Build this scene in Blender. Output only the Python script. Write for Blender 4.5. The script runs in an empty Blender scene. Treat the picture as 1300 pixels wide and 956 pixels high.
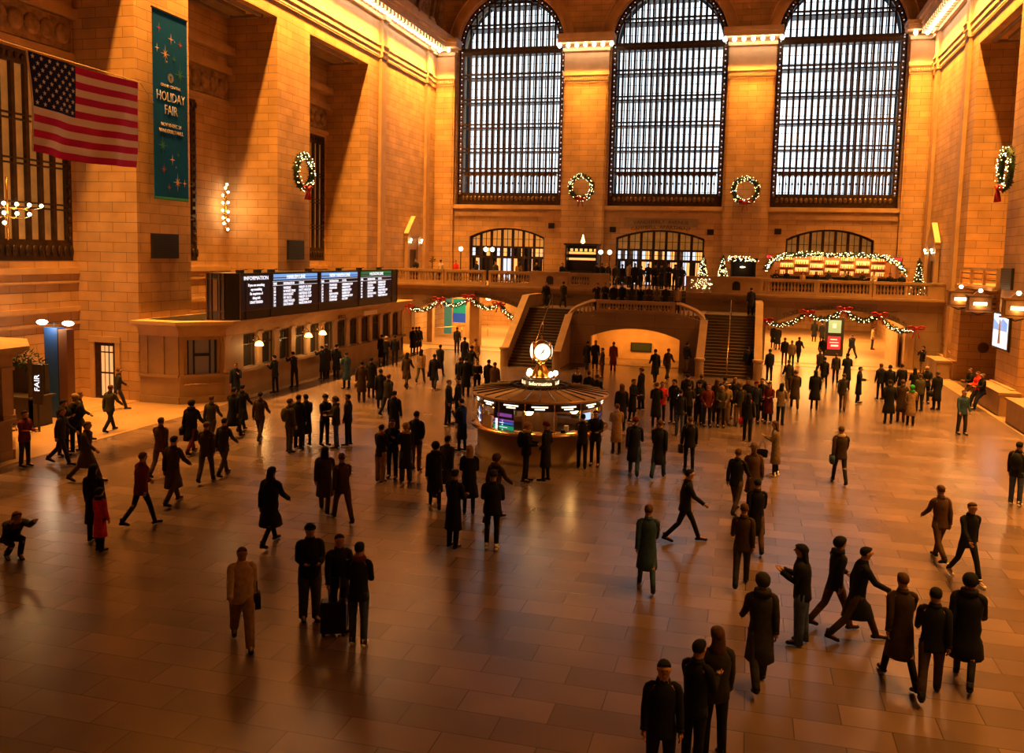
import bpy, bmesh, math, random
from mathutils import Vector, Matrix, geometry
random.seed(7)
PI = math.pi
scene = bpy.context.scene
C = scene.collection

# ------------------------------------------------------------------ camera
cam_data = bpy.data.cameras.new('camera')
cam_data.sensor_width = 36.0
cam_data.sensor_fit = 'HORIZONTAL'
cam_data.lens = 1131.05 / 1300 * 36
cam_data.shift_y = -45 / 1300
cam_data.clip_end = 400
cam = bpy.data.objects.new('camera', cam_data)
C.objects.link(cam)
yaw, pitch, roll = 0.256582, 0.0968979, 0.0235167
_f = Vector((-math.sin(yaw) * math.cos(pitch), math.cos(yaw) * math.cos(pitch), -math.sin(pitch)))
_r = Vector((math.cos(yaw), math.sin(yaw), 0))
_u = _r.cross(_f)
R_ = _r * math.cos(roll) + _u * math.sin(roll)
U_ = _u * math.cos(roll) - _r * math.sin(roll)
m = Matrix((R_, U_, -_f)).transposed().to_4x4()
m.translation = Vector((6.5, 0, 6.6))
cam.matrix_world = m
scene.camera = cam

# ------------------------------------------------------------------ exposure, world, large lights
scene.view_settings.view_transform = 'Standard'
scene.view_settings.look = 'None'
scene.view_settings.gamma = 1
scene.view_settings.use_curve_mapping = False
scene.view_settings.exposure = 0.17
world = bpy.data.worlds.new('world')
scene.world = world
world.use_nodes = True
world.node_tree.nodes['Background'].inputs[0].default_value = (0.75, 0.85, 1.0, 1)
world.node_tree.nodes['Background'].inputs[1].default_value = 0.02
AMBER = (1.0, 0.375, 0.05)
WARM = (1.0, 0.50, 0.14)


def area(name, loc, sx, sy, power, color=AMBER, direction=(0, 0, -1), spin=None, spread=PI):
    d = bpy.data.lights.new(name, 'AREA')
    d.shape = 'RECTANGLE'
    d.size, d.size_y = sx, sy
    d.energy = power
    d.color = color
    d.spread = spread
    o = bpy.data.objects.new(name, d)
    C.objects.link(o)
    o.location = loc
    q = Vector(direction).to_track_quat('-Z', 'Y')
    o.rotation_euler = q.to_euler()
    return o


def point(name, loc, power, color=WARM, radius=0.08):
    d = bpy.data.lights.new(name, 'POINT')
    d.energy = power
    d.color = color
    d.shadow_soft_size = radius
    o = bpy.data.objects.new(name, d)
    C.objects.link(o)
    o.location = loc
    return o


# bulb rows under the long cornices (left and right walls); lamp troughs, one per bay
for (ya, yb, pl, pr) in ((-10, 6, 20, 300), (6, 22, 120, 1500), (22, 34, 2700, 3000), (34, 46, 3100, 3000), (46, 57, 3100, 3000), (58.5, 67.5, 2400, 2400)):
    for sx, p in ((-1, pl), (1, pr)):
        a = area('cornice_light', (sx * 17.42, (ya + yb) / 2, 22.30), 0.2, yb - ya, p, AMBER, (0, 0, -1), spread=1.5)
        a.rotation_euler = (0, sx * 0.0, 0)
for cx in (-6.15, 6.05):
    area('capital_light', (cx, 67.55, 22.28), 3.4, 0.2, 560, AMBER, spread=1.2)
for cx in (-17.4, 17.4):
    area('capital_light', (cx, 67.55, 22.28), 1.4, 0.2, 280, AMBER, spread=1.2)
# bright ticket machine halls under the balcony
area('hall_light', (12.2, 64, 3.9), 7, 5, 950, (1.0, 0.42, 0.08))
area('hall_light', (12.2, 76, 4.2), 8, 12, 3000, (1.0, 0.42, 0.08))
area('hall_light', (-12.4, 64, 3.9), 6, 5, 900, (1.0, 0.42, 0.08))
area('hall_light', (-12.4, 74, 4.2), 8, 9, 1800, (1.0, 0.42, 0.08))
area('ramp_light', (0.0, 56.0, 1.95), 4.6, 1.6, 190, (1.0, 0.34, 0.04), (0, 0.5, -1))

# ------------------------------------------------------------------ materials
MATS = {}


def mat(name, col, rough=0.7, metal=0.0, emit=None, strength=0.0, spec=0.5):
    if name in MATS:
        return MATS[name]
    mt = bpy.data.materials.new(name)
    mt.use_nodes = True
    b = mt.node_tree.nodes['Principled BSDF']
    b.inputs['Base Color'].default_value = (*col, 1)
    b.inputs['Roughness'].default_value = rough
    b.inputs['Metallic'].default_value = metal
    b.inputs['Specular IOR Level'].default_value = spec
    if emit:
        b.inputs['Emission Color'].default_value = (*emit, 1)
        b.inputs['Emission Strength'].default_value = strength
    MATS[name] = mt
    return mt


def noisy(mt, scale=6, lo=0.8, hi=1.15, bump=0.0, detail=4):
    """procedural colour variation on an existing material"""
    nt = mt.node_tree
    b = nt.nodes['Principled BSDF']
    col = tuple(b.inputs['Base Color'].default_value)
    geo = nt.nodes.new('ShaderNodeTexCoord')
    n = nt.nodes.new('ShaderNodeTexNoise')
    n.inputs['Scale'].default_value = scale
    n.inputs['Detail'].default_value = detail
    nt.links.new(geo.outputs['Object'], n.inputs['Vector'])
    r = nt.nodes.new('ShaderNodeMapRange')
    r.inputs['From Min'].default_value = 0.3
    r.inputs['From Max'].default_value = 0.7
    r.inputs['To Min'].default_value = lo
    r.inputs['To Max'].default_value = hi
    nt.links.new(n.outputs['Fac'], r.inputs['Value'])
    mx = nt.nodes.new('ShaderNodeVectorMath')
    mx.operation = 'SCALE'
    mx.inputs[0].default_value = col[:3]
    nt.links.new(r.outputs['Result'], mx.inputs['Scale'])
    nt.links.new(mx.outputs['Vector'], b.inputs['Base Color'])
    if bump:
        bp = nt.nodes.new('ShaderNodeBump')
        bp.inputs['Strength'].default_value = bump
        nt.links.new(n.outputs['Fac'], bp.inputs['Height'])
        nt.links.new(bp.outputs['Normal'], b.inputs['Normal'])
    return mt


def block_material(name, col, bw, bh, mortar=0.012, dark=0.45, vary=0.16, rough=0.65, floor=False, spec=0.4):
    """coursed stone blocks laid out in world space"""
    mt = bpy.data.materials.new(name)
    mt.use_nodes = True
    nt = mt.node_tree
    L = nt.links
    b = nt.nodes['Principled BSDF']
    b.inputs['Roughness'].default_value = rough
    b.inputs['Specular IOR Level'].default_value = spec
    geo = nt.nodes.new('ShaderNodeNewGeometry')
    sp = nt.nodes.new('ShaderNodeSeparateXYZ')
    L.new(geo.outputs['Position'], sp.inputs[0])
    if floor:
        cb = nt.nodes.new('ShaderNodeCombineXYZ')
        L.new(sp.outputs['X'], cb.inputs['X'])
        L.new(sp.outputs['Y'], cb.inputs['Y'])
    else:
        sn = nt.nodes.new('ShaderNodeSeparateXYZ')
        L.new(geo.outputs['True Normal'], sn.inputs[0])
        ab = nt.nodes.new('ShaderNodeMath'); ab.operation = 'ABSOLUTE'
        L.new(sn.outputs['X'], ab.inputs[0])
        gt = nt.nodes.new('ShaderNodeMath'); gt.operation = 'GREATER_THAN'
        L.new(ab.outputs[0], gt.inputs[0]); gt.inputs[1].default_value = 0.6
        mx = nt.nodes.new('ShaderNodeMix'); mx.data_type = 'FLOAT'
        L.new(gt.outputs[0], mx.inputs[0]); L.new(sp.outputs['X'], mx.inputs[2]); L.new(sp.outputs['Y'], mx.inputs[3])
        cb = nt.nodes.new('ShaderNodeCombineXYZ')
        L.new(mx.outputs[0], cb.inputs['X']); L.new(sp.outputs['Z'], cb.inputs['Y'])
    br = nt.nodes.new('ShaderNodeTexBrick')
    br.inputs['Scale'].default_value = 1.0
    br.inputs['Brick Width'].default_value = bw
    br.inputs['Row Height'].default_value = bh
    br.inputs['Mortar Size'].default_value = mortar
    br.inputs['Mortar Smooth'].default_value = 0.3
    br.inputs['Bias'].default_value = 0.0
    br.offset = 0.5
    br.inputs['Color1'].default_value = (*[c * (1 - vary) for c in col], 1)
    br.inputs['Color2'].default_value = (*[c * (1 + vary) for c in col], 1)
    br.inputs['Mortar'].default_value = (*[c * dark for c in col], 1)
    L.new(cb.outputs[0], br.inputs['Vector'])
    n = nt.nodes.new('ShaderNodeTexNoise')
    n.inputs['Scale'].default_value = 0.9 if not floor else 0.55
    n.inputs['Detail'].default_value = 6 if not floor else 2
    L.new(geo.outputs['Position'], n.inputs['Vector'])
    r = nt.nodes.new('ShaderNodeMapRange')
    r.inputs['From Min'].default_value = 0.3; r.inputs['From Max'].default_value = 0.7
    r.inputs['To Min'].default_value = 0.82; r.inputs['To Max'].default_value = 1.14
    L.new(n.outputs['Fac'], r.inputs['Value'])
    sc = nt.nodes.new('ShaderNodeVectorMath'); sc.operation = 'SCALE'
    L.new(br.outputs['Color'], sc.inputs[0]); L.new(r.outputs['Result'], sc.inputs['Scale'])
    L.new(sc.outputs['Vector'], b.inputs['Base Color'])
    bp = nt.nodes.new('ShaderNodeBump')
    bp.inputs['Strength'].default_value = 0.012 if floor else 0.35
    bp.inputs['Distance'].default_value = 0.02
    inv = nt.nodes.new('ShaderNodeMath'); inv.operation = 'SUBTRACT'
    inv.inputs[0].default_value = 1.0
    L.new(br.outputs['Fac'], inv.inputs[1])
    L.new(inv.outputs[0], bp.inputs['Height'])
    L.new(bp.outputs['Normal'], b.inputs['Normal'])
    if floor:
        r2 = nt.nodes.new('ShaderNodeMapRange')
        r2.inputs['From Min'].default_value = 0.3; r2.inputs['From Max'].default_value = 0.7
        r2.inputs['To Min'].default_value = rough - 0.06; r2.inputs['To Max'].default_value = rough + 0.08
        L.new(n.outputs['Fac'], r2.inputs['Value'])
        b.inputs['Roughness'].default_value = rough
    MATS[name] = mt
    return mt


STONE = block_material('stone_blocks', (0.49, 0.315, 0.165), 1.3, 0.42, 0.013, 0.34, 0.11)
STONE_P = noisy(mat('plain_stone', (0.48, 0.32, 0.175), 0.6), 1.3, 0.85, 1.12)
STONE_GLOW = noisy(mat('glow_cornice_stone', (0.60, 0.46, 0.34), 0.6), 1.3, 0.88, 1.1)  # paled in colour to carry the cream glow of the cornice bulbs
STONE_DIM = noisy(mat('dimmed_low_stone', (0.36, 0.24, 0.14), 0.55), 1.5, 0.85, 1.12)  # plain stone darkened in colour for the dimmer light low in the hall
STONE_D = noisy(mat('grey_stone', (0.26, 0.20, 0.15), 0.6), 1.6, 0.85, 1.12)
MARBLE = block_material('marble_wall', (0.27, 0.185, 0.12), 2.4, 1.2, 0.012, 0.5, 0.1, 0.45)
FLOOR = block_material('marble_floor', (0.165, 0.115, 0.105), 1.35, 0.62, 0.010, 0.45, 0.26, 0.25, floor=True, spec=0.6)
BORDER = block_material('floor_border', (0.42, 0.29, 0.18), 2.2, 1.1, 0.008, 0.6, 0.08, 0.30, floor=True, spec=0.5)
VAULT = noisy(mat('vault_plaster', (0.26, 0.165, 0.10), 0.8), 0.7, 0.8, 1.1)
CARVED = noisy(mat('carved_plaster', (0.30, 0.19, 0.11), 0.7), 3.0, 0.45, 1.4, 0.9, 8)
BRONZE = noisy(mat('bronze', (0.05, 0.03, 0.02), 0.45, 0.55), 3, 0.7, 1.3)
BRONZE_L = noisy(mat('gilt_bronze', (0.17, 0.12, 0.08), 0.35, 0.6), 5, 0.6, 1.3)
BRASS = mat('brass', (0.80, 0.50, 0.17), 0.22, 1.0)
DARK = mat('dark_metal', (0.018, 0.017, 0.018), 0.45, 0.3)
BLACK = mat('black_panel', (0.010, 0.010, 0.012), 0.35)
BROWNM = noisy(mat('brown_metal', (0.10, 0.055, 0.028), 0.5, 0.4), 2, 0.8, 1.2)
SKYGLASS = mat('daylit_glass', (0.8, 0.86, 0.9), 0.3, 0, (0.80, 0.93, 1.0), 1.6)
AMBERGLASS = noisy(mat('amber_glass', (0.50, 0.30, 0.12), 0.25, 0, (1.0, 0.36, 0.06), 0.16), 1.5, 0.6, 1.2)
BULB = mat('bulb_glow', (1, 0.85, 0.6), 0.4, 0, (1.0, 0.70, 0.38), 18.0)
SLOT = mat('slot_glow', (1, .9, .7), 0.4, 0, (1.0, 0.80, 0.50), 3.0)
GLOBE = mat('globe_glow', (1, 0.9, 0.7), 0.4, 0, (1.0, 0.78, 0.45), 9.0)
FAIRY = mat('fairy_light', (1, 0.9, 0.7), 0.4, 0, (1.0, 0.72, 0.34), 5.0)
SHADE = mat('shade_glow', (1, 0.9, 0.7), 0.4, 0, (1.0, 0.55, 0.16), 5.0)
LEAF = noisy(mat('fir_green', (0.022, 0.05, 0.018), 0.8), 8, 0.5, 1.5)
REDBOW = mat('red_ribbon', (0.42, 0.012, 0.02), 0.5)
WHITE = mat('white_paint', (0.75, 0.72, 0.66), 0.6)
LETTER = mat('cut_letter', (0.075, 0.045, 0.025), 0.7)
TEAL = mat('teal_cloth', (0.001, 0.085, 0.40), 0.85, spec=0.1)
SCREENWHITE = mat('screen_white', (0.9, 0.9, 0.95), 0.4, 0, (0.86, 0.90, 1.0), 1.3)
SCREENDARK = mat('screen_dark', (0.008, 0.006, 0.010), 0.3, 0, (0.02, 0.015, 0.025), 0.12)
SCREENBLUE = mat('screen_blue', (0.1, 0.3, 0.6), 0.4, 0, (0.16, 0.38, 0.80), 0.9)
SCREENGREEN = mat('screen_green', (0.02, 0.2, 0.08), 0.4, 0, (0.01, 0.13, 0.05), 0.8)
SCREENRED = mat('screen_red', (0.6, 0.02, 0.03), 0.4, 0, (0.75, 0.02, 0.03), 1.0)
EXITRED = mat('exit_red', (0.8, 0.03, 0.03), 0.4, 0, (1.0, 0.06, 0.05), 2.2)
POSTER = mat('screen_pale', (0.7, 0.8, 0.9), 0.4, 0, (0.70, 0.84, 1.0), 1.15)
POSTERB = mat('screen_sky', (0.2, 0.4, 0.8), 0.4, 0, (0.18, 0.40, 0.85), 0.9)
GREENLIT = mat('lit_green', (0.02, 0.4, 0.2), 0.4, 0, (0.01, 0.30, 0.14), 0.7)
BLUELIT = mat('lit_blue', (0.02, 0.1, 0.4), 0.4, 0, (0.02, 0.07, 0.30), 0.8)
ORANGELIT = mat('lit_amber', (1, 0.6, 0.2), 0.4, 0, (1.0, 0.42, 0.10), 1.3)
COOLLIT = mat('lit_cool', (0.8, 0.85, 0.9), 0.4, 0, (0.75, 0.86, 1.0), 1.0)
SKIN = noisy(mat('skin', (0.42, 0.23, 0.15), 0.6), 5, 0.9, 1.1)
EYE = mat('eye_dark', (0.02, 0.015, 0.012), 0.4)

# ------------------------------------------------------------------ mesh builder


class MB:
    def __init__(self):
        self.v, self.f, self.mi, self.sm = [], [], [], []
        self.cur, self.smooth = 0, False

    def add(self, verts, faces):
        n = len(self.v)
        self.v += [tuple(p) for p in verts]
        for f in faces:
            self.f.append([n + i for i in f])
            self.mi.append(self.cur)
            self.sm.append(self.smooth)
        return self

    def box(self, x0, x1, y0, y1, z0, z1):
        if x0 > x1: x0, x1 = x1, x0
        if y0 > y1: y0, y1 = y1, y0
        if z0 > z1: z0, z1 = z1, z0
        return self.add([(x0, y0, z0), (x1, y0, z0), (x1, y1, z0), (x0, y1, z0), (x0, y0, z1), (x1, y0, z1), (x1, y1, z1), (x0, y1, z1)],
                        [(0, 3, 2, 1), (4, 5, 6, 7), (0, 1, 5, 4), (1, 2, 6, 5), (2, 3, 7, 6), (3, 0, 4, 7)])

    def prism(self, poly, a, b, fn):
        """extrude a convex or simple 2D polygon between a and b; fn(p, q, t) -> 3D"""
        n = len(poly)
        vs = [fn(p, q, a) for p, q in poly] + [fn(p, q, b) for p, q in poly]
        fs = [(i, (i + 1) % n, n + (i + 1) % n, n + i) for i in range(n)]
        fs += [tuple(range(n - 1, -1, -1)), tuple(range(n, 2 * n))]
        return self.add(vs, fs)

    def rings(self, rings, closed=False, cap=True, loop=True):
        n = len(rings[0])
        vs = [p for r in rings for p in r]
        fs = []
        k = len(rings)
        for i in range(k if closed else k - 1):
            j = (i + 1) % k
            for a in range(n if loop else n - 1):
                b = (a + 1) % n
                fs.append((i * n + a, i * n + b, j * n + b, j * n + a))
        if cap and not closed and loop:
            fs.append(tuple(range(n - 1, -1, -1)))
            fs.append(tuple((k - 1) * n + a for a in range(n)))
        return self.add(vs, fs)

    def lathe(self, prof, c=(0, 0, 0), n=16, cap=True, sy=1.0):
        return self.rings([[(c[0] + r * math.cos(2 * PI * a / n), c[1] + sy * r * math.sin(2 * PI * a / n), c[2] + z) for a in range(n)] for r, z in prof], cap=cap)

    def tube(self, path, rad, n=8, closed=False, flat=1.0):
        P = [Vector(p) for p in path]
        k = len(P)
        if not isinstance(rad, (list, tuple)): rad = [rad] * k
        rs = []
        ref = None
        for i in range(k):
            t = (P[(i + 1) % k] - P[(i - 1) % k]) if (closed or 0 < i < k - 1) else (P[1] - P[0] if i == 0 else P[-1] - P[-2])
            t.normalize()
            if ref is None:
                ref = Vector((0, 0, 1)) if abs(t.z) < 0.9 else Vector((1, 0, 0))
            u = t.cross(ref)
            if u.length < 1e-4: u = t.cross(Vector((1, 0, 0)))
            u.normalize()
            w = u.cross(t).normalized()
            ref = w
            rs.append([P[i] + rad[i] * (math.cos(2 * PI * a / n) * u + flat * math.sin(2 * PI * a / n) * w) for a in range(n)])
        return self.rings(rs, closed=closed)

    def ball(self, c, r, n=8, m=6, sz=None, sy=None):
        sz = r if sz is None else sz
        sy = r if sy is None else sy
        rs = []
        for i in range(1, m):
            a = PI * i / m
            rs.append([(c[0] + r * math.sin(a) * math.cos(2 * PI * j / n), c[1] + sy * math.sin(a) * math.sin(2 * PI * j / n), c[2] - sz * math.cos(a)) for j in range(n)])
        k = len(self.v)
        self.rings(rs, cap=False)
        b = len(self.v)
        self.v += [(c[0], c[1], c[2] - sz), (c[0], c[1], c[2] + sz)]
        for j in range(n):
            self.f.append([k + (j + 1) % n, k + j, b]); self.mi.append(self.cur); self.sm.append(self.smooth)
            q = k + (m - 2) * n
            self.f.append([q + j, q + (j + 1) % n, b + 1]); self.mi.append(self.cur); self.sm.append(self.smooth)
        return self

    def slab(self, outer, holes, a, b, fn):
        """flat wall with holes: polygon in (p,q), thickness a..b along t, with reveals"""
        loops = [outer] + holes
        pts = [p for l in loops for p in l]
        tris = geometry.tessellate_polygon([[Vector((p[0], p[1], 0)) for p in l] for l in loops])
        n = len(pts)
        vs = [fn(p, q, a) for p, q in pts] + [fn(p, q, b) for p, q in pts]
        fs = []
        for t in tris:
            fs.append(tuple(t)); fs.append(tuple(n + i for i in reversed(t)))
        o = 0
        for l in loops:
            k = len(l)
            for i in range(k):
                j = (i + 1) % k
                fs.append((o + i, o + j, n + o + j, n + o + i))
            o += k
        return self.add(vs, fs)

    def mesh(self, name, mats):
        me = bpy.data.meshes.new(name)
        me.from_pydata(self.v, [], self.f)
        for mt in (mats if isinstance(mats, (list, tuple)) else [mats]):
            me.materials.append(mt)
        me.polygons.foreach_set('material_index', self.mi)
        me.polygons.foreach_set('use_smooth', self.sm)
        me.validate()
        bm = bmesh.new(); bm.from_mesh(me)
        bmesh.ops.recalc_face_normals(bm, faces=bm.faces)
        bm.to_mesh(me); bm.free()
        me.update()
        return me

    def build(self, name, mats, parent=None, loc=None):
        """link as ONE object; with loc given, vertices are already local to loc"""
        o = bpy.data.objects.new(name, self.mesh(name, mats))
        C.objects.link(o)
        if parent is not None: o.parent = parent
        if loc is not None: o.location = loc
        return o


def empty(name, loc=(0, 0, 0), rz=0.0):
    o = bpy.data.objects.new(name, None)
    o.empty_display_size = 0.3
    C.objects.link(o)
    o.location = loc
    o.rotation_euler = (0, 0, rz)
    return o


def tag(o, label, cat, group=None):
    o['label'] = label
    o['category'] = cat
    if group: o['group'] = group
    return o


def struct(o, label=None):
    o['kind'] = 'structure'
    if label: o['label'] = label
    return o


def dup(o, loc=None, rz=None, label=None, parent=None):
    c = o.copy(); C.objects.link(c)
    if parent is not None: c.parent = parent
    for ch in list(o.children):
        dup(ch, parent=c)
    if loc is not None: c.location = loc
    if rz is not None: c.rotation_euler = (0, 0, rz)
    if label: c['label'] = label
    return c


FONT = None


def text(s, size, mt, loc, rx, rz, parent, name='lettering', depth=0.01, align='CENTER', sx=1.0, bend=None):
    """raised lettering; baseline centre at loc; rx, rz orient it (rx=90deg stands it up)"""
    cu = bpy.data.curves.new('t', 'FONT')
    cu.body = s
    cu.size = size
    cu.extrude = depth
    cu.align_x = align
    cu.resolution_u = 2
    to = bpy.data.objects.new('t', cu)
    C.objects.link(to)
    bpy.context.view_layer.update()
    dg = bpy.context.evaluated_depsgraph_get()
    me = bpy.data.meshes.new_from_object(to.evaluated_get(dg))
    bpy.data.objects.remove(to)
    bpy.data.curves.remove(cu)
    me.materials.clear()
    me.materials.append(mt)
    for v in me.vertices:
        v.co.x *= sx
        if bend: v.co.y += bend(v.co.x)
    o = bpy.data.objects.new(name, me)
    C.objects.link(o)
    o.parent = parent
    o.location = loc
    o.rotation_euler = (rx, 0, rz)
    return o


def textmesh_join(items, name, mt, parent):
    """several lines of lettering as one part; items: (s, size, loc, rx, rz, sx, align)"""
    me = bpy.data.meshes.new(name)
    bm = bmesh.new()
    for (s, size, loc, rx, rz, sx, al) in items:
        t = text(s, size, mt, (0, 0, 0), 0, 0, None, 'tmp', 0.004, al, sx)
        M = Matrix.Translation(Vector(loc)) @ Matrix.Rotation(rz, 4, 'Z') @ Matrix.Rotation(rx, 4, 'X')
        t.data.transform(M)
        bm.from_mesh(t.data)
        d = t.data
        bpy.data.objects.remove(t)
        bpy.data.meshes.remove(d)
    bm.to_mesh(me); bm.free()
    me.materials.append(mt)
    o = bpy.data.objects.new(name, me)
    C.objects.link(o)
    if parent is not None: o.parent = parent
    return o


fX = lambda p, q, t: (t, p, q)      # polygon in (y,z) extruded along x
fY = lambda p, q, t: (p, t, q)      # polygon in (x,z) extruded along y
fZ = lambda p, q, t: (p, q, t)


def arch_loop(x0, x1, z0, zs, rise, n=16):
    """closed outline: flat sides from z0 to zs, then an elliptic/segmental head of given rise"""
    cx, hw = (x0 + x1) / 2, (x1 - x0) / 2
    pts = [(x0, z0), (x1, z0)]
    for i in range(n + 1):
        a = PI * i / n
        pts.append((cx + hw * math.cos(a), zs + rise * math.sin(a)))
    return pts


def seg_loop(x0, x1, z0, zs, zt, n=12):
    """segmental (shallow circular) head"""
    cx, hw, h = (x0 + x1) / 2, (x1 - x0) / 2, zt - zs
    R = (hw * hw + h * h) / (2 * h)
    th = math.asin(hw / R)
    pts = [(x0, z0), (x1, z0)]
    for i in range(n + 1):
        a = th - 2 * th * i / n
        pts.append((cx + R * math.sin(a), zt - R + R * math.cos(a)))
    return pts


# ================================================================== SETTING
floor_o = MB().box(-40, 40, -14, 62, -0.3, 0).build('floor', FLOOR)
struct(floor_o, 'polished marble hall floor')
fb = MB()
fb.box(-30, -14.57, -12, 58, 0, 0.012)
fb.box(17.2, 30, -12, 60, 0, 0.012)
fb.box(-17.5, -7, 58, 100, 0.0, 0.014)
fb.box(7, 18.6, 58.5, 100, 0.0, 0.014)
fb.build('floor_border', BORDER, floor_o)['label'] = 'paler smooth marble floor strips along the walls'

WX, WD, WY = 18.3, 3.0, 69.0
OPEN = [(1.25, 9.2), (12.8, 20.75), (24.35, 32.3), (36.0, 43.85), (47.5, 55.6)]
for s, nm in ((-1, 'left'), (1, 'right')):
    w = MB()
    holes = []
    for i, (a, b) in enumerate(OPEN):
        z0 = 0.02
        holes.append([(a, z0), (b, z0), (b, 18.85), (a, 18.85)])
    w.slab([(-12, 0), (WY, 0), (WY, 24), (-12, 24)], holes, s * WX, s * (WX + WD), fX)
    wall = w.build('wall_' + nm, STONE)
    struct(wall, 'tall coursed stone wall with deep openings, ' + nm + ' side')
    # back wall of the recesses, with window grilles
    bk = MB()
    gh = [[(a + 0.25, 5.9), (b - 0.25 if i != 3 else 40.9, 5.9), (b - 0.25 if i != 3 else 40.9, 14.1), (a + 0.25, 14.1)] for i, (a, b) in enumerate(OPEN)]
    if s > 0:
        gh = []
    bk.slab([(-12, 0), (WY, 0), (WY, 24), (-12, 24)], gh, s * (WX + WD), s * (WX + WD + 0.5), fX)
    bk.build('back_wall', STONE, wall)
    tr = MB()
    for i, (a, b) in enumerate(OPEN):      # mouldings on the recess back wall
        xb = s * (WX + WD)
        for z0, z1, d in ((5.35, 5.6, .12), (4.95, 5.05, .08), (3.75, 3.95, .10), (3.2, 3.3, .06), (14.25, 14.5, .15), (15.9, 16.3, .3), (16.9, 17.3, .5)):
            tr.box(xb - s * d, xb, a, b, z0, z1)
    tr.build('trim_mouldings', STONE_P, wall)
    cv = MB()
    for i, (a, b) in enumerate(OPEN):
        xb = s * (WX + WD)
        cv.box(xb - s * .10, xb, a + .2, b - .2, 14.55, 15.85)
        for k in range(9):                 # carved rosettes of the frieze
            yc = a + .7 + k * (b - a - 1.4) / 8
            cv.smooth = True
            cv.ball((xb - s * .12, yc, 15.2), 0.14, 10, 6, 0.42, 0.42)
            cv.smooth = False
    cv.build('carved_frieze', CARVED, wall)
    sf = MB()
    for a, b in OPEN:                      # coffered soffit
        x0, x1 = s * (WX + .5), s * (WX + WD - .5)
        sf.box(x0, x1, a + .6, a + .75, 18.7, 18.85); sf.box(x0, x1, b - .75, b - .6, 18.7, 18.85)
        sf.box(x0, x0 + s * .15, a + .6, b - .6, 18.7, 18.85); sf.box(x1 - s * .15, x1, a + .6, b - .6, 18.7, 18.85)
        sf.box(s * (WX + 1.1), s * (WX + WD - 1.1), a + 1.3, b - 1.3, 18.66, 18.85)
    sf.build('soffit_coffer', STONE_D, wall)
    # pilasters and base course
    pl = MB()
    for a, b in ((57.35, 58.15), (66.2, 67.0)):
        pl.box(s * (WX - .22), s * WX, a, b, 0, 19.6)
    for i in range(len(OPEN) + 1):
        a = OPEN[i - 1][1] if i else -12
        b = OPEN[i][0] if i < len(OPEN) else 60
        pl.box(s * (WX - .16), s * WX, a, b, 0, 0.95)
        pl.box(s * (WX - .22), s * WX, a, b, 0.95, 1.1)
    pl.build('pilaster', STONE_P, wall)
    # entablature (architrave, frieze, dentils, cornice)
    en = MB()
    for z0, z1, d in ((19.62, 19.72, .08), (19.72, 20.0, .10), (20.0, 20.08, .16), (20.08, 20.36, .16), (20.36, 20.46, .22), (20.46, 22.1, .08),
                      (22.1, 22.34, .30), (22.62, 22.95, 1.1), (22.95, 23.2, 1.22), (23.2, 23.6, 1.38), (23.6, 24.6, .25)):
        en.box(s * (WX - d), s * (WX + .1), -12, WY, z0, z1)
        for a, b in ((57.3, 58.2), (66.15, 67.05)):
            if d < .9:
                en.box(s * (WX - d - .2), s * WX, a, b, z0, z1)
    y = -11.5
    while y < 68.2:                         # modillion blocks between the bulbs
        en.box(s * (WX - 1.05), s * (WX - .25), y, y + .24, 22.36, 22.62)
        y += 0.62
    struct(en.build('trim_1' if s < 0 else 'trim_2', STONE_GLOW), 'projecting stone entablature with dentil course, ' + nm + ' wall')

# west wall with three arched windows and three lower openings
WIN = [(-16.6, -7.95), (-4.33, 4.33), (7.8, 16.6)]
LOW = [(-15.35, -9.17, 7.98, 8.7), (-3.5, 3.2, 8.1, 8.72), (9.07, 15.15, 8.2, 8.95)]
ww = MB()
holes = [arch_loop(a, b, 10.5, 22.7, (b - a) / 2, 24) for a, b in WIN] + [seg_loop(a, b, 4.45, c, d) for a, b, c, d in LOW]
ww.slab([(-18.6, 3.9), (18.6, 3.9), (18.6, 40), (-18.6, 40)], holes, WY, WY + 2.4, fY)
wwall = ww.build('wall_west', STONE)
struct(wwall, 'end stone wall with three tall arched windows')
pw = MB()
for a, b in ((-7.85, -4.42), (4.42, 7.72), (-18.3, -16.7), (16.7, 18.3)):      # broad piers standing forward
    pw.box(a, b, WY - .35, WY, 4.4, 19.8)
    pw.box(a + .12, b - .12, WY - .42, WY - .35, 4.4, 19.8)
    pc = MB()
    for z0, z1, d in ((19.8, 19.95, .42), (19.95, 20.22, .46), (20.22, 20.32, .52), (20.32, 20.6, .58), (20.6, 22.1, .43), (22.1, 22.34, .62), (22.62, 22.95, 1.3), (22.95, 23.25, 1.42)):
        e = (d - .42) * .45
        pc.box(a - e, b + e, WY - d, WY, z0, z1)
    x = a + .1
    while x < b - .05:
        pc.box(x, x + .07, WY - .62, WY - .5, 20.02, 20.16)
        x += .16
    pc.build('capital', STONE_GLOW, wwall)
pw.build('pier', STONE, wwall)
sl = MB()
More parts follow.
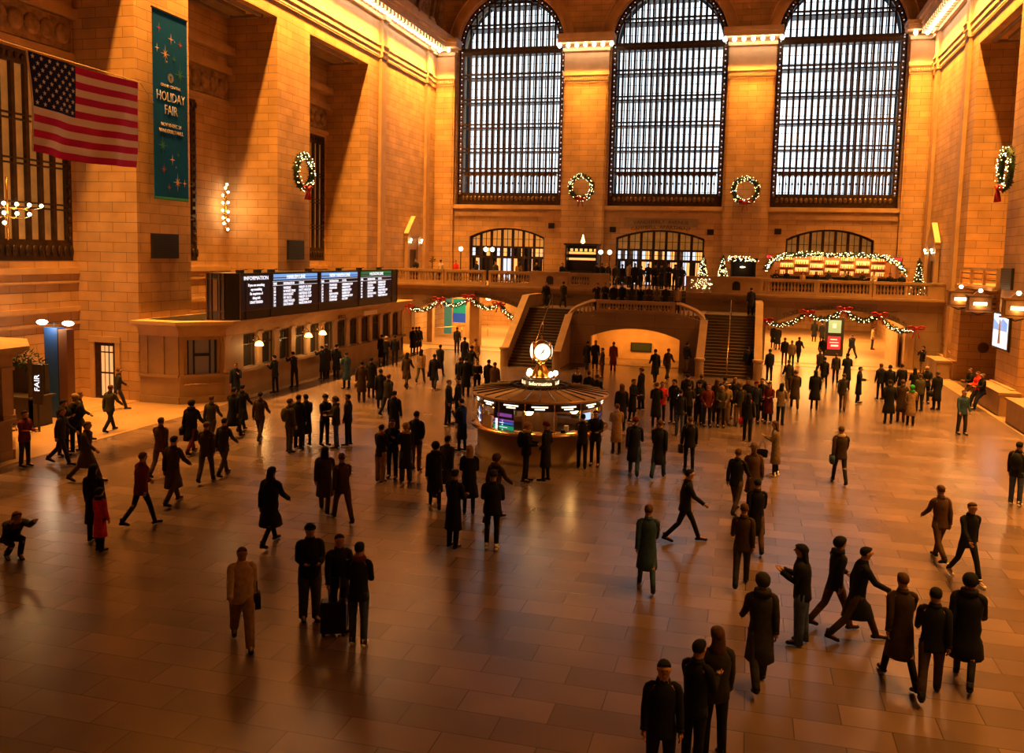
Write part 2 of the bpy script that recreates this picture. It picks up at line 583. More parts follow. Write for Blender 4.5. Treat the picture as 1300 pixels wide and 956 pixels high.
for a, b in WIN:
    sl.box(a - .1, b + .1, WY - .25, WY + .05, 10.2, 10.5)
    sl.box(a, b, WY - .12, WY, 9.6, 9.95)
    n = 34
    for k in range(n):
        x = a + .1 + k * (b - a - .2) / n
        sl.box(x, x + .1, WY - .17, WY - .1, 9.65, 9.9)
    # archivolt round the window head
    cx, r = (a + b) / 2, (b - a) / 2
    for ra, rb, d in ((r, r + .32, .22), (r + .32, r + .7, .12), (r + .7, r + .8, .26)):
        rs = []
        for i in range(33):
            an = PI * i / 32
            c_, s_ = math.cos(an), math.sin(an)
            rs.append([(cx + ra * c_, WY - d, 23.3 - .6 + ra * s_), (cx + rb * c_, WY - d, 22.7 + rb * s_), (cx + rb * c_, WY + .02, 22.7 + rb * s_), (cx + ra * c_, WY + .02, 22.7 + ra * s_)])
        sl.rings(rs)
sl.build('window_surround', STONE_P, wwall)
vt = MB()
for x, z in ((-8.62, 8.92), (-3.76, 8.69), (3.62, 8.6), (8.47, 8.74)):
    vt.box(x - .24, x + .24, WY - .06, WY + .02, z - .21, z + .21)
    for k in range(4):
        vt.box(x - .2, x + .2, WY - .09, WY - .06, z - .17 + k * .1, z - .13 + k * .1)
vt.build('vent_grille', BLACK, wwall)
insc = MB().box(-2.9, 2.6, WY - .05, WY, 8.95, 9.6).build('inscription_panel', STONE_D, wwall)
bd = lambda x: 0.10 - x * x * 0.022
text('VANDERBILT  AVENUE', .36, LETTER, (-.1, WY - .06, 9.12), PI / 2, 0, wwall, 'inscription', .01, 'CENTER', 1.15, lambda x: -x * x * .012 + .08)
text('CAMPBELL  APARTMENT', .36, LETTER, (-.1, WY - .06, 8.72), PI / 2, 0, wwall, 'inscription', .01, 'CENTER', 1.15, lambda x: -x * x * .03 + .10)

# barrel vault with ribs
vm = MB(); vm.smooth = True
rs = []
for y in (-12, 10, 30, 50, 69.2):
    ring = []
    for i in range(33):
        a = PI * i / 32
        ring.append((18.3 * math.cos(a), y, 23.9 + 13.5 * math.sin(a)))
    rs.append(ring)
vm.rings(rs, cap=False, loop=False)
ceil = vm.build('ceiling', VAULT)
struct(ceil, 'painted barrel vault')
rb = MB()
for (y0, y1, d) in ((67.9, 69.0, .35), (66.9, 67.15, .25), (64.3, 66.6, .10), (64.0, 64.2, .25)):
    r2 = []
    for i in range(41):
        a = PI * i / 40
        c_, s_ = math.cos(a), math.sin(a)
        r2.append([((18.3 - d) * c_, y0, 23.9 + (13.5 - d) * s_), ((18.3 - d) * c_, y1, 23.9 + (13.5 - d) * s_), (18.35 * c_, y1, 23.9 + 13.55 * s_), (18.35 * c_, y0, 23.9 + 13.55 * s_)])
    rb.rings(r2)
rb.build('vault_rib', CARVED, ceil)
ew = MB().slab([(-21.5, 0), (21.5, 0), (21.5, 38), (-21.5, 38)], [], -12, -12.5, fY).build('wall_east', STONE)
struct(ew, 'stone end wall behind the viewer')

# three great west windows
wn = 0


def great_window(idx, a, b, cols):
    root = empty('window_%d' % idx, ((a + b) / 2, WY + .5, 10.5))
    struct(root, 'tall arched bronze window, bay %d from the left' % idx)
    cx, hw = (a + b) / 2, (b - a) / 2
    L = lambda x: x - cx
    inset = .42
    # frame band with rosettes
    fr = MB()
    outer = arch_loop(a - cx, b - cx, 0, 12.2, hw, 32)
    inner = arch_loop(a - cx + inset, b - cx - inset, 1.0, 12.2, hw - inset, 32)
    fr.slab(outer, [inner], 0, .25, fY)
    fr.build('frame', BRONZE, root)
    ro = MB(); ro.smooth = True
    zz = .9
    while zz < 12.2:
        for sx in (-1, 1):
            ro.ball((sx * (hw - .21), -.02, zz), .13, 7, 4, .13, .06)
        zz += .42
    k = 0
    while k < 26:
        an = PI * (k + .5) / 26
        ro.ball(((hw - .21) * math.cos(an), -.02, 12.2 + (hw - .21) * math.sin(an)), .13, 7, 4, .13, .06)
        k += 1
    k = -hw + .5
    while k < hw - .4:
        ro.ball((k, -.02, .55), .15, 6, 4, .2, .05)
        k += .34
    ro.build('rosettes', BRONZE_L, root)
    bl = MB()
    zz = 1.11
    while zz < 12.2:
        for sx in (-1, 1): bl.box(sx * (hw - .21) - .05, sx * (hw - .21) + .05, -.012, 0, zz - .05, zz + .05)
        zz += .42
    for k in range(26):
        an = PI * k / 26
        bl.ball(((hw - .21) * math.cos(an), -.01, 12.2 + (hw - .21) * math.sin(an)), .05, 6, 4, .05, .02)
    bl.build('pierced_border_lights', mat('daylit_dots', (.6, .6, .7), .3, 0, (.7, .78, 1.0), .55), root)
    # vertical bars: inner and outer screens
    wi = hw - inset
    top = lambda x: 12.2 + math.sqrt(max(0, wi * wi - x * x))
    mu = MB()
    for k in range(cols + 1):
        x = -wi + 2 * wi * k / cols
        if 0 < k < cols:
            mu.box(x - .075, x + .075, .02, .22, .95, top(x))
    mu.build('mullions', BRONZE, root)
    mo = MB()
    for k in range(cols + 1):
        x = -wi + 2 * wi * k / cols
        if 0 < k < cols: mo.box(x - .04, x + .04, 1.35, 1.42, .3, top(x))
        xm = x + wi / cols
        if k < cols: mo.box(xm - .012, xm + .012, 1.36, 1.40, .3, top(xm))
    for k in range(26):
        z = 1.2 + k * .63
        if z < 12.2 + wi - .3:
            w_ = wi if z < 12.2 else math.sqrt(max(0.01, wi * wi - (z - 12.2) ** 2))
            mo.box(-w_, w_, 1.36, 1.40, z - .014, z + .014)
    mo.build('outer_glazing_bars', BRONZE, root)
    tm = MB()
    for z, h in ((2.75, .10), (4.35, .10), (6.25, .10), (8.2, .10), (10.15, .10), (12.05, .26), (13.95, .10), (15.6, .10)):
        w_ = wi if z < 12.2 else math.sqrt(max(0.01, wi * wi - (z - 12.2) ** 2))
        for dz in (-.14, .14):
            tm.box(-w_, w_, 0, .24, z + dz - h / 2, z + dz + h / 2)
        tm.box(-w_, w_, .24, 1.36, z - .16, z - .08)     # walkway between the two screens
    tm.box(-hw + .02, hw - .02, .02, .3, .02, .95)
    tm.build('transoms', BRONZE, root)
    # ornamental heads of the lowest row
    orn = MB()
    for k in range(cols):
        x = -wi + 2 * wi * (k + .5) / cols
        w2 = wi / cols - .07
        rs = []
        for i in range(7):
            an = PI * i / 6
            rs.append([(x + w2 * math.cos(an), .06, 2.1 + .3 * math.sin(an)), (x + w2 * 1.02 * math.cos(an), .06, 2.62), (x + w2 * 1.02 * math.cos(an), .12, 2.62), (x + w2 * math.cos(an), .12, 2.1 + .3 * math.sin(an))])
        orn.rings(rs)
        orn.box(x - .02, x + .02, .06, .1, 1.0, 2.5)
        orn.ball((x, .08, 1.75), .07, 6, 4, .1, .03)
    orn.build('ornament', BRONZE_L, root)
    pn = MB()
    pn.slab(arch_loop(-wi, wi, .3, 12.2, wi, 32), [], 1.46, 1.48, fY)
    pn.build('pane', SKYGLASS, root)
    return root


for i, ((a, b), c) in enumerate(zip(WIN, (16, 18, 18))):
    great_window(i + 1, a, b, c)


def grille_window(idx, a, b, x, z0=5.9, z1=14.1):
    root = empty('window_%d' % idx, (x, (a + b) / 2, z0))
    struct(root, 'bronze grille window at the back of a wall recess')
    h, hw = z1 - z0, (b - a) / 2
    fr = MB()
    fr.slab([(-hw, 0), (hw, 0), (hw, h), (-hw, h)], [[(-hw + .35, .85), (hw - .35, .85), (hw - .35, h - .55), (-hw + .35, h - .55)]], 0, -.12, fX)
    k = -hw + .2
    fr.smooth = True
    while k < hw:
        fr.ball((.03, k, .4), .05, 6, 4, .24, .12); fr.ball((.03, k, h - .27), .04, 6, 4, .15, .1)
        k += .34
    for j in range(18):
        for sy in (-1, 1): fr.ball((.03, sy * (hw - .17), .9 + j * .4), .04, 6, 4, .14, .1)
    fr.smooth = False
    fr.build('frame', BRONZE, root)
    mu = MB()
    n = max(2, int((2 * hw - .7) / .62))
    for k in range(1, n):
        y = -hw + .35 + (2 * hw - .7) * k / n
        mu.box(-.1, .06, y - .09, y + .09, .85, h - .55)
    for z in (2.2, 3.9, 5.6):
        for dz in (-.1, .1): mu.box(-.06, .07, -hw + .3, hw - .3, z + dz - .035, z + dz + .035)
    mu.build('mullions', BRONZE, root)
    MB().box(-.22, -.18, -hw + .3, hw - .3, .8, h - .5).build('pane', AMBERGLASS, root)
    return root


for i, (a, b) in enumerate(OPEN):
    if i >= 1:
        grille_window(4 + i, a + .25, (b - .25) if i != 3 else 40.9, -21.3)

# lower arched windows on the balcony
def low_window(idx, a, b, zs, zt, kind):
    cx = (a + b) / 2
    root = empty('window_%d' % idx, (cx, WY + .3, 4.42))
    struct(root, {0: 'low arched window behind the left restaurant tables', 1: 'wide arched glazed doorway at the middle of the balcony', 2: 'low arched window behind the lit bar'}[kind])
    hw = (b - a) / 2
    o = seg_loop(-hw, hw, 0, zs - 4.42, zt - 4.42)
    n = seg_loop(-hw + .14, hw - .14, .1, zs - 4.42 - .12, zt - 4.42 - .14)
    fr = MB().slab(o, [n], 0, .18, fY)
    cols = 7
    H = zt - 4.42
    R = (hw * hw + (zt - zs) ** 2) / (2 * (zt - zs))
    topz = lambda x: H - R + math.sqrt(R * R - x * x)
    for k in range(1, cols):
        x = -hw + 2 * hw * k / cols
        fr.box(x - .1, x + .1, .01, .17, .05, topz(x))
    for k in range(cols):
        x = -hw + 2 * hw * (k + .5) / cols
        fr.box(x - .025, x + .025, .05, .1, .05, topz(x))
    for z, t in ((2.75, .08), (1.95, .10), (3.4, .02), (2.35, .02)):
        fr.box(-hw, hw, .02, .16, z - t, z + t)
    fr.build('frame', BRONZE, root)
    p1 = MB()
    p1.slab(seg_loop(-hw + .1, hw - .1, 2.8, zs - 4.42 - .1, zt - 4.42 - .1), [], .5, .52, fY)
    p1.build('pane', mat('lit_orange_pane', (.6, .3, .1), .4, 0, (1.0, .36, .06), .55) if kind == 0 else AMBERGLASS, root)
    p2 = MB()
    rnd = random.Random(idx)
    for k in range(cols):
        x0 = -hw + 2 * hw * k / cols
        for j in range(3):
            p2.cur = rnd.choice([0, 0, 1, 2] if kind == 1 else [1, 3, 3, 0])
            xa = x0 + j * 2 * hw / cols / 3
            p2.box(xa + .02, xa + 2 * hw / cols / 3 - .02, .5, .54, 2.0, 2.75)
            p2.cur = rnd.choice([0, 1, 3, 3])
            p2.box(xa + .02, xa + 2 * hw / cols / 3 - .02, .5, .54, .05, 1.95)
    p2.build('pane', [COOLLIT, ORANGELIT, WHITE, BLACK], root)


for k, (a, b, c, d) in enumerate(LOW):
    low_window(9 + k, a, b, c, d, k)

# balcony: floor slab, front wall with passages, cornice
bf = MB().box(-18.3, -2.6, 60, 71, 4.05, 4.4).box(2.6, 18.3, 60, 71, 4.05, 4.4).box(-2.6, 2.6, 61.9, 71, 4.05, 4.4)
struct(bf.build('trim_3', STONE_D), 'balcony floor slab')
FH = [seg_loop(-16.75, -7.75, 0.02, 2.35, 3.55, 20), seg_loop(7.75, 16.75, 0.02, 2.35, 3.58, 20), [(-4.2, 0.02), (4.2, 0.02), (4.2, 3.1), (-4.2, 3.1)], [(-2.6, 3.25), (2.6, 3.25), (2.6, 4.05), (-2.6, 4.05)]]
fw = MB().slab([(-18.3, 0), (18.3, 0), (18.3, 4.05), (-18.3, 4.05)], FH, 60.0, 60.7, fY)
for s in (-1, 1):
    fw.box(s * 12.0, s * 12.5, 59.93, 60, 3.6, 4.05)
    fw.box(s * 7.8, s * 17.6, 59.96, 60, 3.62, 3.66)
fwall = fw.build('wall_balcony', MARBLE)
struct(fwall, 'stone wall under the balcony with two wide arched passages')
cn = MB()
for a, b in ((-18.3, -2.6), (2.6, 18.3)):
    cn.box(a, b, 59.55, 60.7, 4.28, 4.42); cn.box(a, b, 59.7, 60.7, 4.16, 4.28); cn.box(a, b, 59.85, 60.7, 4.02, 4.16)
struct(cn.build('trim_4', STONE_DIM), 'moulded cornice along the balcony edge')
bend1 = lambda x: -x * x * .035
for s, (t1, t2) in ((1, ('TICKET MACHINES', 'TRACKS 11-47 \u2022 LIRR \u2190')), (-1, ('TICKET MACHINES', 'DINING CONCOURSE'))):
    c1, c2 = (10.3, 14.4) if s > 0 else (-14.4, -10.5)
    text(t1, .36, LETTER, (c1, 59.97, 3.62), PI / 2, -.06 * s * 0, fwall, 'inscription', .01, 'CENTER', 1.0, lambda x, c=c1, s=s: -((x + c - s * 12.25) ** 2) * .055)
    text(t2, .36, LETTER, (c2, 59.97, 3.62), PI / 2, 0, fwall, 'inscription', .01, 'CENTER', 1.0, lambda x, c=c2, s=s: -((x + c - s * 12.25) ** 2) * .055)
    text('WEST BALCONY', .26, LETTER, (s * 5.95, 59.97, 3.72), PI / 2, 0, fwall, 'inscription', .01)

# passage halls behind the arches
for s in (-1, 1):
    x0, x1 = s * 7.0, s * (18.2 if s > 0 else 17.4)
    h = MB()
    h.box(x0, x0 - s * .3, 60.7, 92, 0, 4.0); h.box(x1, x1 + s * .3, 60.7, 92, 0, 4.0)
    h.box(min(x0, x1), max(x0, x1), 92 if s > 0 else 80, 92.4 if s > 0 else 80.4, 0, 5)
    h.box(min(x0, x1), max(x0, x1), 71.2, 92, 4.5, 4.8)
    struct(h.build('wall_passage_' + ('right' if s > 0 else 'left'), STONE), 'bright stone passage seen through the %s arch' % ('right' if s > 0 else 'left'))
    q = MB()
    q.box(s * 11.9, s * 12.6, 60.7, 61.4, 0, 4.0) if s < 0 else None
    if s > 0:
        q.box(16.2, 16.75, 60.1, 63.5, 0, 2.6); q.box(15.9, 16.0, 61, 66, 0, 2.3)
    else:
        q.box(-16.3, -15.9, 62, 62.5, 0, 3.9); q.box(-14.6, -14.3, 66, 66.3, 0, 3.9); q.box(-12.9, -10.2, 73, 73.4, 0, 3.9)
    struct(q.build('trim_%d' % (5 if s > 0 else 6), STONE_P), 'square stone posts inside the %s passage' % ('right' if s > 0 else 'left'))

# ================================================================== STAIRCASE AND BALUSTRADES
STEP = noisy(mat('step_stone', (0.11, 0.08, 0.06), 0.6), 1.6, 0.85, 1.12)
st = empty('grand_staircase', (0, 54, 0))
tag(st, 'double stone staircase rising either side of the low arch below the balcony', 'staircase')
cb = MB()
cb.slab([(-4.0, 0), (4.0, 0), (4.0, 2.9), (2.6, 3.25), (-2.6, 3.25), (-4.0, 2.9)], [seg_loop(-2.68, 2.72, 0.02, 1.72, 2.28, 16)], 0, .5, fY)
cb.box(-4.0, 4.0, .3, 6, 3.05, 3.2)
cb.box(-4.0, -2.68, -.06, 0, 0, .18); cb.box(2.72, 4.0, -.06, 0, 0, .18)
cb.box(-2.6, 2.6, -.1, .1, 3.2, 3.3); cb.box(-3.6, 3.6, -.04, 0, 2.75, 2.8)
cb.build('landing', MARBLE, st)
rm = MB()
rm.box(-2.9, 2.9, 4.0, 4.3, 0, 3.0); rm.box(-3.2, -2.9, .5, 4.3, 0, 3.0); rm.box(2.9, 3.2, .5, 4.3, 0, 3.0); rm.box(-2.9, 2.9, .5, 4.3, 2.5, 2.6)
rm.build('ramp_chamber', STONE_P, st)
for s in (-1, 1):
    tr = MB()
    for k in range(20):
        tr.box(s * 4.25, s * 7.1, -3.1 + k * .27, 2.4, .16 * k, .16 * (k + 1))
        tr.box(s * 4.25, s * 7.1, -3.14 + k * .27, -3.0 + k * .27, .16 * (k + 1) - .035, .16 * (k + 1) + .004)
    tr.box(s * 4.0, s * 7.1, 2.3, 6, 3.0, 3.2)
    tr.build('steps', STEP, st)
    p = MB()
    p.prism([(-3.1, 0), (-3.1, .85), (0, 2.8), (0, 0)], s * 3.95, s * 4.25, fX)
    p.prism([(-3.2, .85), (-3.2, 1.0), (.05, 3.0), (.05, 2.82)], s * 3.88, s * 4.32, fX)
    path = [(4.1, 0, 2.9), (3.95, .28, 3.2), (3.55, .32, 3.52), (3.0, .15, 3.76), (2.55, 0.02, 3.93)]
    rs = [[(s * (x - .13), y - .1, z - .08), (s * (x + .13), y - .1, z - .08), (s * (x + .13), y + .14, z + .06), (s * (x - .13), y + .14, z + .06)] for x, y, z in path]
    p.rings(rs)
    rs = [[(s * (x - .08), y - .05, z - .95), (s * (x + .08), y - .05, z - .95), (s * (x + .08), y + .1, z - .7), (s * (x - .08), y + .1, z - .7)] for x, y, z in path]
    p.rings(rs)
    p.lathe([(.24, 0), (.24, .9), (.3, .95), (.3, 1.05), (.2, 1.08)], (s * 4.1, -3.3, 0), 14)
    p.build('inner_parapet', STONE_DIM, st)
    b = MB(); b.smooth = True
    for i in range(len(path) - 1):
        for t in (.2, .7):
            x = path[i][0] * (1 - t) + path[i + 1][0] * t; y = path[i][1] * (1 - t) + path[i + 1][1] * t; z = path[i][2] * (1 - t) + path[i + 1][2] * t
            b.lathe([(.05, -.75), (.05, -.68), (.085, -.5), (.04, -.25), (.05, -.1)], (s * x, y, z), 8)
    b.build('balusters', STONE_DIM, st)
    p = MB()
    p.prism([(-3.1, 0), (-3.1, .95), (1.6, 3.85), (6, 3.85), (6, 0)], s * 7.1, s * 7.4, fX)
    p.prism([(-3.2, .95), (-3.2, 1.1), (1.6, 4.02), (6, 4.02), (6, 3.85), (1.6, 3.85)], s * 7.03, s * 7.47, fX)
    p.lathe([(.24, 0), (.24, .95), (.3, 1.0), (.3, 1.12), (.2, 1.15)], (s * 7.25, -3.3, 0), 14)
    p.build('outer_parapet', STONE_DIM, st)
    r = MB(); r.smooth = True
    r.tube([(s * 5.6, -2.9, .1), (s * 5.6, -2.9, 1.05), (s * 5.6, 2.2, 4.1), (s * 5.6, 2.2, 3.2)], .035, 6)
    r.tube([(s * 5.6, -.4, 1.7), (s * 5.6, -.4, 2.5)], .025, 6)
    r.build('handrail', BRASS, st)['label'] = 'brass centre handrail'
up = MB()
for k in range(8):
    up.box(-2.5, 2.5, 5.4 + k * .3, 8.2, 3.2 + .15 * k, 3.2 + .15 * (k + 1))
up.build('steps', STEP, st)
for x in (-2.3, -.3, 2.3):
    r = MB(); r.smooth = True
    r.tube([(x, 5.0, 3.2), (x, 5.0, 4.15), (x, 7.9, 5.4), (x, 7.9, 4.4)], .03, 6)
    r.build('handrail', BRASS, st)
r = MB(); r.tube([(-1.45, -.9, 0), (-1.45, -.9, .95), (-1.45, .3, .95), (-1.45, .3, 0)], .03, 6)
r.tube([(-1.25, -.9, 0), (-1.25, -.9, .8)], .03, 6)
rr = r.build('stair_rail', BRASS, None); rr.location = (-.2, 52.6, 0); tag(rr, 'short brass railing in front of the low lit arch', 'railing')
sg = MB().box(-.68, .68, 0, .09, 0, .58).build('sign_panel', BLACK)
sg.location = (0, 57.88, .5); tag(sg, 'dark framed panel on the glowing wall inside the low arch', 'sign')
MB().box(-.6, .6, -.02, 0, .06, .52).build('face', mat('dark_green_panel', (.02, .035, .02), .4), sg)

baluster_me = None


def balustrade(x0, x1, y, z, n, label, zt=1.03, group=None, ends=(True, True)):
    """stone rail on turned balusters between two blocks; x0..x1 is the balustered stretch"""
    global baluster_me
    root = empty('balustrade', ((x0 + x1) / 2, y, z))
    tag(root, label, 'balustrade', group)
    hw = (x1 - x0) / 2
    r = MB()
    r.box(-hw - .17, hw + .17, -.17, .17, zt - .17, zt); r.box(-hw - .17, hw + .17, -.13, .13, zt - .22, zt - .17)
    r.build('rail', STONE_DIM, root)
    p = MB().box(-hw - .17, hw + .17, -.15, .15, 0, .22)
    p.build('plinth', STONE_DIM, root)
    MB().box(-hw - .17, -hw, -.15, .15, .22, zt - .22).build('end_block', STONE_DIM, root)
    MB().box(hw, hw + .17, -.15, .15, .22, zt - .22).build('end_block', STONE_DIM, root)
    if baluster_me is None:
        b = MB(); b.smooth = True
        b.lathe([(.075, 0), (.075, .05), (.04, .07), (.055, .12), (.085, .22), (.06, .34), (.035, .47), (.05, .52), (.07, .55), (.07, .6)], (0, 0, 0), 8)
        baluster_me = b.mesh('baluster', STONE_DIM)
    for k in range(n):
        o = bpy.data.objects.new('baluster', baluster_me)
        C.objects.link(o); o.parent = root
        o.location = (-hw + 2 * hw * (k + .5) / n, 0, .22)
        o.scale = (1, 1, (zt - .44) / .6)
    return root


Yb = 60.05
balustrade(7.45, 10.6, Yb, 4.42, 15, 'balcony balustrade section right of the arched niche block, below the bar')
balustrade(10.95, 13.9, Yb, 4.42, 14, 'balcony balustrade section under the middle of the lit bar')
balustrade(14.3, 17.3, Yb, 4.42, 15, 'balcony balustrade section nearest the right wall')
balustrade(-10.85, -8.05, Yb, 4.42, 15, 'balcony balustrade section just left of the left niche block')
balustrade(-14.1, -11.45, Yb, 4.42, 14, 'balcony balustrade section right behind the garland above the left arch')
balustrade(-17.9, -14.5, Yb, 4.42, 16, 'balcony balustrade section nearest the end of the departure board')
balustrade(-5.2, -3.85, Yb, 4.42, 8, 'short balcony balustrade section left of the upper steps')
balustrade(-2.2, 2.2, 54.05, 3.2, 24, 'balustrade along the front of the stair landing over the low lit arch', .78)
for x0, x1, nm in ((-7.88, -5.37, 'left'), (4.3, 7.28, 'right')):
    b = MB()
    b.box(x0, x1, 59.85, 60.3, 4.42, 5.45); b.box(x0 - .04, x1 + .04, 59.8, 60.35, 5.36, 5.5)
    xc = (x0 + x1) / 2
    pb = b.build('parapet_block', STONE_DIM); tag(pb, 'solid stone parapet block with a dark arched niche, %s of the upper steps' % nm, 'parapet')
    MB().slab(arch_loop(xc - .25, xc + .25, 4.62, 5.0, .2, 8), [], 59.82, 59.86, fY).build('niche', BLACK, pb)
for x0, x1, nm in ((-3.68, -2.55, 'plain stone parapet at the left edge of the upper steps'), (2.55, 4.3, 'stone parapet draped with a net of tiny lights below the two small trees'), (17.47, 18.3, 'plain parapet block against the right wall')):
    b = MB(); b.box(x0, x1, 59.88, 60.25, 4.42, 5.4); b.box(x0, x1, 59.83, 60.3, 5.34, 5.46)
    pb = b.build('parapet_block', STONE_DIM); tag(pb, nm, 'parapet')
    if x0 == 2.55:
        f = MB(); rnd = random.Random(3)
        for k in range(70):
            f.ball((rnd.uniform(2.9, 4.25), 59.85, rnd.uniform(4.65, 5.3)), .022, 4, 3)
        f.build('net_lights', FAIRY, pb)

STONE_O = noisy(mat('office_stone', (0.33, 0.22, 0.13), 0.55), 1.4, 0.85, 1.12)
# ================================================================== TICKET OFFICES (left wall)
def ticket_office(y0, y1, label, lamps, sgn=1, detail=True):
    """long stone booth with cornice; chamfered end at y0 (sgn=1) or y1 (sgn=-1)"""
    root = empty('ticket_office', (-15, (y0 + y1) / 2, 0)); yc = (y0 + y1) / 2
    tag(root, label, 'ticket office')
    Y = lambda y: y - yc
    X = lambda x: x + 15
    f = lambda p, q, t: (X(p), Y(q), t)
    if sgn > 0: plan = [(-18.2, y0 - .8), (-16.3, y0 - .8), (-15.0, y0 + .55), (-15.0, y1), (-18.2, y1)]; top = [(-18.3, y0 - 1.3), (-16.1, y0 - 1.3), (-14.45, y0 + .35), (-14.45, y1 + .4), (-18.3, y1 + .4)]
    else: plan = [(-18.2, y0), (-15.0, y0), (-15.0, y1 - .55), (-16.3, y1 + .8), (-18.2, y1 + .8)]; top = [(-18.3, y0), (-14.45, y0), (-14.45, y1 - .35), (-16.1, y1 + 1.3), (-18.3, y1 + 1.3)]
    n = len(plan)
    # walls as panels with window openings
    wins = [35.5 + 1.555 * k for k in range(12)] if sgn > 0 else [y0 + 1.2 + 1.555 * k for k in range(12) if y0 + 1.2 + 1.555 * k < y1 - 1.6]
    hl = [[(Y(c - .5), 1.32), (Y(c + .5), 1.32), (Y(c + .5), 2.8), (Y(c - .5), 2.8)] for c in wins]
    w = MB()
    ya, yb = (plan[2][1], plan[3][1]) if sgn > 0 else (plan[1][1], plan[2][1])
    w.slab([(Y(ya), 0), (Y(yb), 0), (Y(yb), 3.0), (Y(ya), 3.0)], hl, X(-15.0), X(-15.3), fX)
    # chamfer and end
    def panel(p, q, hole):
        P, Q = Vector((X(p[0]), Y(p[1]), 0)), Vector((X(q[0]), Y(q[1]), 0))
        d = Q - P; Ln = d.length; d.normalize(); nrm = Vector((d.y, -d.x, 0))
        fn = lambda a, z, t: tuple(P + d * a + Vector((0, 0, z)) - nrm * t)
        w.slab([(0, 0), (Ln, 0), (Ln, 3.0), (0, 3.0)], [[(Ln * .17, 1.25), (Ln * .83, 1.25), (Ln * .83, 2.7), (Ln * .17, 2.7)]] if hole else [], 0, .25, fn)
        w.prism([(0, 0), (Ln, 0), (Ln, .3), (0, .3)], -.08, 0, fn)
        w.prism([(0, 1.12), (Ln, 1.12), (Ln, 1.24), (0, 1.24)], -.1, 0, fn)
        for a in ((0, .18), (Ln - .18, Ln)) if hole else ((.15, .4), (Ln * .5, Ln * .5 + .25), (Ln - .25, Ln)):
            w.prism([(a[0], 1.24), (a[1], 1.24), (a[1], 2.85), (a[0], 2.85)], -.06, 0, fn)
        return fn, Ln
    if sgn > 0:
        panel(plan[0], plan[1], False); fn, Ln = panel(plan[1], plan[2], True)
    else:
        fn, Ln = panel(plan[2], plan[3], True); panel(plan[3], plan[4], False)
    w.box(X(-14.97), X(-15), Y(ya), Y(yb), 0, .3)
    w.box(X(-14.78), X(-15), Y(ya), Y(yb), 1.16, 1.28)
    w.box(X(-18.2), X(-15), Y(y1) - (.3 if sgn > 0 else 0), Y(y1), 0, 3.0) if sgn > 0 else None
    w.build('wall', STONE_O, root)
    ps = MB()
    e = [ya + .12] + [(a + b) / 2 for a, b in zip(wins[:-1], wins[1:])] + [yb - .2]
    for c in e:
        ps = MB()
        ps.box(X(-14.93), X(-15), Y(c - .2), Y(c + .2), 1.28, 2.86)
        ps.box(X(-14.87), X(-15), Y(c - .24), Y(c + .24), 2.76, 2.86); ps.box(X(-14.87), X(-15), Y(c - .24), Y(c + .24), 1.28, 1.38)
        ps.build('pilaster', STONE_P, root)
    c = MB()
    def ring(poly_in, off, za, zb):
        # expand the cornice outline relative to the plan
        cx = sum(p[0] for p in plan) / n; 
        q = [(p[0] + (t[0] - p[0]) * off, p[1] + (t[1] - p[1]) * off) for p, t in zip(plan, top)]
        c.prism(q, za, zb, f)
    ring(top, .12, 2.86, 3.16); ring(top, .35, 3.16, 3.26); ring(top, .7, 3.26, 3.36); ring(top, 1.0, 3.36, 3.5)
    c.build('cornice', STONE_P, root)
    rf = MB(); rf.prism([(p[0] * .93 - 1.15 * .97, p[1] + (.45 if sgn > 0 else -.45)) if False else (p[0] + (-.12 if p[0] > -18 else .2), p[1] + ((.35 if p[1] < y0 + 1 else -.3) if sgn > 0 else (-.35 if p[1] > y1 - 1 else .3))) for p in plan], 3.5, 3.52, f); rf.build('roof_panel', mat('roof_felt', (.022, .018, .015), .95, spec=.05), root)
    g = MB(); g2 = MB()
    for cc in wins:
        g.cur = 0; g.box(X(-15.22), X(-15.25), Y(cc - .5), Y(cc + .5), 1.32, 2.8)
        g2.box(X(-15.05), X(-15.1), Y(cc - .5), Y(cc - .46), 1.32, 2.8); g2.box(X(-15.05), X(-15.1), Y(cc + .46), Y(cc + .5), 1.32, 2.8)
        g2.box(X(-15.05), X(-15.1), Y(cc - .46), Y(cc + .46), 2.3, 2.35); g2.box(X(-15.05), X(-15.1), Y(cc - .46), Y(cc + .46), 2.74, 2.8)
        g2.box(X(-15.05), X(-15.1), Y(cc - .02), Y(cc + .02), 2.26, 2.64)
    g.build('ticket_window', mat('dim_glass', (.02, .017, .015), .3, 0, (1.0, .5, .2), .006), root)
    g2.build('window_grilles', BROWNM, root)
    # big chamfer window
    q = MB(); q.prism([(Ln * .17, 1.25), (Ln * .83, 1.25), (Ln * .83, 2.7), (Ln * .17, 2.7)], .2, .22, fn)
    q.build('corner_window', mat('dim_amber', (.16, .10, .05), .3, 0, (1.0, .45, .15), .03), root)
    q = MB()
    for a in (.2, .33, .68, .8): q.prism([(Ln * a - .03, 1.25), (Ln * a + .03, 1.25), (Ln * a + .03, 2.7), (Ln * a - .03, 2.7)], .1, .16, fn)
    q.prism([(Ln * .35, 2.0), (Ln * .66, 2.0), (Ln * .66, 2.12), (Ln * .35, 2.12)], .12, .17, fn)
    q.build('corner_window_bars', DARK, root)
    q = MB(); q.smooth = True
    q.tube([fn(Ln * .12, .85, -.12), fn(Ln * .88, .85, -.12)], .025, 6); q.tube([fn(Ln * .12, .85, -.12), fn(Ln * .12, .85, 0)], .03, 6); q.tube([fn(Ln * .5, .85, -.12), fn(Ln * .5, .85, 0)], .03, 6)
    q.build('bar_rail', BRASS, root)
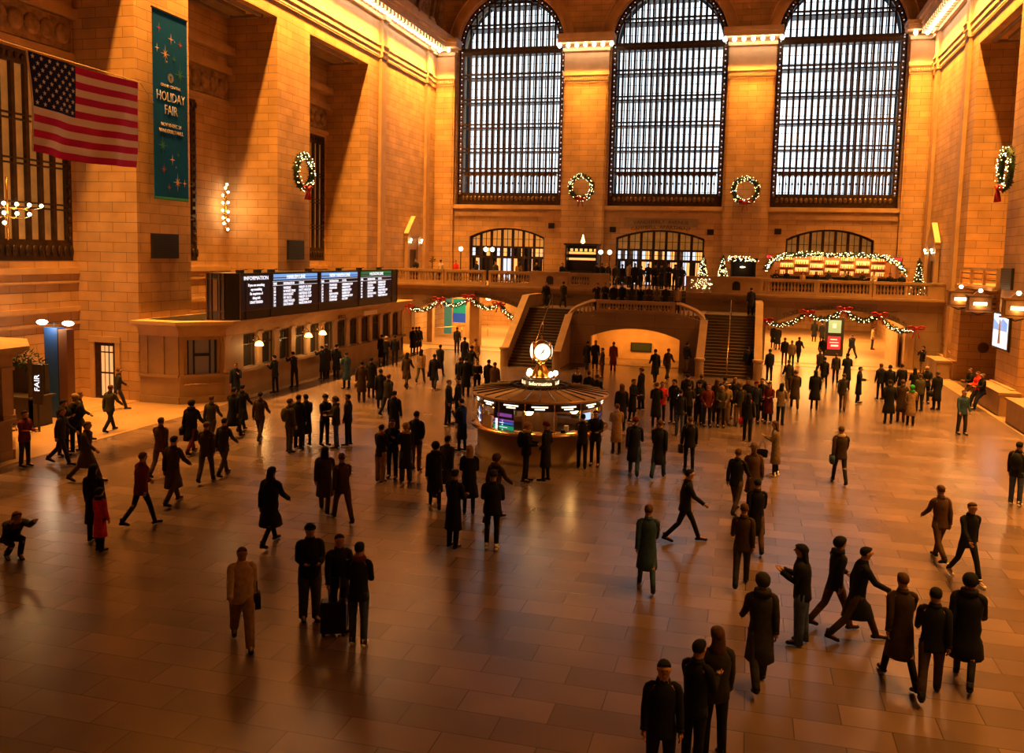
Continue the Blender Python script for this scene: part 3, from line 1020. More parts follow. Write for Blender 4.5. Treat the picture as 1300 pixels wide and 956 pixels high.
    if sgn > 0:
        q = MB().box(X(-14.44), X(-14.5), Y(46.7), Y(48.5), 2.95, 3.2); q.build('notice_strip', mat('cream_card', (.75, .62, .45), .6), root)
        text('TICKETS', .26, LETTER, (X(-14.85), Y(44.6), 2.9), PI / 2, PI / 2, root, 'inscription', .01)
    for k, ly in enumerate(lamps):
        lp = empty('sconce', (-14.93, ly, 2.35))
        tag(lp, ['brass wall lamp with glowing shade nearest the booth corner', 'brass wall lamp with glowing shade, middle one of three on the booth', 'brass wall lamp with glowing shade, farthest of three on the booth'][k], 'wall lamp')
        a = MB(); a.smooth = True
        a.tube([(0, 0, .15), (.1, 0, .32), (.26, 0, .34), (.33, 0, .2)], .022, 6); a.lathe([(.06, -.02), (.06, .02)], (0, 0, .15), 8)
        a.lathe([(.02, .1), (.07, .14), (.05, .2)], (.33, 0, 0), 10)
        a.build('bracket', BRASS, lp)
        a = MB(); a.smooth = True
        a.lathe([(.05, .12), (.15, .05), (.2, -.08), (.17, -.1), (.02, -.06)], (.33, 0, 0), 14)
        a.build('shade', SHADE, lp)
        point('sconce_light', (-14.35, ly, 2.1), 26, WARM, .1)
    return root


ticket_office(33.0, 54.0, 'long stone ticket office with a row of windows below the departure board', (35.65, 40.3, 41.85))
ticket_office(7.0, 22.6, 'stone ticket office corner with pale cornice cut by the left edge', (), -1)

# departure board on the ticket office roof
bd_ = empty('departure_board', (-14.5, 42.7, 3.52))
tag(bd_, 'long black electronic departure board standing on the ticket office', 'departure board')
b = MB()
b.prism([(-1.35, -9.2), (-.45, -9.2), (0, -8.75), (0, 8.95), (-1.35, 8.95)], 0, 2.0, fZ)
b.build('housing', BLACK, bd_)
b = MB()
for z in (.38, 1.75): b.box(-.01, .03, -8.75, 8.95, z - .02, z + .02); b.box(-1.35, -.45, -9.24, -9.19, z - .02, z + .02)
for y in (-8.75, -8.3, -6.2, -1.5, 3.3, 8.1, 8.93): b.box(-.01, .03, y - .02, y + .02, 0, 2.0)
for x in (-1.3, -1.1, -.7, -.5): b.box(x - .03, x + .03, -9.25, -9.2, 0, 2)
b.build('frame_rails', BROWNM, bd_)
MB().box(-1.0, -.8, -9.23, -9.2, .4, 1.72).build('end_panel', mat('worn_brown', (.16, .10, .06), .5, .3), bd_)
tpr = MB()
for y in (-8.6, -7.2, -6.0, -2.4, 1.0, 3.6, 6.4): tpr.box(-.3, -.1, y, y + .35, 2.0, 2.14); tpr.tube([(-.2, y + .1, 2.1), (0, y + .4, 2.16)], .02, 5)
tpr.build('top_fittings', DARK, bd_)
rows1 = [('52', 'WASSAIC', 'HARLEM 125 STOP'), ('58', 'N WHITE PLNS', 'MOTT HVN STOP'), ('59', 'SOUTHEAST', 'HARTSDALE STOP'), ('55', 'MT KISCO', 'HARLEM 125 STOP'), ('54', 'CRESTWOOD', 'HARLEM STOP'), ('52', 'SOUTHEAST', 'WHITE PLNS STOP')]
rows2 = [('19', 'STAMFORD', 'GREENWICH STOP'), ('22', 'STAMFORD', 'HARLEM STOP'), ('24', 'RYE', 'HARRISON STOP'), ('20', 'NEW HAVEN', 'DARIEN STOP'), ('26', 'STAMFORD', 'GREENWICH STOP'), ('23', 'STAMFORD', 'RYE STOP')]
rows3 = [('39', 'CROTON HMN', 'OSSINING STOP'), ('40', 'CROTON', 'YONKERS STOP'), ('41', 'POUGHKEEP', 'BEACON STOP'), ('39', 'CROTON', 'TARRYTOWN STOP'), ('42', 'CROTON HMN', 'YONKERS STOP'), ('40', 'CROTON', 'TARRYTOWN STOP')]
for y0, y1, hd, hm, rows in ((-8.73, -6.22, 'INFORMATION', None, None), (-6.1, -1.65, 'HARLEM LINE', SCREENBLUE, rows1), (-1.35, 3.15, 'NEW HAVEN LINE', SCREENBLUE, rows2), (3.45, 8.0, 'HUDSON LINE', SCREENGREEN, rows3)):
    s = MB().box(0, .012, y0, y1, .42, 1.95).build('screen', SCREENDARK, bd_)
    if hm: 
        MB().box(.012, .02, y0 + .12, y1 - .05, 1.66, 1.92).build('header_band', hm, s)
        k = MB()
        k.box(.012, .02, y0 + .05, y1 - .05, 1.585, 1.595); k.box(.012, .02, y0 + .05, y1 - .05, 1.4, 1.41)
        k.build('rule', SCREENWHITE, s)
    items = [(hd, .24, (.03, (y0 + y1) / 2, 1.70), PI / 2, PI / 2, 1.25, 'CENTER')]
    if rows:
        items += [('TIME', .16, (.03, y0 + .06, 1.43), PI / 2, PI / 2, 1.0, 'LEFT'), ('DESTINATION', .16, (.03, y0 + 1.0, 1.43), PI / 2, PI / 2, 1.0, 'LEFT'), ('STOPS', .16, (.03, y0 + 2.5, 1.43), PI / 2, PI / 2, 1.1, 'LEFT')]
        for j, (a, c_, d) in enumerate(rows):
            z = 1.22 - j * .155
            items += [(a, .17, (.03, y0 + .1, z), PI / 2, PI / 2, 1.2, 'LEFT'), (c_, .17, (.03, y0 + 1.0, z), PI / 2, PI / 2, 1.0, 'LEFT'), (d, .17, (.03, y0 + 2.5, z), PI / 2, PI / 2, .9, 'LEFT')]
    else:
        for j, t in enumerate(('If you see something', 'say something', 'Be suspicious of', 'things left', 'UNATTENDED')):
            items.append((t, .17, (.03, (y0 + y1) / 2, 1.42 - j * .19), PI / 2, PI / 2, .95, 'CENTER'))
    textmesh_join(items, 'screen_text', SCREENWHITE, s)

# ================================================================== INFORMATION BOOTH
kb = empty('information_booth', (-.05, 28.85, 0))
tag(kb, 'round marble and brass information booth in the middle of the hall', 'information booth')
m_ = MB(); m_.smooth = True
m_.lathe([(2.15, 0), (2.15, .12), (2.08, .14), (2.08, .95)], (0, 0, 0), 48, cap=False)
m_.build('base', noisy(mat('booth_marble', (.32, .24, .18), .4), 1.6, .8, 1.15), kb)
m_ = MB(); m_.smooth = True
m_.lathe([(2.08, .93), (2.3, .95), (2.3, 1.01), (2.0, 1.03)], (0, 0, 0), 48, cap=False)
m_.build('counter', BRASS, kb)
NG = 14
R1 = 2.08
m_ = MB()
for k in range(NG):
    a = 2 * PI * (k + .5) / NG
    m_.tube([(R1 * math.cos(a), R1 * math.sin(a), 1.0), (R1 * math.cos(a), R1 * math.sin(a), 2.0)], .022, 6)
m_.build('posts', BRASS, kb)
m_ = MB()
m_.lathe([(R1 + .01, 1.72), (R1 + .01, 2.0)], (0, 0, 0), 48, cap=False)
m_.build('fascia', mat('brown_fascia', (.03, .02, .015), .4), kb)
m_ = MB(); m_.smooth = True
m_.lathe([(R1, 1.98), (2.26, 1.98), (2.3, 2.02), (2.26, 2.08), (.95, 2.24), (.95, 2.26)], (0, 0, 0), 64, cap=False)
m_.build('roof', noisy(mat('copper_roof', (.52, .36, .24), .38, .3), 2, .75, 1.2), kb)
m_ = MB()
for k in range(28):
    a = 2 * PI * k / 28
    m_.tube([(2.27 * math.cos(a), 2.27 * math.sin(a), 2.09), (.95 * math.cos(a), .95 * math.sin(a), 2.255)], .022, 4)
m_.build('roof_ribs', mat('dark_rib', (.06, .035, .02), .4, .5), kb)
m_ = MB(); m_.smooth = True
m_.lathe([(.92, 2.18), (1.0, 2.21), (1.0, 2.26), (.84, 2.30), (.84, 2.32)], (0, 0, 0), 40, cap=False)
m_.smooth = False
for k in range(56):
    a = 2 * PI * k / 56
    m_.ball((.98 * math.cos(a), .98 * math.sin(a), 2.30), .035, 5, 4, .05)
m_.build('crest', BRONZE, kb)
m_ = MB(); m_.smooth = True
m_.lathe([(.60, 2.28), (.60, 2.47), (.66, 2.49), (.66, 2.51), (.3, 2.52), (.0, 2.52)], (0, 0, 0), 36, cap=False)
m_.build('sign_drum', mat('sign_drum', (.05, .035, .02), .4), kb)
# curved lettering round the drum
ca = math.atan2(0 - 28.85, 6.5 + .05)
for base, s in ((ca, 'Information'), (ca + 1.05, 'i i'), (ca - 1.05, 'i i'), (ca + PI / 1.6, 'Information'), (ca - PI / 1.6, 'Information')):
    t = text(s, .17, mat('lit_letter', (1, .9, .7), .4, 0, (1.0, .72, .36), 2.2), (0, 0, 0), 0, 0, kb, 'lettering', .006, 'CENTER', 1.0)
    for v in t.data.vertices:
        a = base + v.co.x / .61
        r = .612 + v.co.z
        v.co = Vector((r * math.cos(a), r * math.sin(a), v.co.y + 2.335))
m_ = MB()
for k in range(NG):
    a = 2 * PI * k / NG
    d = Vector((math.cos(a), math.sin(a), 0)); tt = Vector((-d.y, d.x, 0))
    for q, wdt, z in ((0, .26, 1.87), (1, .16, 1.80)):
        P = d * (R1 * math.cos(PI / NG) + .075)
        m_.add([tuple(P - tt * wdt + Vector((0, 0, z - .022))), tuple(P + tt * wdt + Vector((0, 0, z - .022))), tuple(P + tt * wdt + Vector((0, 0, z + .022))), tuple(P - tt * wdt + Vector((0, 0, z + .022)))], [(0, 1, 2, 3)])
m_.build('notice_strips', mat('lit_notice', (1, .9, .8), .4, 0, (1.0, .86, .62), 1.8), kb)
# glazing panels facing the viewer carry screens and a lit interior
gl = MB(); gl.smooth = True
gl.lathe([(R1 - .02, 1.02), (R1 - .02, 1.72)], (0, 0, 0), 56, cap=False)
gm = mat('clear_glass', (1, 1, 1), .03)
gm.node_tree.nodes['Principled BSDF'].inputs['Transmission Weight'].default_value = 1.0
gm.node_tree.nodes['Principled BSDF'].inputs['IOR'].default_value = 1.08
gl.build('glazing', gm, kb)
inn = MB(); inn.smooth = True
inn.lathe([(.55, 0), (.55, 2.3)], (0, 0, 0), 20, cap=False)
inn.build('core', mat('booth_core', (.10, .05, .02), .35), kb)
inn = MB()
inn.lathe([(1.95, .8), (1.95, .98), (1.5, .98), (1.5, .8)], (0, 0, 0), 40, cap=False); inn.lathe([(0.01, .02), (2.0, .02)], (0, 0, 0), 30, cap=False)
inn.build('desk', mat('desk_wood', (.25, .13, .06), .4), kb)
rnd = random.Random(5)
ds = MB()
for k in range(34):
    a = rnd.uniform(0, 2 * PI); r = rnd.uniform(1.55, 1.85); h = rnd.uniform(.04, .22); w = rnd.uniform(.03, .1)
    ds.cur = rnd.choice([0, 0, 1, 2, 3])
    ds.box(r * math.cos(a) - w, r * math.cos(a) + w, r * math.sin(a) - w, r * math.sin(a) + w, .98, .98 + h)
ds.build('desk_items', [mat('papers', (.6, .5, .4), .6), BLACK, mat('leafy', (.1, .2, .03), .6), BRASS], kb)
lt = MB()
for k in range(10):
    a = 2 * PI * k / 10
    lt.ball((.75 * math.cos(a), .75 * math.sin(a), 1.62), .05, 6, 4)
lt.build('inner_lamps', SHADE, kb)
point('booth_light', (-.05, 27.3, 1.65), 26, WARM, .15)
point('booth_light', (1.2, 28.2, 1.65), 18, WARM, .15)
point('booth_light', (-1.3, 28.2, 1.65), 18, WARM, .15)


def kiosk_screen(k, half, z0, z1, mts, rows, label):
    a = ca + 2 * PI * k / NG
    d = Vector((math.cos(a), math.sin(a), 0)); tt = Vector((-d.y, d.x, 0))
    P = d * (R1 * math.cos(PI / NG) - .06)
    s = MB()
    def q(u0, u1, za, zb, off):
        s.add([tuple(P + tt * u0 + d * off + Vector((0, 0, za))), tuple(P + tt * u1 + d * off + Vector((0, 0, za))), tuple(P + tt * u1 + d * off + Vector((0, 0, zb))), tuple(P + tt * u0 + d * off + Vector((0, 0, zb))),
               tuple(P + tt * u0 + Vector((0, 0, za))), tuple(P + tt * u1 + Vector((0, 0, za))), tuple(P + tt * u1 + Vector((0, 0, zb))), tuple(P + tt * u0 + Vector((0, 0, zb)))], [(0, 1, 2, 3), (0, 4, 5, 1), (2, 6, 7, 3), (1, 5, 6, 2), (3, 7, 4, 0)])
    s.cur = 0; q(-half, half, z0, z1, .03)
    for (u0, u1, za, zb, c) in rows:
        s.cur = c; q(-half + u0 * 2 * half, -half + u1 * 2 * half, z0 + za * (z1 - z0), z0 + zb * (z1 - z0), .034)
    o = s.build('screen', mts, kb); o['label'] = label
    return o


pal = [SCREENDARK, SCREENWHITE, BLUELIT, GREENLIT, mat('lit_violet', (.3, .1, .4), .4, 0, (.25, .06, .30), .7)]
rw = [(0, 1, .42, .50, 4), (0, 1, .26, .40, 2), (0, 1, .02, .22, 3), (.1, .2, 0, .5, 1), (.42, .47, 0, .5, 1), (.05, .95, .32, .34, 1), (.2, .7, .12, .14, 1), (.2, .9, .62, .78, 4)]
kiosk_screen(-1.35, .40, 1.04, 1.72, pal, rw, 'black timetable screen with coloured rows')
kiosk_screen(-3.05, .3, 1.04, 1.62, pal, [(0, .9, .1, .2, 1), (.1, .9, .3, .4, 2), (0, .8, .5, .6, 1), (.2, 1, .7, .8, 2), (.4, .5, 0, .9, 1)], 'bluish screen at the left end of the booth')
kiosk_screen(-2.3, .34, 1.04, 1.42, [mat('white_printer', (.6, .5, .42), .5)] + pal[1:], [(.35, .65, 1.0, 1.3, 0)], 'pale office printer behind the glass')
kiosk_screen(1.9, .2, 1.38, 1.6, [mat('lit_pale_blue', (.4, .6, .9), .4, 0, (.35, .6, 1.0), 1.1)] + pal[1:], [], 'small pale blue monitor')
kiosk_screen(3.1, .26, 1.1, 1.5, pal, [(0, 1, .7, .85, 2), (0, 1, .3, .45, 2)], 'dark monitor with blue rows')

# clock on top of the booth
ck = empty('four_faced_clock', (-.05, 28.85, 2.52))
tag(ck, 'brass four-faced ball clock with glowing dials on top of the information booth', 'clock')
m_ = MB(); m_.smooth = True
m_.lathe([(.36, 0), (.36, .05), (.30, .08), (.27, .22), (.22, .3), (.15, .42), (.12, .49), (.16, .52), (.16, .55), (.1, .57), (.16, .61), (.24, .66)], (0, 0, 0), 24)
m_.build('pedestal', BRASS, ck)
m_ = MB(); m_.smooth = True
CZ = .90
th0 = ca + .12
rims = []
for k in range(4):
    a = th0 + k * PI / 2
    d = Vector((math.cos(a), math.sin(a), 0)); tt = Vector((-d.y, d.x, 0))
    ctr = d * .29 + Vector((0, 0, CZ))
    rim = [tuple(ctr + .285 * (math.cos(2 * PI * j / 28) * tt + math.sin(2 * PI * j / 28) * Vector((0, 0, 1)))) for j in range(28)]
    m_.tube(rim, .026, 6, closed=True)
m_.ball((0, 0, CZ), .37, 20, 12, .37)
m_.lathe([(.07, 1.2), (.05, 1.26), (.02, 1.32), (.035, 1.35), (.0, 1.44)], (0, 0, 0), 10)
m_.build('case', BRASS, ck)
for k in range(4):
    a = th0 + k * PI / 2
    d = Vector((math.cos(a), math.sin(a), 0)); tt = Vector((-d.y, d.x, 0))
    ctr = Vector((0, 0, CZ))
    f_ = MB(); f_.smooth = True
    rs = []
    for rr, off in ((.28, .29), (.2, .345), (.1, .368), (.005, .375)):
        rs.append([tuple(ctr + d * off + rr * (math.cos(2 * PI * j / 28) * tt + math.sin(2 * PI * j / 28) * Vector((0, 0, 1)))) for j in range(28)])
    f_.rings(rs, cap=False)
    dial = f_.build('dial', mat('opal_dial', (1, .95, .85), .4, 0, (1.0, .88, .68), 1.5), ck)
    hm = MB()
    for ang, ln, wd in ((-2.45, .16, .016), (.55, .11, .02), (2.2, .1, .008)):
        v = math.cos(ang) * Vector((0, 0, 1)) + math.sin(ang) * tt
        n_ = d
        sd = v.cross(n_)
        P = ctr + d * .385
        hm.add([tuple(P - sd * wd), tuple(P + sd * wd), tuple(P + v * ln + sd * wd * .5), tuple(P + v * ln - sd * wd * .5)], [(0, 1, 2, 3)])
    hm.build('hands', LETTER, dial)
for k, (a, nm) in enumerate(((ca - 2.3, 'rear left'), (ca - .9, 'front left'), (ca + .75, 'front right'), (ca + 1.5, 'rear right'))):
    g = empty('globe_lamp', (-.05 + .5 * math.cos(a), 28.85 + .5 * math.sin(a), 2.51))
    tag(g, 'small glowing globe lamp on the booth sign drum, %s of the clock' % nm, 'lamp')
    q = MB(); q.smooth = True; q.lathe([(.05, 0), (.03, .05), (.03, .1)], (0, 0, 0), 8); q.build('stem', BRASS, g)
    q = MB(); q.smooth = True; q.ball((0, 0, .18), .085, 12, 8); q.build('globe', GLOBE, g)
point('clock_light', (-.05, 28.1, 3.0), 10, WARM, .3)

# ================================================================== LAMPS, FLAG, BANNER, WREATHS, GARLANDS
bulb_me = MB()
bulb_me.smooth = True
bulb_me.ball((0, 0, 0), .15, 8, 6, .17)
bulb_mesh = bulb_me.mesh('cornice_bulb', BULB)


def bulb(loc, label, group):
    o = bpy.data.objects.new('cornice_bulb', bulb_mesh)
    C.objects.link(o); o.location = loc
    tag(o, label, 'light bulb', group)


y = -11.5 + .43
while y < 68:
    if y > 40:
        bulb((-17.55, y, 22.42), 'glowing bulb in the row under the cornice of the left wall', 'bulbs under the left cornice')
    if y > 48:
        bulb((17.55, y, 22.42), 'glowing bulb in the row under the cornice of the right wall', 'bulbs under the right cornice')
    y += .62
for s, cx in (('left', -6.14), ('right', 6.07)):
    for k in range(7):
        bulb((cx - 1.98 + k * .66, 67.88, 22.42), 'glowing bulb on the capital of the %s pier between the windows' % s, 'bulbs on the %s pier capital' % s)
for s, cx in (('left', -17.3), ('right', 17.3)):
    for k in range(2):
        bulb((cx - .45 + k * .75, 67.88, 22.42), 'glowing bulb on the corner capital at the %s end of the windows' % s, 'bulbs on the %s corner capital' % s)

# flag hung from a line
fl = empty('flag', (-15, 25.5, 12.43))
tag(fl, 'large red, white and blue flag with stars hanging from a line at left', 'flag')
NU, NV = 40, 26
FW, FHh = 5.1, 3.02
def fpt(u, v):
    y = -2.45 + FW * u + .10 * math.sin(v * 3) * (1 - u)
    x = .14 * math.sin(u * 9 + v * 1.3) * (.15 + v) + .06 * math.sin(u * 23 + v * 5) * v
    z = -FHh * v - .06 * math.sin(u * PI) * 1.0 - .16 * (1 - u) * u * v
    return (x, y, z)
fm = MB(); fm.smooth = True
vs = [fpt(i / NU, j / NV) for j in range(NV + 1) for i in range(NU + 1)]
fm.v = vs
for j in range(NV):
    for i in range(NU):
        a = j * (NU + 1) + i
        stripe = int(j / NV * 13)
        mi = (0 if stripe % 2 == 0 else 1)
        if i < NU * .4 and stripe < 7: mi = 2
        fm.f.append([a, a + 1, a + NU + 2, a + NU + 1]); fm.mi.append(mi); fm.sm.append(True)
fc = fm.build('cloth', [mat('flag_red', (.50, .012, .16), .8, spec=.15), mat('flag_cream', (.80, .74, .85), .8), mat('flag_navy', (.006, .018, .14), .8, spec=.15)], fl)
sm = MB()
for r in range(9):
    nst = 6 if r % 2 == 0 else 5
    for k in range(nst):
        u = .4 * ((k + .5) / 6 + (0 if r % 2 == 0 else 1 / 12.0)); v = (r + .75) / 9.5 * 7 / 13
        x, y, z = fpt(u, v)
        for off in (.03, -.03):
            pts = []
            for q in range(10):
                an = PI / 2 + q * PI / 5; rr = .085 if q % 2 == 0 else .035
                pts.append((x + off, y + rr * math.cos(an), z + rr * math.sin(an)))
            sm.add(pts + [(x + off, y, z)], [(q, (q + 1) % 10, 10) for q in range(10)])
sm.build('stars', WHITE, fl)
hp = MB(); hp.tube([fpt(0, t / 6) for t in range(7)], .03, 6); hp.build('hoist_band', WHITE, fl)
rp = MB(); rp.smooth = True
rp.tube([(-15, 8, 12.9), (-15, 16, 12.6), (-15, 23, 12.47), (-15, 28.3, 12.45), (-18.2, 33.4, 12.6)], .022, 5)
tag(rp.build('flag_line', mat('cord', (.55, .42, .3), .6)), 'thin cord the flag hangs from, running to the left pier', 'cord')

bn = empty('banner', (-17.95, 34.17, 8.6))
tag(bn, 'tall dark green holiday fair banner with stars on the left pier', 'banner')
MB().box(-.012, .012, -1.18, 1.18, 0, 7.88).build('cloth', [noisy(TEAL, .5, .8, 1.2)], bn)
MB().box(-.03, .03, -1.22, 1.22, 7.86, 7.92).build('top_pole', DARK, bn)
MB().box(.012, .016, -1.16, 1.16, .02, .12).build('lower_edge', mat('bright_green', (.02, .32, .18), .7), bn)
cream = mat('banner_cream', (.55, .60, .8), .7)
textmesh_join([('GRAND CENTRAL', .17, (.02, 0, 4.78), PI / 2, PI / 2, 1.0, 'CENTER'), ('HOLIDAY', .56, (.02, 0, 4.2), PI / 2, PI / 2, .82, 'CENTER'), ('FAIR', .56, (.02, 0, 3.65), PI / 2, PI / 2, .82, 'CENTER'),
               ('NOV 10-DEC 24', .22, (.02, 0, 3.12), PI / 2, PI / 2, .9, 'CENTER'), ('VANDERBILT HALL', .22, (.02, 0, 2.86), PI / 2, PI / 2, .9, 'CENTER')], 'lettering', cream, bn)
em = MB()
em.add([(.02, .2 * math.cos(2 * PI * j / 20), 5.2 + .2 * math.sin(2 * PI * j / 20)) for j in range(20)], [tuple(range(20))])
em.build('round_emblem', mat('emblem_grey', (.22, .28, .42), .8, spec=.1), bn)
text('T', .26, TEAL, (.022, 0, 5.1), PI / 2, PI / 2, bn, 'emblem_letter', .004)
starc = [mat('star_cream', (.65, .42, .3), .7), mat('star_rust', (.35, .05, .02), .7), mat('star_green', (.01, .16, .13), .7), WHITE]
for (y, z, r, c_, n_) in ((-.75, 7.15, .22, 1, 4), (.05, 6.85, .26, 0, 4), (.7, 6.75, .26, 1, 8), (-.35, 6.15, .42, 0, 8), (.25, 6.05, .28, 2, 8), (.65, 5.45, .55, 2, 8), (-.25, 5.85, .09, 3, 8), (.3, 6.8, .06, 3, 6),
                          (-.6, 2.3, .5, 2, 8), (.45, 2.0, .25, 2, 8), (.05, 1.75, .26, 0, 4), (.3, 1.45, .08, 0, 6), (-.55, 1.3, .28, 1, 8), (.4, .8, .42, 0, 8), (.9, .8, .2, 0, 4), (-.2, .55, .22, 1, 8), (-.9, 6.3, .2, 3, 4)):
    s = MB()
    pts = []
    for q in range(2 * n_):
        an = PI / 2 + q * PI / n_; rr = r * (1 if q % 4 == 0 or n_ == 4 and q % 2 == 0 else (.62 if q % 2 == 0 else .16)) * 1.0
        pts.append((.02, y + rr * math.cos(an) * .8, z + rr * math.sin(an)))
    s.add(pts + [(.02, y, z)], [(q, (q + 1) % (2 * n_), 2 * n_) for q in range(2 * n_)])
    s.build('star_shape', starc[c_], bn)


def bow(parent, loc, sc, rz=0.0, name='bow'):
    b = MB(); b.smooth = True
    for s in (-1, 1):
        b.tube([(0, 0, 0), (s * .5, -.08, .28), (s * .95, -.05, .2), (s * .85, 0, -.12), (s * .4, -.06, -.12), (0, 0, 0)], [.12, .2, .16, .16, .18, .12], 6, flat=.5)
        b.tube([(0, -.05, -.05), (s * .22, -.08, -.6), (s * .42, -.04, -1.25)], [.12, .2, .24], 6, flat=.3)
    b.ball((0, -.1, 0), .22, 8, 6)
    o = b.build(name, REDBOW, parent, loc)
    o.scale = (sc, sc, sc); o.rotation_euler = (0, 0, rz)
    return o


def fluff(mb, c, r, n, rnd, ln=.12, wd=.03):
    """short needles sticking out in all directions"""
    for _ in range(n):
        v = Vector((rnd.gauss(0, 1), rnd.gauss(0, 1), rnd.gauss(0, 1))).normalized()
        P = Vector(c) + v * r * rnd.uniform(.3, 1)
        s = v.cross(Vector((rnd.random(), rnd.random(), rnd.random()))).normalized() * wd
        mb.add([tuple(P - s), tuple(P + s), tuple(P + v * ln)], [(0, 1, 2)])


def wreath(loc, rz, R, label, seed):
    rnd = random.Random(seed)
    root = empty('wreath', loc, rz)
    tag(root, label, 'wreath')
    g = MB()
    g.tube([(R * math.cos(2 * PI * k / 28), 0, R * math.sin(2 * PI * k / 28)) for k in range(28)], .13, 8, closed=True)
    for k in range(90):
        a = 2 * PI * k / 90
        fluff(g, (R * math.cos(a), -.02, R * math.sin(a)), .15, 12, rnd, .16, .035)
    g.build('greenery', LEAF, root)
    f = MB()
    for k in range(75):
        a = rnd.uniform(0, 2 * PI); b_ = rnd.uniform(0, 2 * PI); r = .2
        f.ball(((R + r * math.cos(b_)) * math.cos(a), -abs(r * math.sin(b_)) - .05, (R + r * math.cos(b_)) * math.sin(a)), .028, 5, 4)
    f.build('light_string', FAIRY, root)
    bow(root, (0, -.25, -R - .02), .5)
    return root


wreath((-6.19, 68.3, 11.85), 0, .85, 'lit round wreath with red bow on the pier left of the middle window', 1)
wreath((6.03, 68.3, 11.68), 0, .86, 'lit round wreath with red bow on the pier right of the middle window', 2)
wreath((-18.0, 46.2, 10.95), PI / 2, .9, 'lit wreath with red bow on the left side pier, seen at an angle', 3)
wreath((18.0, 47.0, 11.15), -PI / 2, .9, 'lit wreath with red bow on the right side pier, seen almost edge-on', 4)


def garland(pts, nb, y, label, seed, sag=.5):
    """swags between the anchor points (x, z), a bow on each anchor listed in nb"""
    rnd = random.Random(seed)
    root = empty('garland', (pts[0][0], y, 0))
    tag(root, label, 'garland')
    g, f = MB(), MB()
    for (xa, za), (xb, zb) in zip(pts[:-1], pts[1:]):
        n = 16
        P = []
        for i in range(n + 1):
            t = i / n
            P.append((xa + (xb - xa) * t - pts[0][0], 0, za + (zb - za) * t - sag * 4 * t * (1 - t)))
        g.tube(P, .07, 6)
        for i in range(n * 3):
            t = i / (n * 3)
            j = min(n - 1, int(t * n)); u = t * n - j
            c = [P[j][q] * (1 - u) + P[j + 1][q] * u for q in range(3)]
            fluff(g, c, .15, 11, rnd, .15, .035)
            if i % 3 != 0:
                f.ball((c[0] + rnd.uniform(-.08, .08), -.2, c[2] + rnd.uniform(-.14, .14)), .026, 5, 4)
    g.build('greenery', LEAF, root)
    f.build('light_string', FAIRY, root)
    for (x, z) in nb:
        bow(root, (x - pts[0][0], -.25, z + .05), .5)
    return root


PR = [(7.75, 2.75), (10.25, 3.35), (12.45, 3.62), (14.55, 3.35), (16.7, 2.6)]
garland(PR, PR, 59.75, 'lit garland with five red bows across the right arched passage', 11)
PL_ = [(-16.9, 2.75), (-14.5, 3.3), (-12.3, 3.55), (-10.1, 3.15), (-8.3, 2.3)]
garland(PL_, PL_[:4], 59.75, 'lit garland with red bows across the left arched passage', 12)


def fir(loc, h, r, label, seed, lights=150):
    rnd = random.Random(seed)
    root = empty('christmas_tree', loc)
    tag(root, label, 'tree')
    t = MB(); t.lathe([(.05, 0), (.04, .3)], (0, 0, 0), 6); t.build('trunk', BROWNM, root)
    g = MB()
    for k in range(9):
        z = .15 + (h - .15) * k / 9
        rr = r * (1 - k / 9.5)
        g.lathe([(rr, z), (rr * .35, z + h / 7)], (0, 0, 0), 12, cap=False)
        for j in range(26):
            a = rnd.uniform(0, 2 * PI)
            fluff(g, (rr * .9 * math.cos(a), rr * .9 * math.sin(a), z + .03), .06, 4, rnd, .13, .03)
    fluff(g, (0, 0, h), .04, 12, rnd, .12, .02)
    g.build('branches', LEAF, root)
    f = MB()
    for k in range(lights):
        t_ = rnd.random() ** 1.2; a = rnd.uniform(0, 2 * PI)
        rr = r * (1 - t_) * 1.02 + .04
        f.ball((rr * math.cos(a), rr * math.sin(a), .15 + (h - .25) * t_), .026, 4, 3)
    f.build('light_string', FAIRY, root)
    return root


fir((3.55, 61.2, 4.4), 2.35, .52, 'small tree covered in white lights, left one of the balcony pair', 21, 190)
fir((4.85, 61.3, 4.4), 2.4, .52, 'small tree covered in white lights, right one of the balcony pair', 22, 190)
fir((17.0, 61.6, 4.4), 2.5, .45, 'slim lit tree at the right end of the balcony beyond the bar', 23, 80)


def globe_post(loc, label, heads=1):
    root = empty('globe_post_lamp', loc)
    tag(root, label, 'lamp')
    p = MB(); p.smooth = True
    p.lathe([(.12, 0), (.12, .1), (.04, .2), (.035, 2.3), (.07, 2.34)], (0, 0, 0), 10)
    p.build('post', DARK, root)
    q = MB(); q.smooth = True
    q.ball((0, 0, 2.52), .16, 12, 8)
    q.build('globe', GLOBE, root)


for x, y, l in ((-13.9, 62.4, 'globe lamp on a dark post at the left end of the balcony'), (-12.15, 62.9, 'globe lamp on a post, left one of the close pair before the left arched window'), (-11.5, 62.4, 'globe lamp on a post, right one of the close pair before the left arched window'),
                (-4.0, 65.0, 'globe lamp on a post, left one of the pair beside the central doorway'), (-3.25, 64.4, 'globe lamp on a post, right one of the pair beside the central doorway')):
    globe_post((x, y, 4.4), l)
    point('globe_light', (x, y - .3, 7.0), 16, WARM, .15)

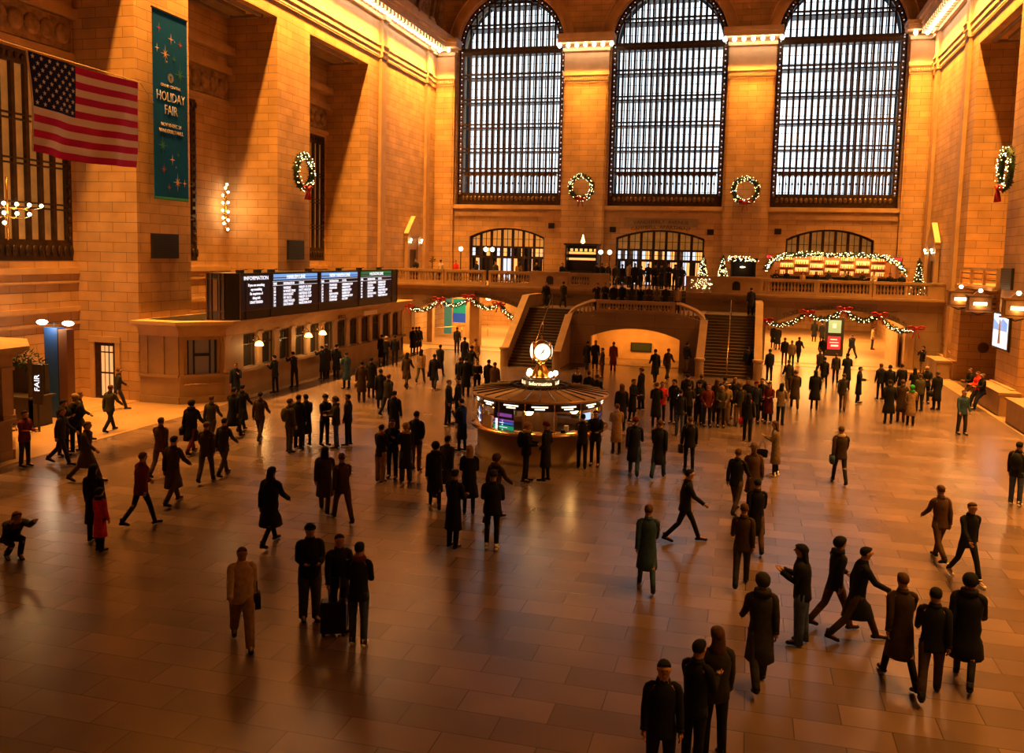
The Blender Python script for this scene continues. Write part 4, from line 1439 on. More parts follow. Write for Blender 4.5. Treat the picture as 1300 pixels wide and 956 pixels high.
# right bar with bottle shelves and a garland canopy
br = empty('balcony_bar', (12.3, 66.3, 4.4))
tag(br, 'glowing balcony bar with bottle shelves under a fairy-lit garland canopy', 'bar')
b = MB()
b.box(-4.2, 4.0, 1.4, 1.6, 0, 2.6); b.box(-4.3, -4.1, -.8, 1.6, 0, 2.3); b.box(3.9, 4.1, -.8, 1.6, 0, 2.3)
b.build('back_wall', mat('bar_wood', (.42, .2, .08), .5), br)
b = MB()
b.box(-4.2, 4.0, -1.0, -.5, 0, 1.1); b.box(-4.3, 4.1, -1.1, -.4, 1.1, 1.18)
b.build('counter', BLACK, br)
sh = MB()
for k in range(7):
    x0 = -3.6 + k * 1.03
    for z in ((1.25, 1.75, 2.3) if k % 2 == 0 else (1.45, 2.0)):
        sh.box(x0, x0 + .95, 1.05, 1.4, z - .03, z)
sh.build('shelves', mat('shelf_red', (.35, .08, .03), .5), br)
gl_ = MB()
for k in range(7):
    x0 = -3.6 + k * 1.03
    for z in ((1.25, 1.75, 2.3) if k % 2 == 0 else (1.45, 2.0)):
        gl_.box(x0 + .03, x0 + .92, 1.38, 1.395, z + .02, z + .3)
gl_.build('back_light', ORANGELIT, br)
area('bar_light', (12.2, 66.9, 6.9), 7, .6, 130, (1.0, .52, .18), (0, .3, -1))
cnp = MB(); rnd = random.Random(8)
path = [(-4.6, -.9, 1.6), (-4.2, -.8, 2.25), (-3.3, -.6, 2.6), (-1.5, -.5, 2.72), (0, -.5, 2.7), (1.5, -.5, 2.72), (3.2, -.6, 2.6), (4.0, -.8, 2.2), (4.5, -1.0, 1.5)]
cnp.tube(path, .14, 7)
cf = MB()
for i in range(len(path) - 1):
    for k in range(14):
        t = k / 14
        c = [path[i][q] * (1 - t) + path[i + 1][q] * t for q in range(3)]
        fluff(cnp, c, .18, 10, rnd, .18, .04)
        for _ in range(2):
            cf.ball((c[0] + rnd.uniform(-.1, .1), c[1] - .22, c[2] + rnd.uniform(-.2, .2)), .03, 4, 3)
cnp.build('garland_canopy', LEAF, br); cf.build('light_string', FAIRY, br)
# bottles on the shelves
bt = MB(); bt.smooth = True
bt.lathe([(.035, 0), (.035, .17), (.014, .21), (.014, .28)], (0, 0, 0), 7)
bmats = [mat('bottle_amber', (.6, .25, .05), .2), mat('bottle_green', (.05, .16, .06), .2), mat('bottle_clear', (.7, .65, .55), .15)]
bmesh_ = bt.mesh('bottle', bmats[0])
rnd = random.Random(4)
for k in range(7):
    x0 = 12.3 - 3.6 + k * 1.03
    for z in ((1.25, 1.75, 2.3) if k % 2 == 0 else (1.45, 2.0)):
        for j in range(6):
            o = bpy.data.objects.new('bottle', bmesh_)
            C.objects.link(o)
            o.location = (x0 + .1 + j * .15 + rnd.uniform(-.02, .02), 66.3 + 1.2, 4.4 + z)
            o.material_slots[0].link = 'OBJECT'; o.material_slots[0].material = rnd.choice(bmats)
            tag(o, 'small bottle standing on the glowing shelves of the balcony bar', 'bottle', 'bottles on the shelves of the right bar')
# left service stand
ls = empty('bar_stand', (-5.6, 66.4, 4.4))
tag(ls, 'small dark service stand with lit shelves left of the central doorway', 'bar')
b = MB()
b.box(-1.15, 1.15, .2, .5, 0, 3.0); b.box(-1.2, -1.1, -.6, .5, 0, 3.1); b.box(1.1, 1.2, -.6, .5, 0, 3.1); b.box(-1.3, 1.3, -.7, .6, 3.0, 3.12); b.box(-1.1, 1.1, -.7, -.2, 0, 1.1)
b.build('cabinet', BLACK, ls)
b = MB()
for z in (1.9, 2.35): b.box(-1.05, 1.05, .1, .18, z, z + .16)
for k in range(6): b.box(-.95 + k * .36, -.95 + k * .36 + .2, .05, .1, 2.55, 2.75)
b.build('lit_shelves', [ORANGELIT], ls)
b = MB(); b.smooth = True; b.lathe([(.02, 3.1), (.18, 3.25), (.1, 3.5), (.03, 3.8)], (0, 0, 0), 10); b.build('finial', SHADE, ls)
# dark stand with lights between trees and bar
ds_ = empty('drink_stand', (6.2, 64.5, 4.4))
tag(ds_, 'dark open stand edged with fairy lights right of the two small trees', 'stall')
b = MB(); b.box(-.9, .8, .3, .4, 0, 2.2); b.box(-.9, -.8, -.5, .4, 0, 2.2); b.box(.7, .8, -.5, .4, 0, 2.2); b.box(-1, .9, -.6, .5, 2.15, 2.3); b.box(-.9, .8, -.55, -.2, 0, 1.0)
b.build('body', BLACK, ds_)
b = MB(); rnd = random.Random(9)
for k in range(60): b.ball((rnd.uniform(-1.1, .95), -.62, rnd.uniform(2.1, 2.45)), .03, 4, 3)
b.ball((-.1, -.1, 1.7), .2, 8, 5, .05); b.build('light_string', FAIRY, ds_)
# exit signs
for x, l in ((8.05, 'red lit exit sign at the left end of the glowing bar'), (16.75, 'red lit exit sign right of the glowing bar')):
    e = MB().box(-.32, .32, -.06, .06, 0, .3).build('exit_sign', mat('exit_case', (.1, .01, .01), .5, 0, (1.0, .05, .04), .12), None, (x, 68.5, 6.75))
    tag(e, l, 'exit sign')
    text('EXIT', .28, EXITRED, (0, -.065, .05), PI / 2, 0, e, 'lettering', .004)
    MB().box(-.02, .02, 0, .6, .1, .16).build('bracket', DARK, e)

# corner doorways with pediment and two lamps
for s, l in ((-1, 'left'), (1, 'right')):
    ae = empty('pedimented_doorway', (s * 18.25, 63.55, 4.4))
    ae.rotation_euler = (0, 0, PI / 2 if s < 0 else -PI / 2)
    tag(ae, 'narrow stone doorway with a pointed pediment above the %s end of the balcony' % l, 'doorway')
    b = MB()
    b.box(-1.3, -.85, -.25, 0, 0, 3.2); b.box(.85, 1.3, -.25, 0, 0, 3.2); b.box(-1.4, 1.4, -.32, 0, 3.2, 3.5)
    b.prism([(-1.45, 3.5), (1.45, 3.5), (1.45, 3.6), (0, 4.9), (-1.45, 3.6)], -.34, 0, fY)
    b.box(-.85, .85, -.15, 0, 2.4, 3.2)
    b.build('surround', STONE_P, ae)
    MB().box(-.85, .85, -.06, -.02, 0, 2.4).build('door_leaf', BROWNM, ae)
    for q in (-1, 1):
        b = MB(); b.smooth = True; b.tube([(q * 1.1, -.25, 2.95), (q * 1.1, -.45, 2.9), (q * 1.1, -.45, 3.05)], .03, 6); b.ball((q * 1.1, -.45, 3.12), .09, 8, 6)
        b.build('lamp_globe', GLOBE, ae)
# speakers / dark grilles on side piers
for x, y0, y1, z0, z1, l in ((-18.3, 33.15, 34.95, 6.07, 7.14, 'black rectangular speaker panel below the green banner'), (-18.3, 44.83, 46.64, 6.03, 7.1, 'black rectangular speaker panel on the pier above the departure board'),
                             (18.3, 45.5, 47.3, 5.5, 6.5, 'black rectangular speaker panel on the right pier')):
    s = 1 if x < 0 else -1
    sp_ = MB().box(x, x + s * .12, y0, y1, z0, z1)
    o = sp_.build('speaker_panel', DARK); tag(o, l, 'speaker')
    f = MB()
    for k in range(10): f.box(x + s * .12, x + s * .135, y0 + .08, y1 - .08, z0 + .07 + k * .1, z0 + .10 + k * .1)
    f.build('grille', BLACK, o)
# sconce clusters on the left recess
def sconce_cluster(loc, rows, label):
    c = empty('lamp_cluster', loc)
    tag(c, label, 'wall lamp')
    f = MB(); f.smooth = True
    f.tube([(0, 0, -1.2), (0, 0, 1.2)], .04, 6)
    g = MB(); g.smooth = True
    for (dy, z) in rows:
        f.tube([(0, 0, z - .12), (.15, dy * .6, z - .2), (.2, dy, z - .1)], .02, 5)
        g.ball((.2, dy, z), .075, 8, 6)
    f.build('bracket', BRASS, c); g.build('bulbs', GLOBE, c)
    return c
sconce_cluster((-21.15, 43.35, 8.7), [(-.35, 1.1), (-.6, .7), (-.6, .3), (-.62, -.1), (-.58, -.5), (-.5, -.8), (-.2, 1.3), (-.1, .9), (-.1, .35), (-.1, -.15), (-.1, -.6), (-.15, -1.1)], 'cluster of small glowing bulbs on the wall between the two left piers')
point('cluster_light', (-20.6, 42.8, 8.7), 60, WARM, .4)
sconce_cluster((-21.0, 28.3, 7.9), [(-1.6 + .62 * k, .18) for k in range(6)] + [(-1.6 + .62 * k, -.18) for k in range(5)] + [(-.35, -.55)], 'two rows of glowing bulbs in front of the far left grille window')
point('cluster_light', (-20.2, 28.0, 7.9), 60, WARM, .4)

# right wall: gallery, lamp boxes, ad screen, vent, grille, ledges
gy = MB()
gy.box(18.0, 21.2, 47.5, 55.6, 5.45, 5.6); gy.box(17.9, 18.15, 47.5, 55.6, 5.38, 5.52)
gy.box(18.1, 18.25, 47.6, 55.5, 6.36, 6.48)
for y in (47.6, 50.2, 52.9, 55.4): gy.box(18.1, 18.25, y, y + .14, 5.6, 6.4)
o = gy.build('gallery_rail', STONE_P); tag(o, 'small stone gallery across the recess of the right wall', 'gallery')
g2 = MB()
for y in (48.0, 50.6, 53.3):
    for z in (5.85, 6.15): g2.box(18.14, 18.18, y, y + 1.9, z, z + .05)
g2.build('metal_bars', BROWNM, o)
scr = MB(); scr.box(18.35, 21.25, 47.5, 55.6, 5.6, 5.62)
for (x, y, z, l) in ((17.3, 51.2, 4.45, 'square hanging lamp box with glowing slot, left of the close pair by the right wall'), (17.55, 48.2, 4.35, 'square hanging lamp box with glowing slot, right of the close pair by the right wall'), (17.6, 42.0, 4.45, 'square hanging lamp box cut by the right edge of the picture')):
    lb = empty('lamp_box', (x, y, z)); tag(lb, l, 'lamp')
    b = MB(); b.box(.5, 18.32 - x, .05, .13, .1, .2); b.box(.5, 18.32 - x, .05, .13, .6, .68); b.box(-.55, .55, -.15, .2, 0, .8); b.box(-.62, .62, -.2, .25, .74, .82); b.box(-.62, .62, -.2, .25, -.04, .03)
    b.box(-.05, .75, .0, .08, .3, .38)
    b.prism([(-.3, .82), (.3, .82), (.12, 1.0), (-.12, 1.0)], -.1, .1, fY)
    b.box(-.5, -.38, -.2, -.15, .08, .7); b.box(.38, .5, -.2, -.15, .08, .7); b.box(-.38, .38, -.2, -.15, .56, .7); b.box(-.38, .38, -.2, -.15, .08, .2)
    b.build('case', mat('lamp_case', (.20, .11, .05), .45, .4), lb)
    b = MB(); b.box(-.3, .3, -.22, -.2, .3, .46); b.build('glowing_slot', SLOT, lb)
    b = MB(); b.smooth = True; b.ball((0, -.1, 1.02), .1, 10, 6); b.build('globe', GLOBE, lb)
    b = MB(); b.tube([(-.5, 0, 0), (0, .2, -.18), (.5, 0, 0)], .03, 5); b.tube([(.5, .05, .4), (.75, .05, .4)], .04, 5); b.build('bracket', DARK, lb)
    point('box_light', (x, y - .4, z + .3), 26, WARM, .12)
ad = MB().box(-.1, 0, -1.35, 1.35, 0, 1.75).build('advert_screen', DARK, None, (18.28, 46.6, 2.65)); tag(ad, 'bright upright advertising screen on the right pier', 'screen')
MB().box(-.12, -.1, -1.22, 1.22, .1, 1.66).build('display', POSTER, ad)
MB().slab([(-1.2, .9), (1.2, .9), (1.2, 1.45), (.3, 1.2), (-.4, 1.5), (-1.2, 1.3)], [], -.13, -.125, fX).build('picture_sky', POSTERB, ad)
MB().slab([(-.2, .3), (.25, .25), (.15, 1.35), (0, 1.5), (-.1, 1.3)], [], -.14, -.135, fX).build('picture_shape', WHITE, ad)
v = MB(); v.smooth = True
v.lathe([(.3, 0), (.3, .04), (.22, .06), (.05, .06)], (0, 0, 0), 20)
vo = v.build('round_vent', BROWNM, None, (19.6, 55.55, 1.95)); vo.rotation_euler = (PI / 2, 0, 0); tag(vo, 'round dark vent on the wall of the right recess', 'vent')
v = MB(); v.box(-.12, 0, -2.0, 2.0, 0, 1.5)
for k in range(9): v.box(-.15, -.12, -1.85, 1.85, .1 + k * .15, .16 + k * .15)
vo = v.build('wall_grille', BROWNM, None, (18.28, 64.4, .15)); tag(vo, 'brown slatted grille low on the right wall beyond the passage arch', 'grille')
for y0, y1, x0, l in ((56.0, 58.6, 17.3, 'low stone ledge against the right wall where a person sits'), (43.0, 47.3, 17.45, 'stone ledge below the bright advertising screen'), (36.5, 41.5, 17.35, 'stone ledge cut by the right edge of the picture')):
    b = MB(); b.box(x0, 18.3, y0, y1, 0, .95); b.box(x0 - .08, 18.3, y0 - .08, y1 + .08, .95, 1.06)
    tag(b.build('stone_ledge', STONE_DIM), l, 'ledge')
# brass handrails on the right pier
hr = MB(); hr.smooth = True; hr.tube([(18.15, 59.4, 1.75), (18.15, 57.6, 1.65), (18.15, 56.4, 1.45)], .03, 6); tag(hr.build('handrail', BRASS), 'short brass handrail on the right wall above the ledge', 'handrail')

# pier door at left
dr = empty('door_1', (-19.97, 32.28, 0)); struct(dr, 'narrow bronze door with pale glazed lattice in the left pier')
b = MB(); b.box(-.75, -.52, -.08, 0, 0, 2.45); b.box(.52, .75, -.08, 0, 0, 2.45); b.box(-.78, .78, -.1, 0, 2.45, 2.7); b.build('surround', STONE_P, dr)
MB().box(-.52, .52, -.02, .02, 0, 2.45).build('leaf', BRONZE, dr)
b = MB()
for x in (-.12, .08, .3):
    b.box(x - .07, x + .08, -.035, -.02, .15, 1.1); b.box(x - .07, x + .08, -.035, -.02, 1.18, 2.0); b.box(x - .07, x + .08, -.035, -.02, 2.06, 2.3)
b.build('glazing', mat('pale_glazing', (.8, .6, .35), .4, 0, (1.0, .6, .25), .45), dr)

# left passage between the ticket offices
bc = empty('blue_totem', (-18.6, 28.1, 0)); tag(bc, 'dark blue upright totem with two bright lamps in the left passage', 'totem')
MB().box(-.5, .1, -.2, .2, 0, 3.45).build('panel', mat('totem_blue', (.01, .07, .32), .6), bc)
MB().box(.12, .5, -.18, .2, 0, 3.4).build('side_panel', mat('totem_brown', (.14, .06, .03), .5), bc)
for x in (-.75, .42):
    b = MB(); b.smooth = True; b.ball((x, 0, 3.62), .26, 10, 6, .1, .12); b.build('lamp_head', mat('white_glow', (1, 1, 1), .3, 0, (1.0, .85, .7), 9.0), bc)
b = MB(); b.tube([(-.75, 0, 3.6), (.6, 0, 3.6)], .025, 6); b.tube([(-.2, 0, 3.4), (-.2, 0, 3.6)], .03, 6); b.build('lamp_arm', DARK, bc)
point('totem_light', (-18.7, 27.6, 3.5), 40, (1, .7, .4), .2)
sl_ = empty('market_stall', (-19.2, 26.5, 0)); tag(sl_, 'dark market stall with a framed notice beside the blue totem', 'stall')
b = MB(); b.box(-1.6, 1.2, -.5, .5, 0, 1.05); b.box(-1.7, 1.3, -.6, .6, 1.05, 1.12); b.box(-1.6, 1.1, .3, .5, 1.12, 2.2); b.box(-1.65, -1.55, -.5, -.4, 1.1, 2.5); b.box(1.1, 1.2, -.5, -.4, 0, 2.5); b.build('counter', mat('stall_dark', (.03, .022, .018), .6), sl_)
MB().box(-.9, -.1, -.56, -.5, 1.55, 2.0).build('notice', mat('notice_cream', (.6, .4, .2), .6, 0, (1, .5, .2), .1), sl_)
b = MB(); rnd = random.Random(6); 
for k in range(16): fluff(b, (rnd.uniform(-1.4, 1.0), .2, rnd.uniform(2.1, 2.6)), .22, 26, rnd, .2, .04)
b.build('foliage', LEAF, sl_)
vs_ = MB().box(-.2, .2, -.04, .04, 1.0, 2.4).build('hanging_sign', BLACK, None, (-17.3, 25.6, 0)); tag(vs_, 'narrow black upright sign with white letters in front of the stall', 'sign')
MB().box(-.03, .03, -.03, .03, 0, 1.0).build('post', DARK, vs_)
ft = text('FAIR', .3, SCREENWHITE, (-.1, -.05, 1.45), PI / 2, 0, vs_, 'lettering', .004, 'LEFT')
ft.rotation_euler = (PI / 2, -PI / 2, 0); ft.location = (.1, -.05, 1.45)

# things in the two passages
ak = empty('advert_kiosk', (12.55, 66.2, 0)); tag(ak, 'free-standing dark advert kiosk with green and red posters in the right passage', 'kiosk')
b = MB(); b.box(-.62, .62, -.2, .25, 0, 2.75); b.build('case', DARK, ak)
MB().box(-.42, .42, -.23, -.2, 1.65, 2.55).build('upper_poster', mat('poster_green', (.15, .3, .18), .5, 0, (.35, .5, .3), .5), ak)
MB().box(-.42, .42, -.23, -.2, .5, 1.4).build('lower_poster', SCREENRED, ak)
b = MB()
b.box(-.25, .2, -.24, -.23, 1.15, 1.22); b.box(-.3, .3, -.24, -.23, .95, 1.0); b.box(-.2, .3, -.24, -.23, .7, .82); b.box(-.15, .1, -.24, -.23, 2.0, 2.3); b.build('poster_marks', mat('poster_pale', (.8, .7, .6), .5, 0, (1, .7, .6), .6), ak)
for x, y, z, r, l in ((10.9, 63.5, 3.6, .3, 'bright ceiling light inside the right passage, left one'), (13.1, 63.8, 3.3, .16, 'round ceiling light inside the right passage, beyond the middle bow'), (-11.9, 63, 3.35, .2, 'round ceiling light inside the left passage'), (-16.2, 64, 2.9, .09, 'small warm lamp at the left side of the left passage')):
    b = MB(); b.smooth = True; b.ball((0, 0, 0), r, 12, 8, r * .8); b.lathe([(.04, r * .7), (.04, 4.04 - z)], (0, 0, 0), 6)
    tag(b.build('ceiling_lamp', [GLOBE], None, (x, y, z)), l, 'lamp')
lp = MB(); lp.box(-.05, .05, -1.4, 1.4, 0, 1.9); o = lp.build('lit_poster', GREENLIT, None, (-15.3, 68.5, 1.0)); o.rotation_euler = (0, 0, PI / 2.6)
tag(o, 'glowing green shop poster in the left passage', 'poster')
MB().box(-.06, .06, -1.4, 1.4, 0, .75).build('lower_picture', BLUELIT, o)
lp = MB(); lp.box(-.3, .3, -.05, .05, 0, 2.8); o = lp.build('teal_partition', mat('teal_panel', (.03, .16, .14), .5, 0, (.02, .14, .12), .5), None, (-16.1, 66.2, .3)); tag(o, 'narrow teal partition near the left edge of the left passage', 'partition')
gr_ = MB(); gr_.smooth = True; gr_.tube([(-16.2, 63.2, .95), (-13.6, 68.8, .95)], .03, 6)
for t in (0, .5, 1): gr_.tube([(-16.2 + 2.6 * t, 63.2 + 5.6 * t, 0), (-16.2 + 2.6 * t, 63.2 + 5.6 * t, .95)], .03, 6)
tag(gr_.build('passage_railing', BRASS), 'brass railing along the left passage in front of the green poster', 'railing')
MB_ = MB().box(-.9, .9, -.3, .3, 0, 2.6); o = MB_.build('ticket_machines', BLACK, None, (-9.6, 66.5, 0)); tag(o, 'dark ticket machine cabinet inside the left passage', 'ticket machine')
MB().box(-.7, .7, -.32, -.3, 1.3, 2.2).build('display', mat('machine_amber', (.3, .15, .05), .4, 0, (1, .4, .1), .25), o)
# balcony dining tables
for k, (x, y, l) in enumerate(((-16.3, 61.6, 'covered dining table nearest the left end of the balcony'), (-13.2, 61.3, 'dining table behind the rail left of the close pair of globe lamps'), (-10.2, 61.5, 'dining table behind the rail in front of the left arched window'), (-7.2, 62.2, 'dining table behind the left niche block'), (9.6, 61.5, 'dining table before the left part of the glowing bar'), (12.4, 61.6, 'dining table before the middle of the glowing bar'), (15.2, 61.5, 'dining table before the right part of the glowing bar'))):
    t = empty('dining_table', (x, y, 4.4)); tag(t, l, 'table')
    MB().box(-.8, .8, -.45, .45, .86, .92).build('table_top', mat('table_wood', (.35, .2, .1), .5), t)
    for sx in (-1, 1):
        for sy in (-1, 1): MB().box(sx * .72 - .03, sx * .72 + .03, sy * .38 - .03, sy * .38 + .03, 0, .86).build('leg', DARK, t)
st_ = empty('umbrella_stand', (-15.55, 60.9, 4.4)); tag(st_, 'bare menu stand with a sprig of greenery at the left end of the balcony', 'stand')
b = MB(); b.tube([(0, 0, 0), (0, 0, 1.8)], .03, 6); b.build('pole', DARK, st_); b = MB(); fluff(b, (0, 0, 1.7), .2, 60, random.Random(2), .15, .03); b.build('sprig', LEAF, st_)

# suitcase
sc = empty('suitcase', (0, 0, 0)); tag(sc, 'black upright suitcase with raised handle standing between the pair in the foreground', 'suitcase')
b = MB(); b.smooth = False
b.prism([(-.2, .07), (.2, .07), (.22, .1), (.22, .58), (.19, .62), (-.19, .62), (-.22, .58), (-.22, .1)], -.12, .12, fY)
b.build('shell', BLACK, sc)
b = MB(); b.tube([(-.09, .06, .6), (-.09, .06, 1.0), (.09, .06, 1.0), (.09, .06, .6)], .012, 6); b.build('handle', mat('grey_metal', (.3, .3, .32), .3, .8), sc)
for x in (-.17, .17):
    for yq in (-.08, .08): 
        b = MB(); b.smooth = True; b.ball((x, yq, .035), .035, 8, 6); b.build('wheel', DARK, sc)
b = MB(); b.box(-.16, .16, -.135, -.12, .12, .32); b.box(-.16, .16, -.135, -.12, .36, .56); b.build('pocket', DARK, sc)
SUIT = sc
# ================================================================== PEOPLE
CLOTH = {'k': (.008, .010, .018), 'n': (.010, .017, .05), 'g': (.07, .068, .068), 'd': (.028, .027, .028), 'b': (.085, .045, .025), 't': (.30, .20, .12), 'w': (.52, .42, .33),
         'r': (.60, .03, .025), 'm': (.13, .018, .022), 'j': (.05, .085, .24), 'o': (.06, .06, .035), 'e': (.03, .075, .16), 'p': (.55, .02, .09), 's': (.20, .15, .11), 'x': (.045, .028, .018), 'y': (.45, .27, .12), 'G': (.02, .30, .05)}
CM = {}
for k_, c_ in CLOTH.items():
    CM[k_] = noisy(mat('fabric_' + {'k': 'black', 'n': 'navy', 'g': 'grey', 'd': 'charcoal', 'b': 'brown', 't': 'tan', 'w': 'cream', 'r': 'red', 'm': 'maroon', 'j': 'denim', 'o': 'olive', 'e': 'teal', 'p': 'pink', 's': 'taupe', 'x': 'dark_brown', 'y': 'blond', 'G': 'green'}[k_], c_, .85, spec=.25), 14, .75, 1.25)

# pose: legs (forward angle, knee bend) x2, arms (forward angle, elbow bend, outward) x2, lean, hip height fixed later
POSES = {
    'stand': dict(L=((2, 3), (-3, 2)), A=((4, 12, 8), (2, 14, 8)), lean=0),
    'stand2': dict(L=((8, 10), (-4, 2)), A=((-4, 30, 10), (6, 20, 9)), lean=1),
    'pockets': dict(L=((3, 3), (-2, 2)), A=((-12, 55, 16), (-12, 55, 16)), lean=0),
    'phone': dict(L=((2, 3), (-3, 2)), A=((14, 100, 6), (12, 95, 6)), lean=3),
    'phone1': dict(L=((4, 4), (-3, 2)), A=((18, 110, 6), (2, 14, 8)), lean=3),
    'hold': dict(L=((2, 3), (-3, 2)), A=((10, 75, 7), (8, 78, 7)), lean=2),
    'walk': dict(L=((26, 6), (-20, 22)), A=((-22, 18, 6), (24, 25, 6)), lean=4),
    'walk2': dict(L=((-18, 26), (22, 6)), A=((22, 25, 6), (-20, 16, 6)), lean=4),
    'stride': dict(L=((32, 10), (-26, 18)), A=((-26, 20, 8), (28, 30, 8)), lean=7),
    'reach': dict(L=((4, 4), (-6, 3)), A=((55, 50, 4), (50, 55, 4)), lean=8),
    'photo': dict(L=((3, 3), (-3, 2)), A=((40, 115, 8), (40, 115, 8)), lean=-2),
    'sit': dict(L=((78, 75), (70, 66)), A=((20, 60, 6), (25, 55, 6)), lean=8),
    'perch': dict(L=((38, 22), (30, 20)), A=((15, 70, 6), (12, 72, 6)), lean=3),
    'crouch': dict(L=((100, 125), (85, 135)), A=((50, 30, 8), (60, 20, 8)), lean=38),
}


def joints(pose):
    P = POSES[pose]
    J = {}
    ln = math.radians(P['lean'])
    up = Vector((0, -math.sin(ln), math.cos(ln)))
    hip = Vector((0, 0, .93))
    J['pelvis'] = hip
    J['waist'] = hip + up * .17
    J['chest'] = hip + up * .38
    J['neck'] = hip + up * .545
    J['head'] = J['neck'] + up * .06 + Vector((0, -.015, 0))
    J['up'] = up
    for s, (a, b), (sa, el, out), nm in ((1, P['L'][0], P['A'][0], 'r'), (-1, P['L'][1], P['A'][1], 'l')):
        a, b = math.radians(a), math.radians(b)
        h = hip + Vector((s * .09, 0, -.03))
        d1 = Vector((s * .03, -math.sin(a), -math.cos(a)))
        d2 = Vector((s * .01, -math.sin(a - b), -math.cos(a - b)))
        k = h + d1 * .42
        an = k + d2 * .41
        J['hip' + nm], J['knee' + nm], J['ankle' + nm] = h, k, an
        fa = a - b
        foot = Vector((s * .04, -math.cos(min(0, fa) * .5), -.12 if fa > -.2 else -.5)).normalized()
        J['heel' + nm] = an + Vector((0, .05, -.045))
        J['toe' + nm] = an + foot * .17 + Vector((0, 0, -.035))
        sa, el, out = math.radians(sa), math.radians(el), math.radians(out)
        sh = J['chest'] + up * .095 + Vector((s * .165, 0, 0))
        u1 = Vector((s * math.sin(out), -math.sin(sa + ln), -math.cos(sa + ln))).normalized()
        inn = -.35 if el > .8 else .05
        u2 = Vector((s * inn * 1.0, -math.sin(sa + el + ln), -math.cos(sa + el + ln))).normalized()
        e = sh + u1 * .285
        w = e + u2 * .245
        J['sh' + nm], J['el' + nm], J['wr' + nm], J['hd' + nm] = sh, e, w, w + u2 * .09
        J['fd' + nm] = u2
    lo = min(J['ankler'].z, J['anklel'].z) - .085
    for k in J:
        if k != 'up' and not k.startswith('fd'):
            J[k] = J[k] - Vector((0, 0, lo))
    return J


def limb(mb, pts, rads, n=8, flat=1.0):
    mb.tube(pts, rads, n, flat=flat)


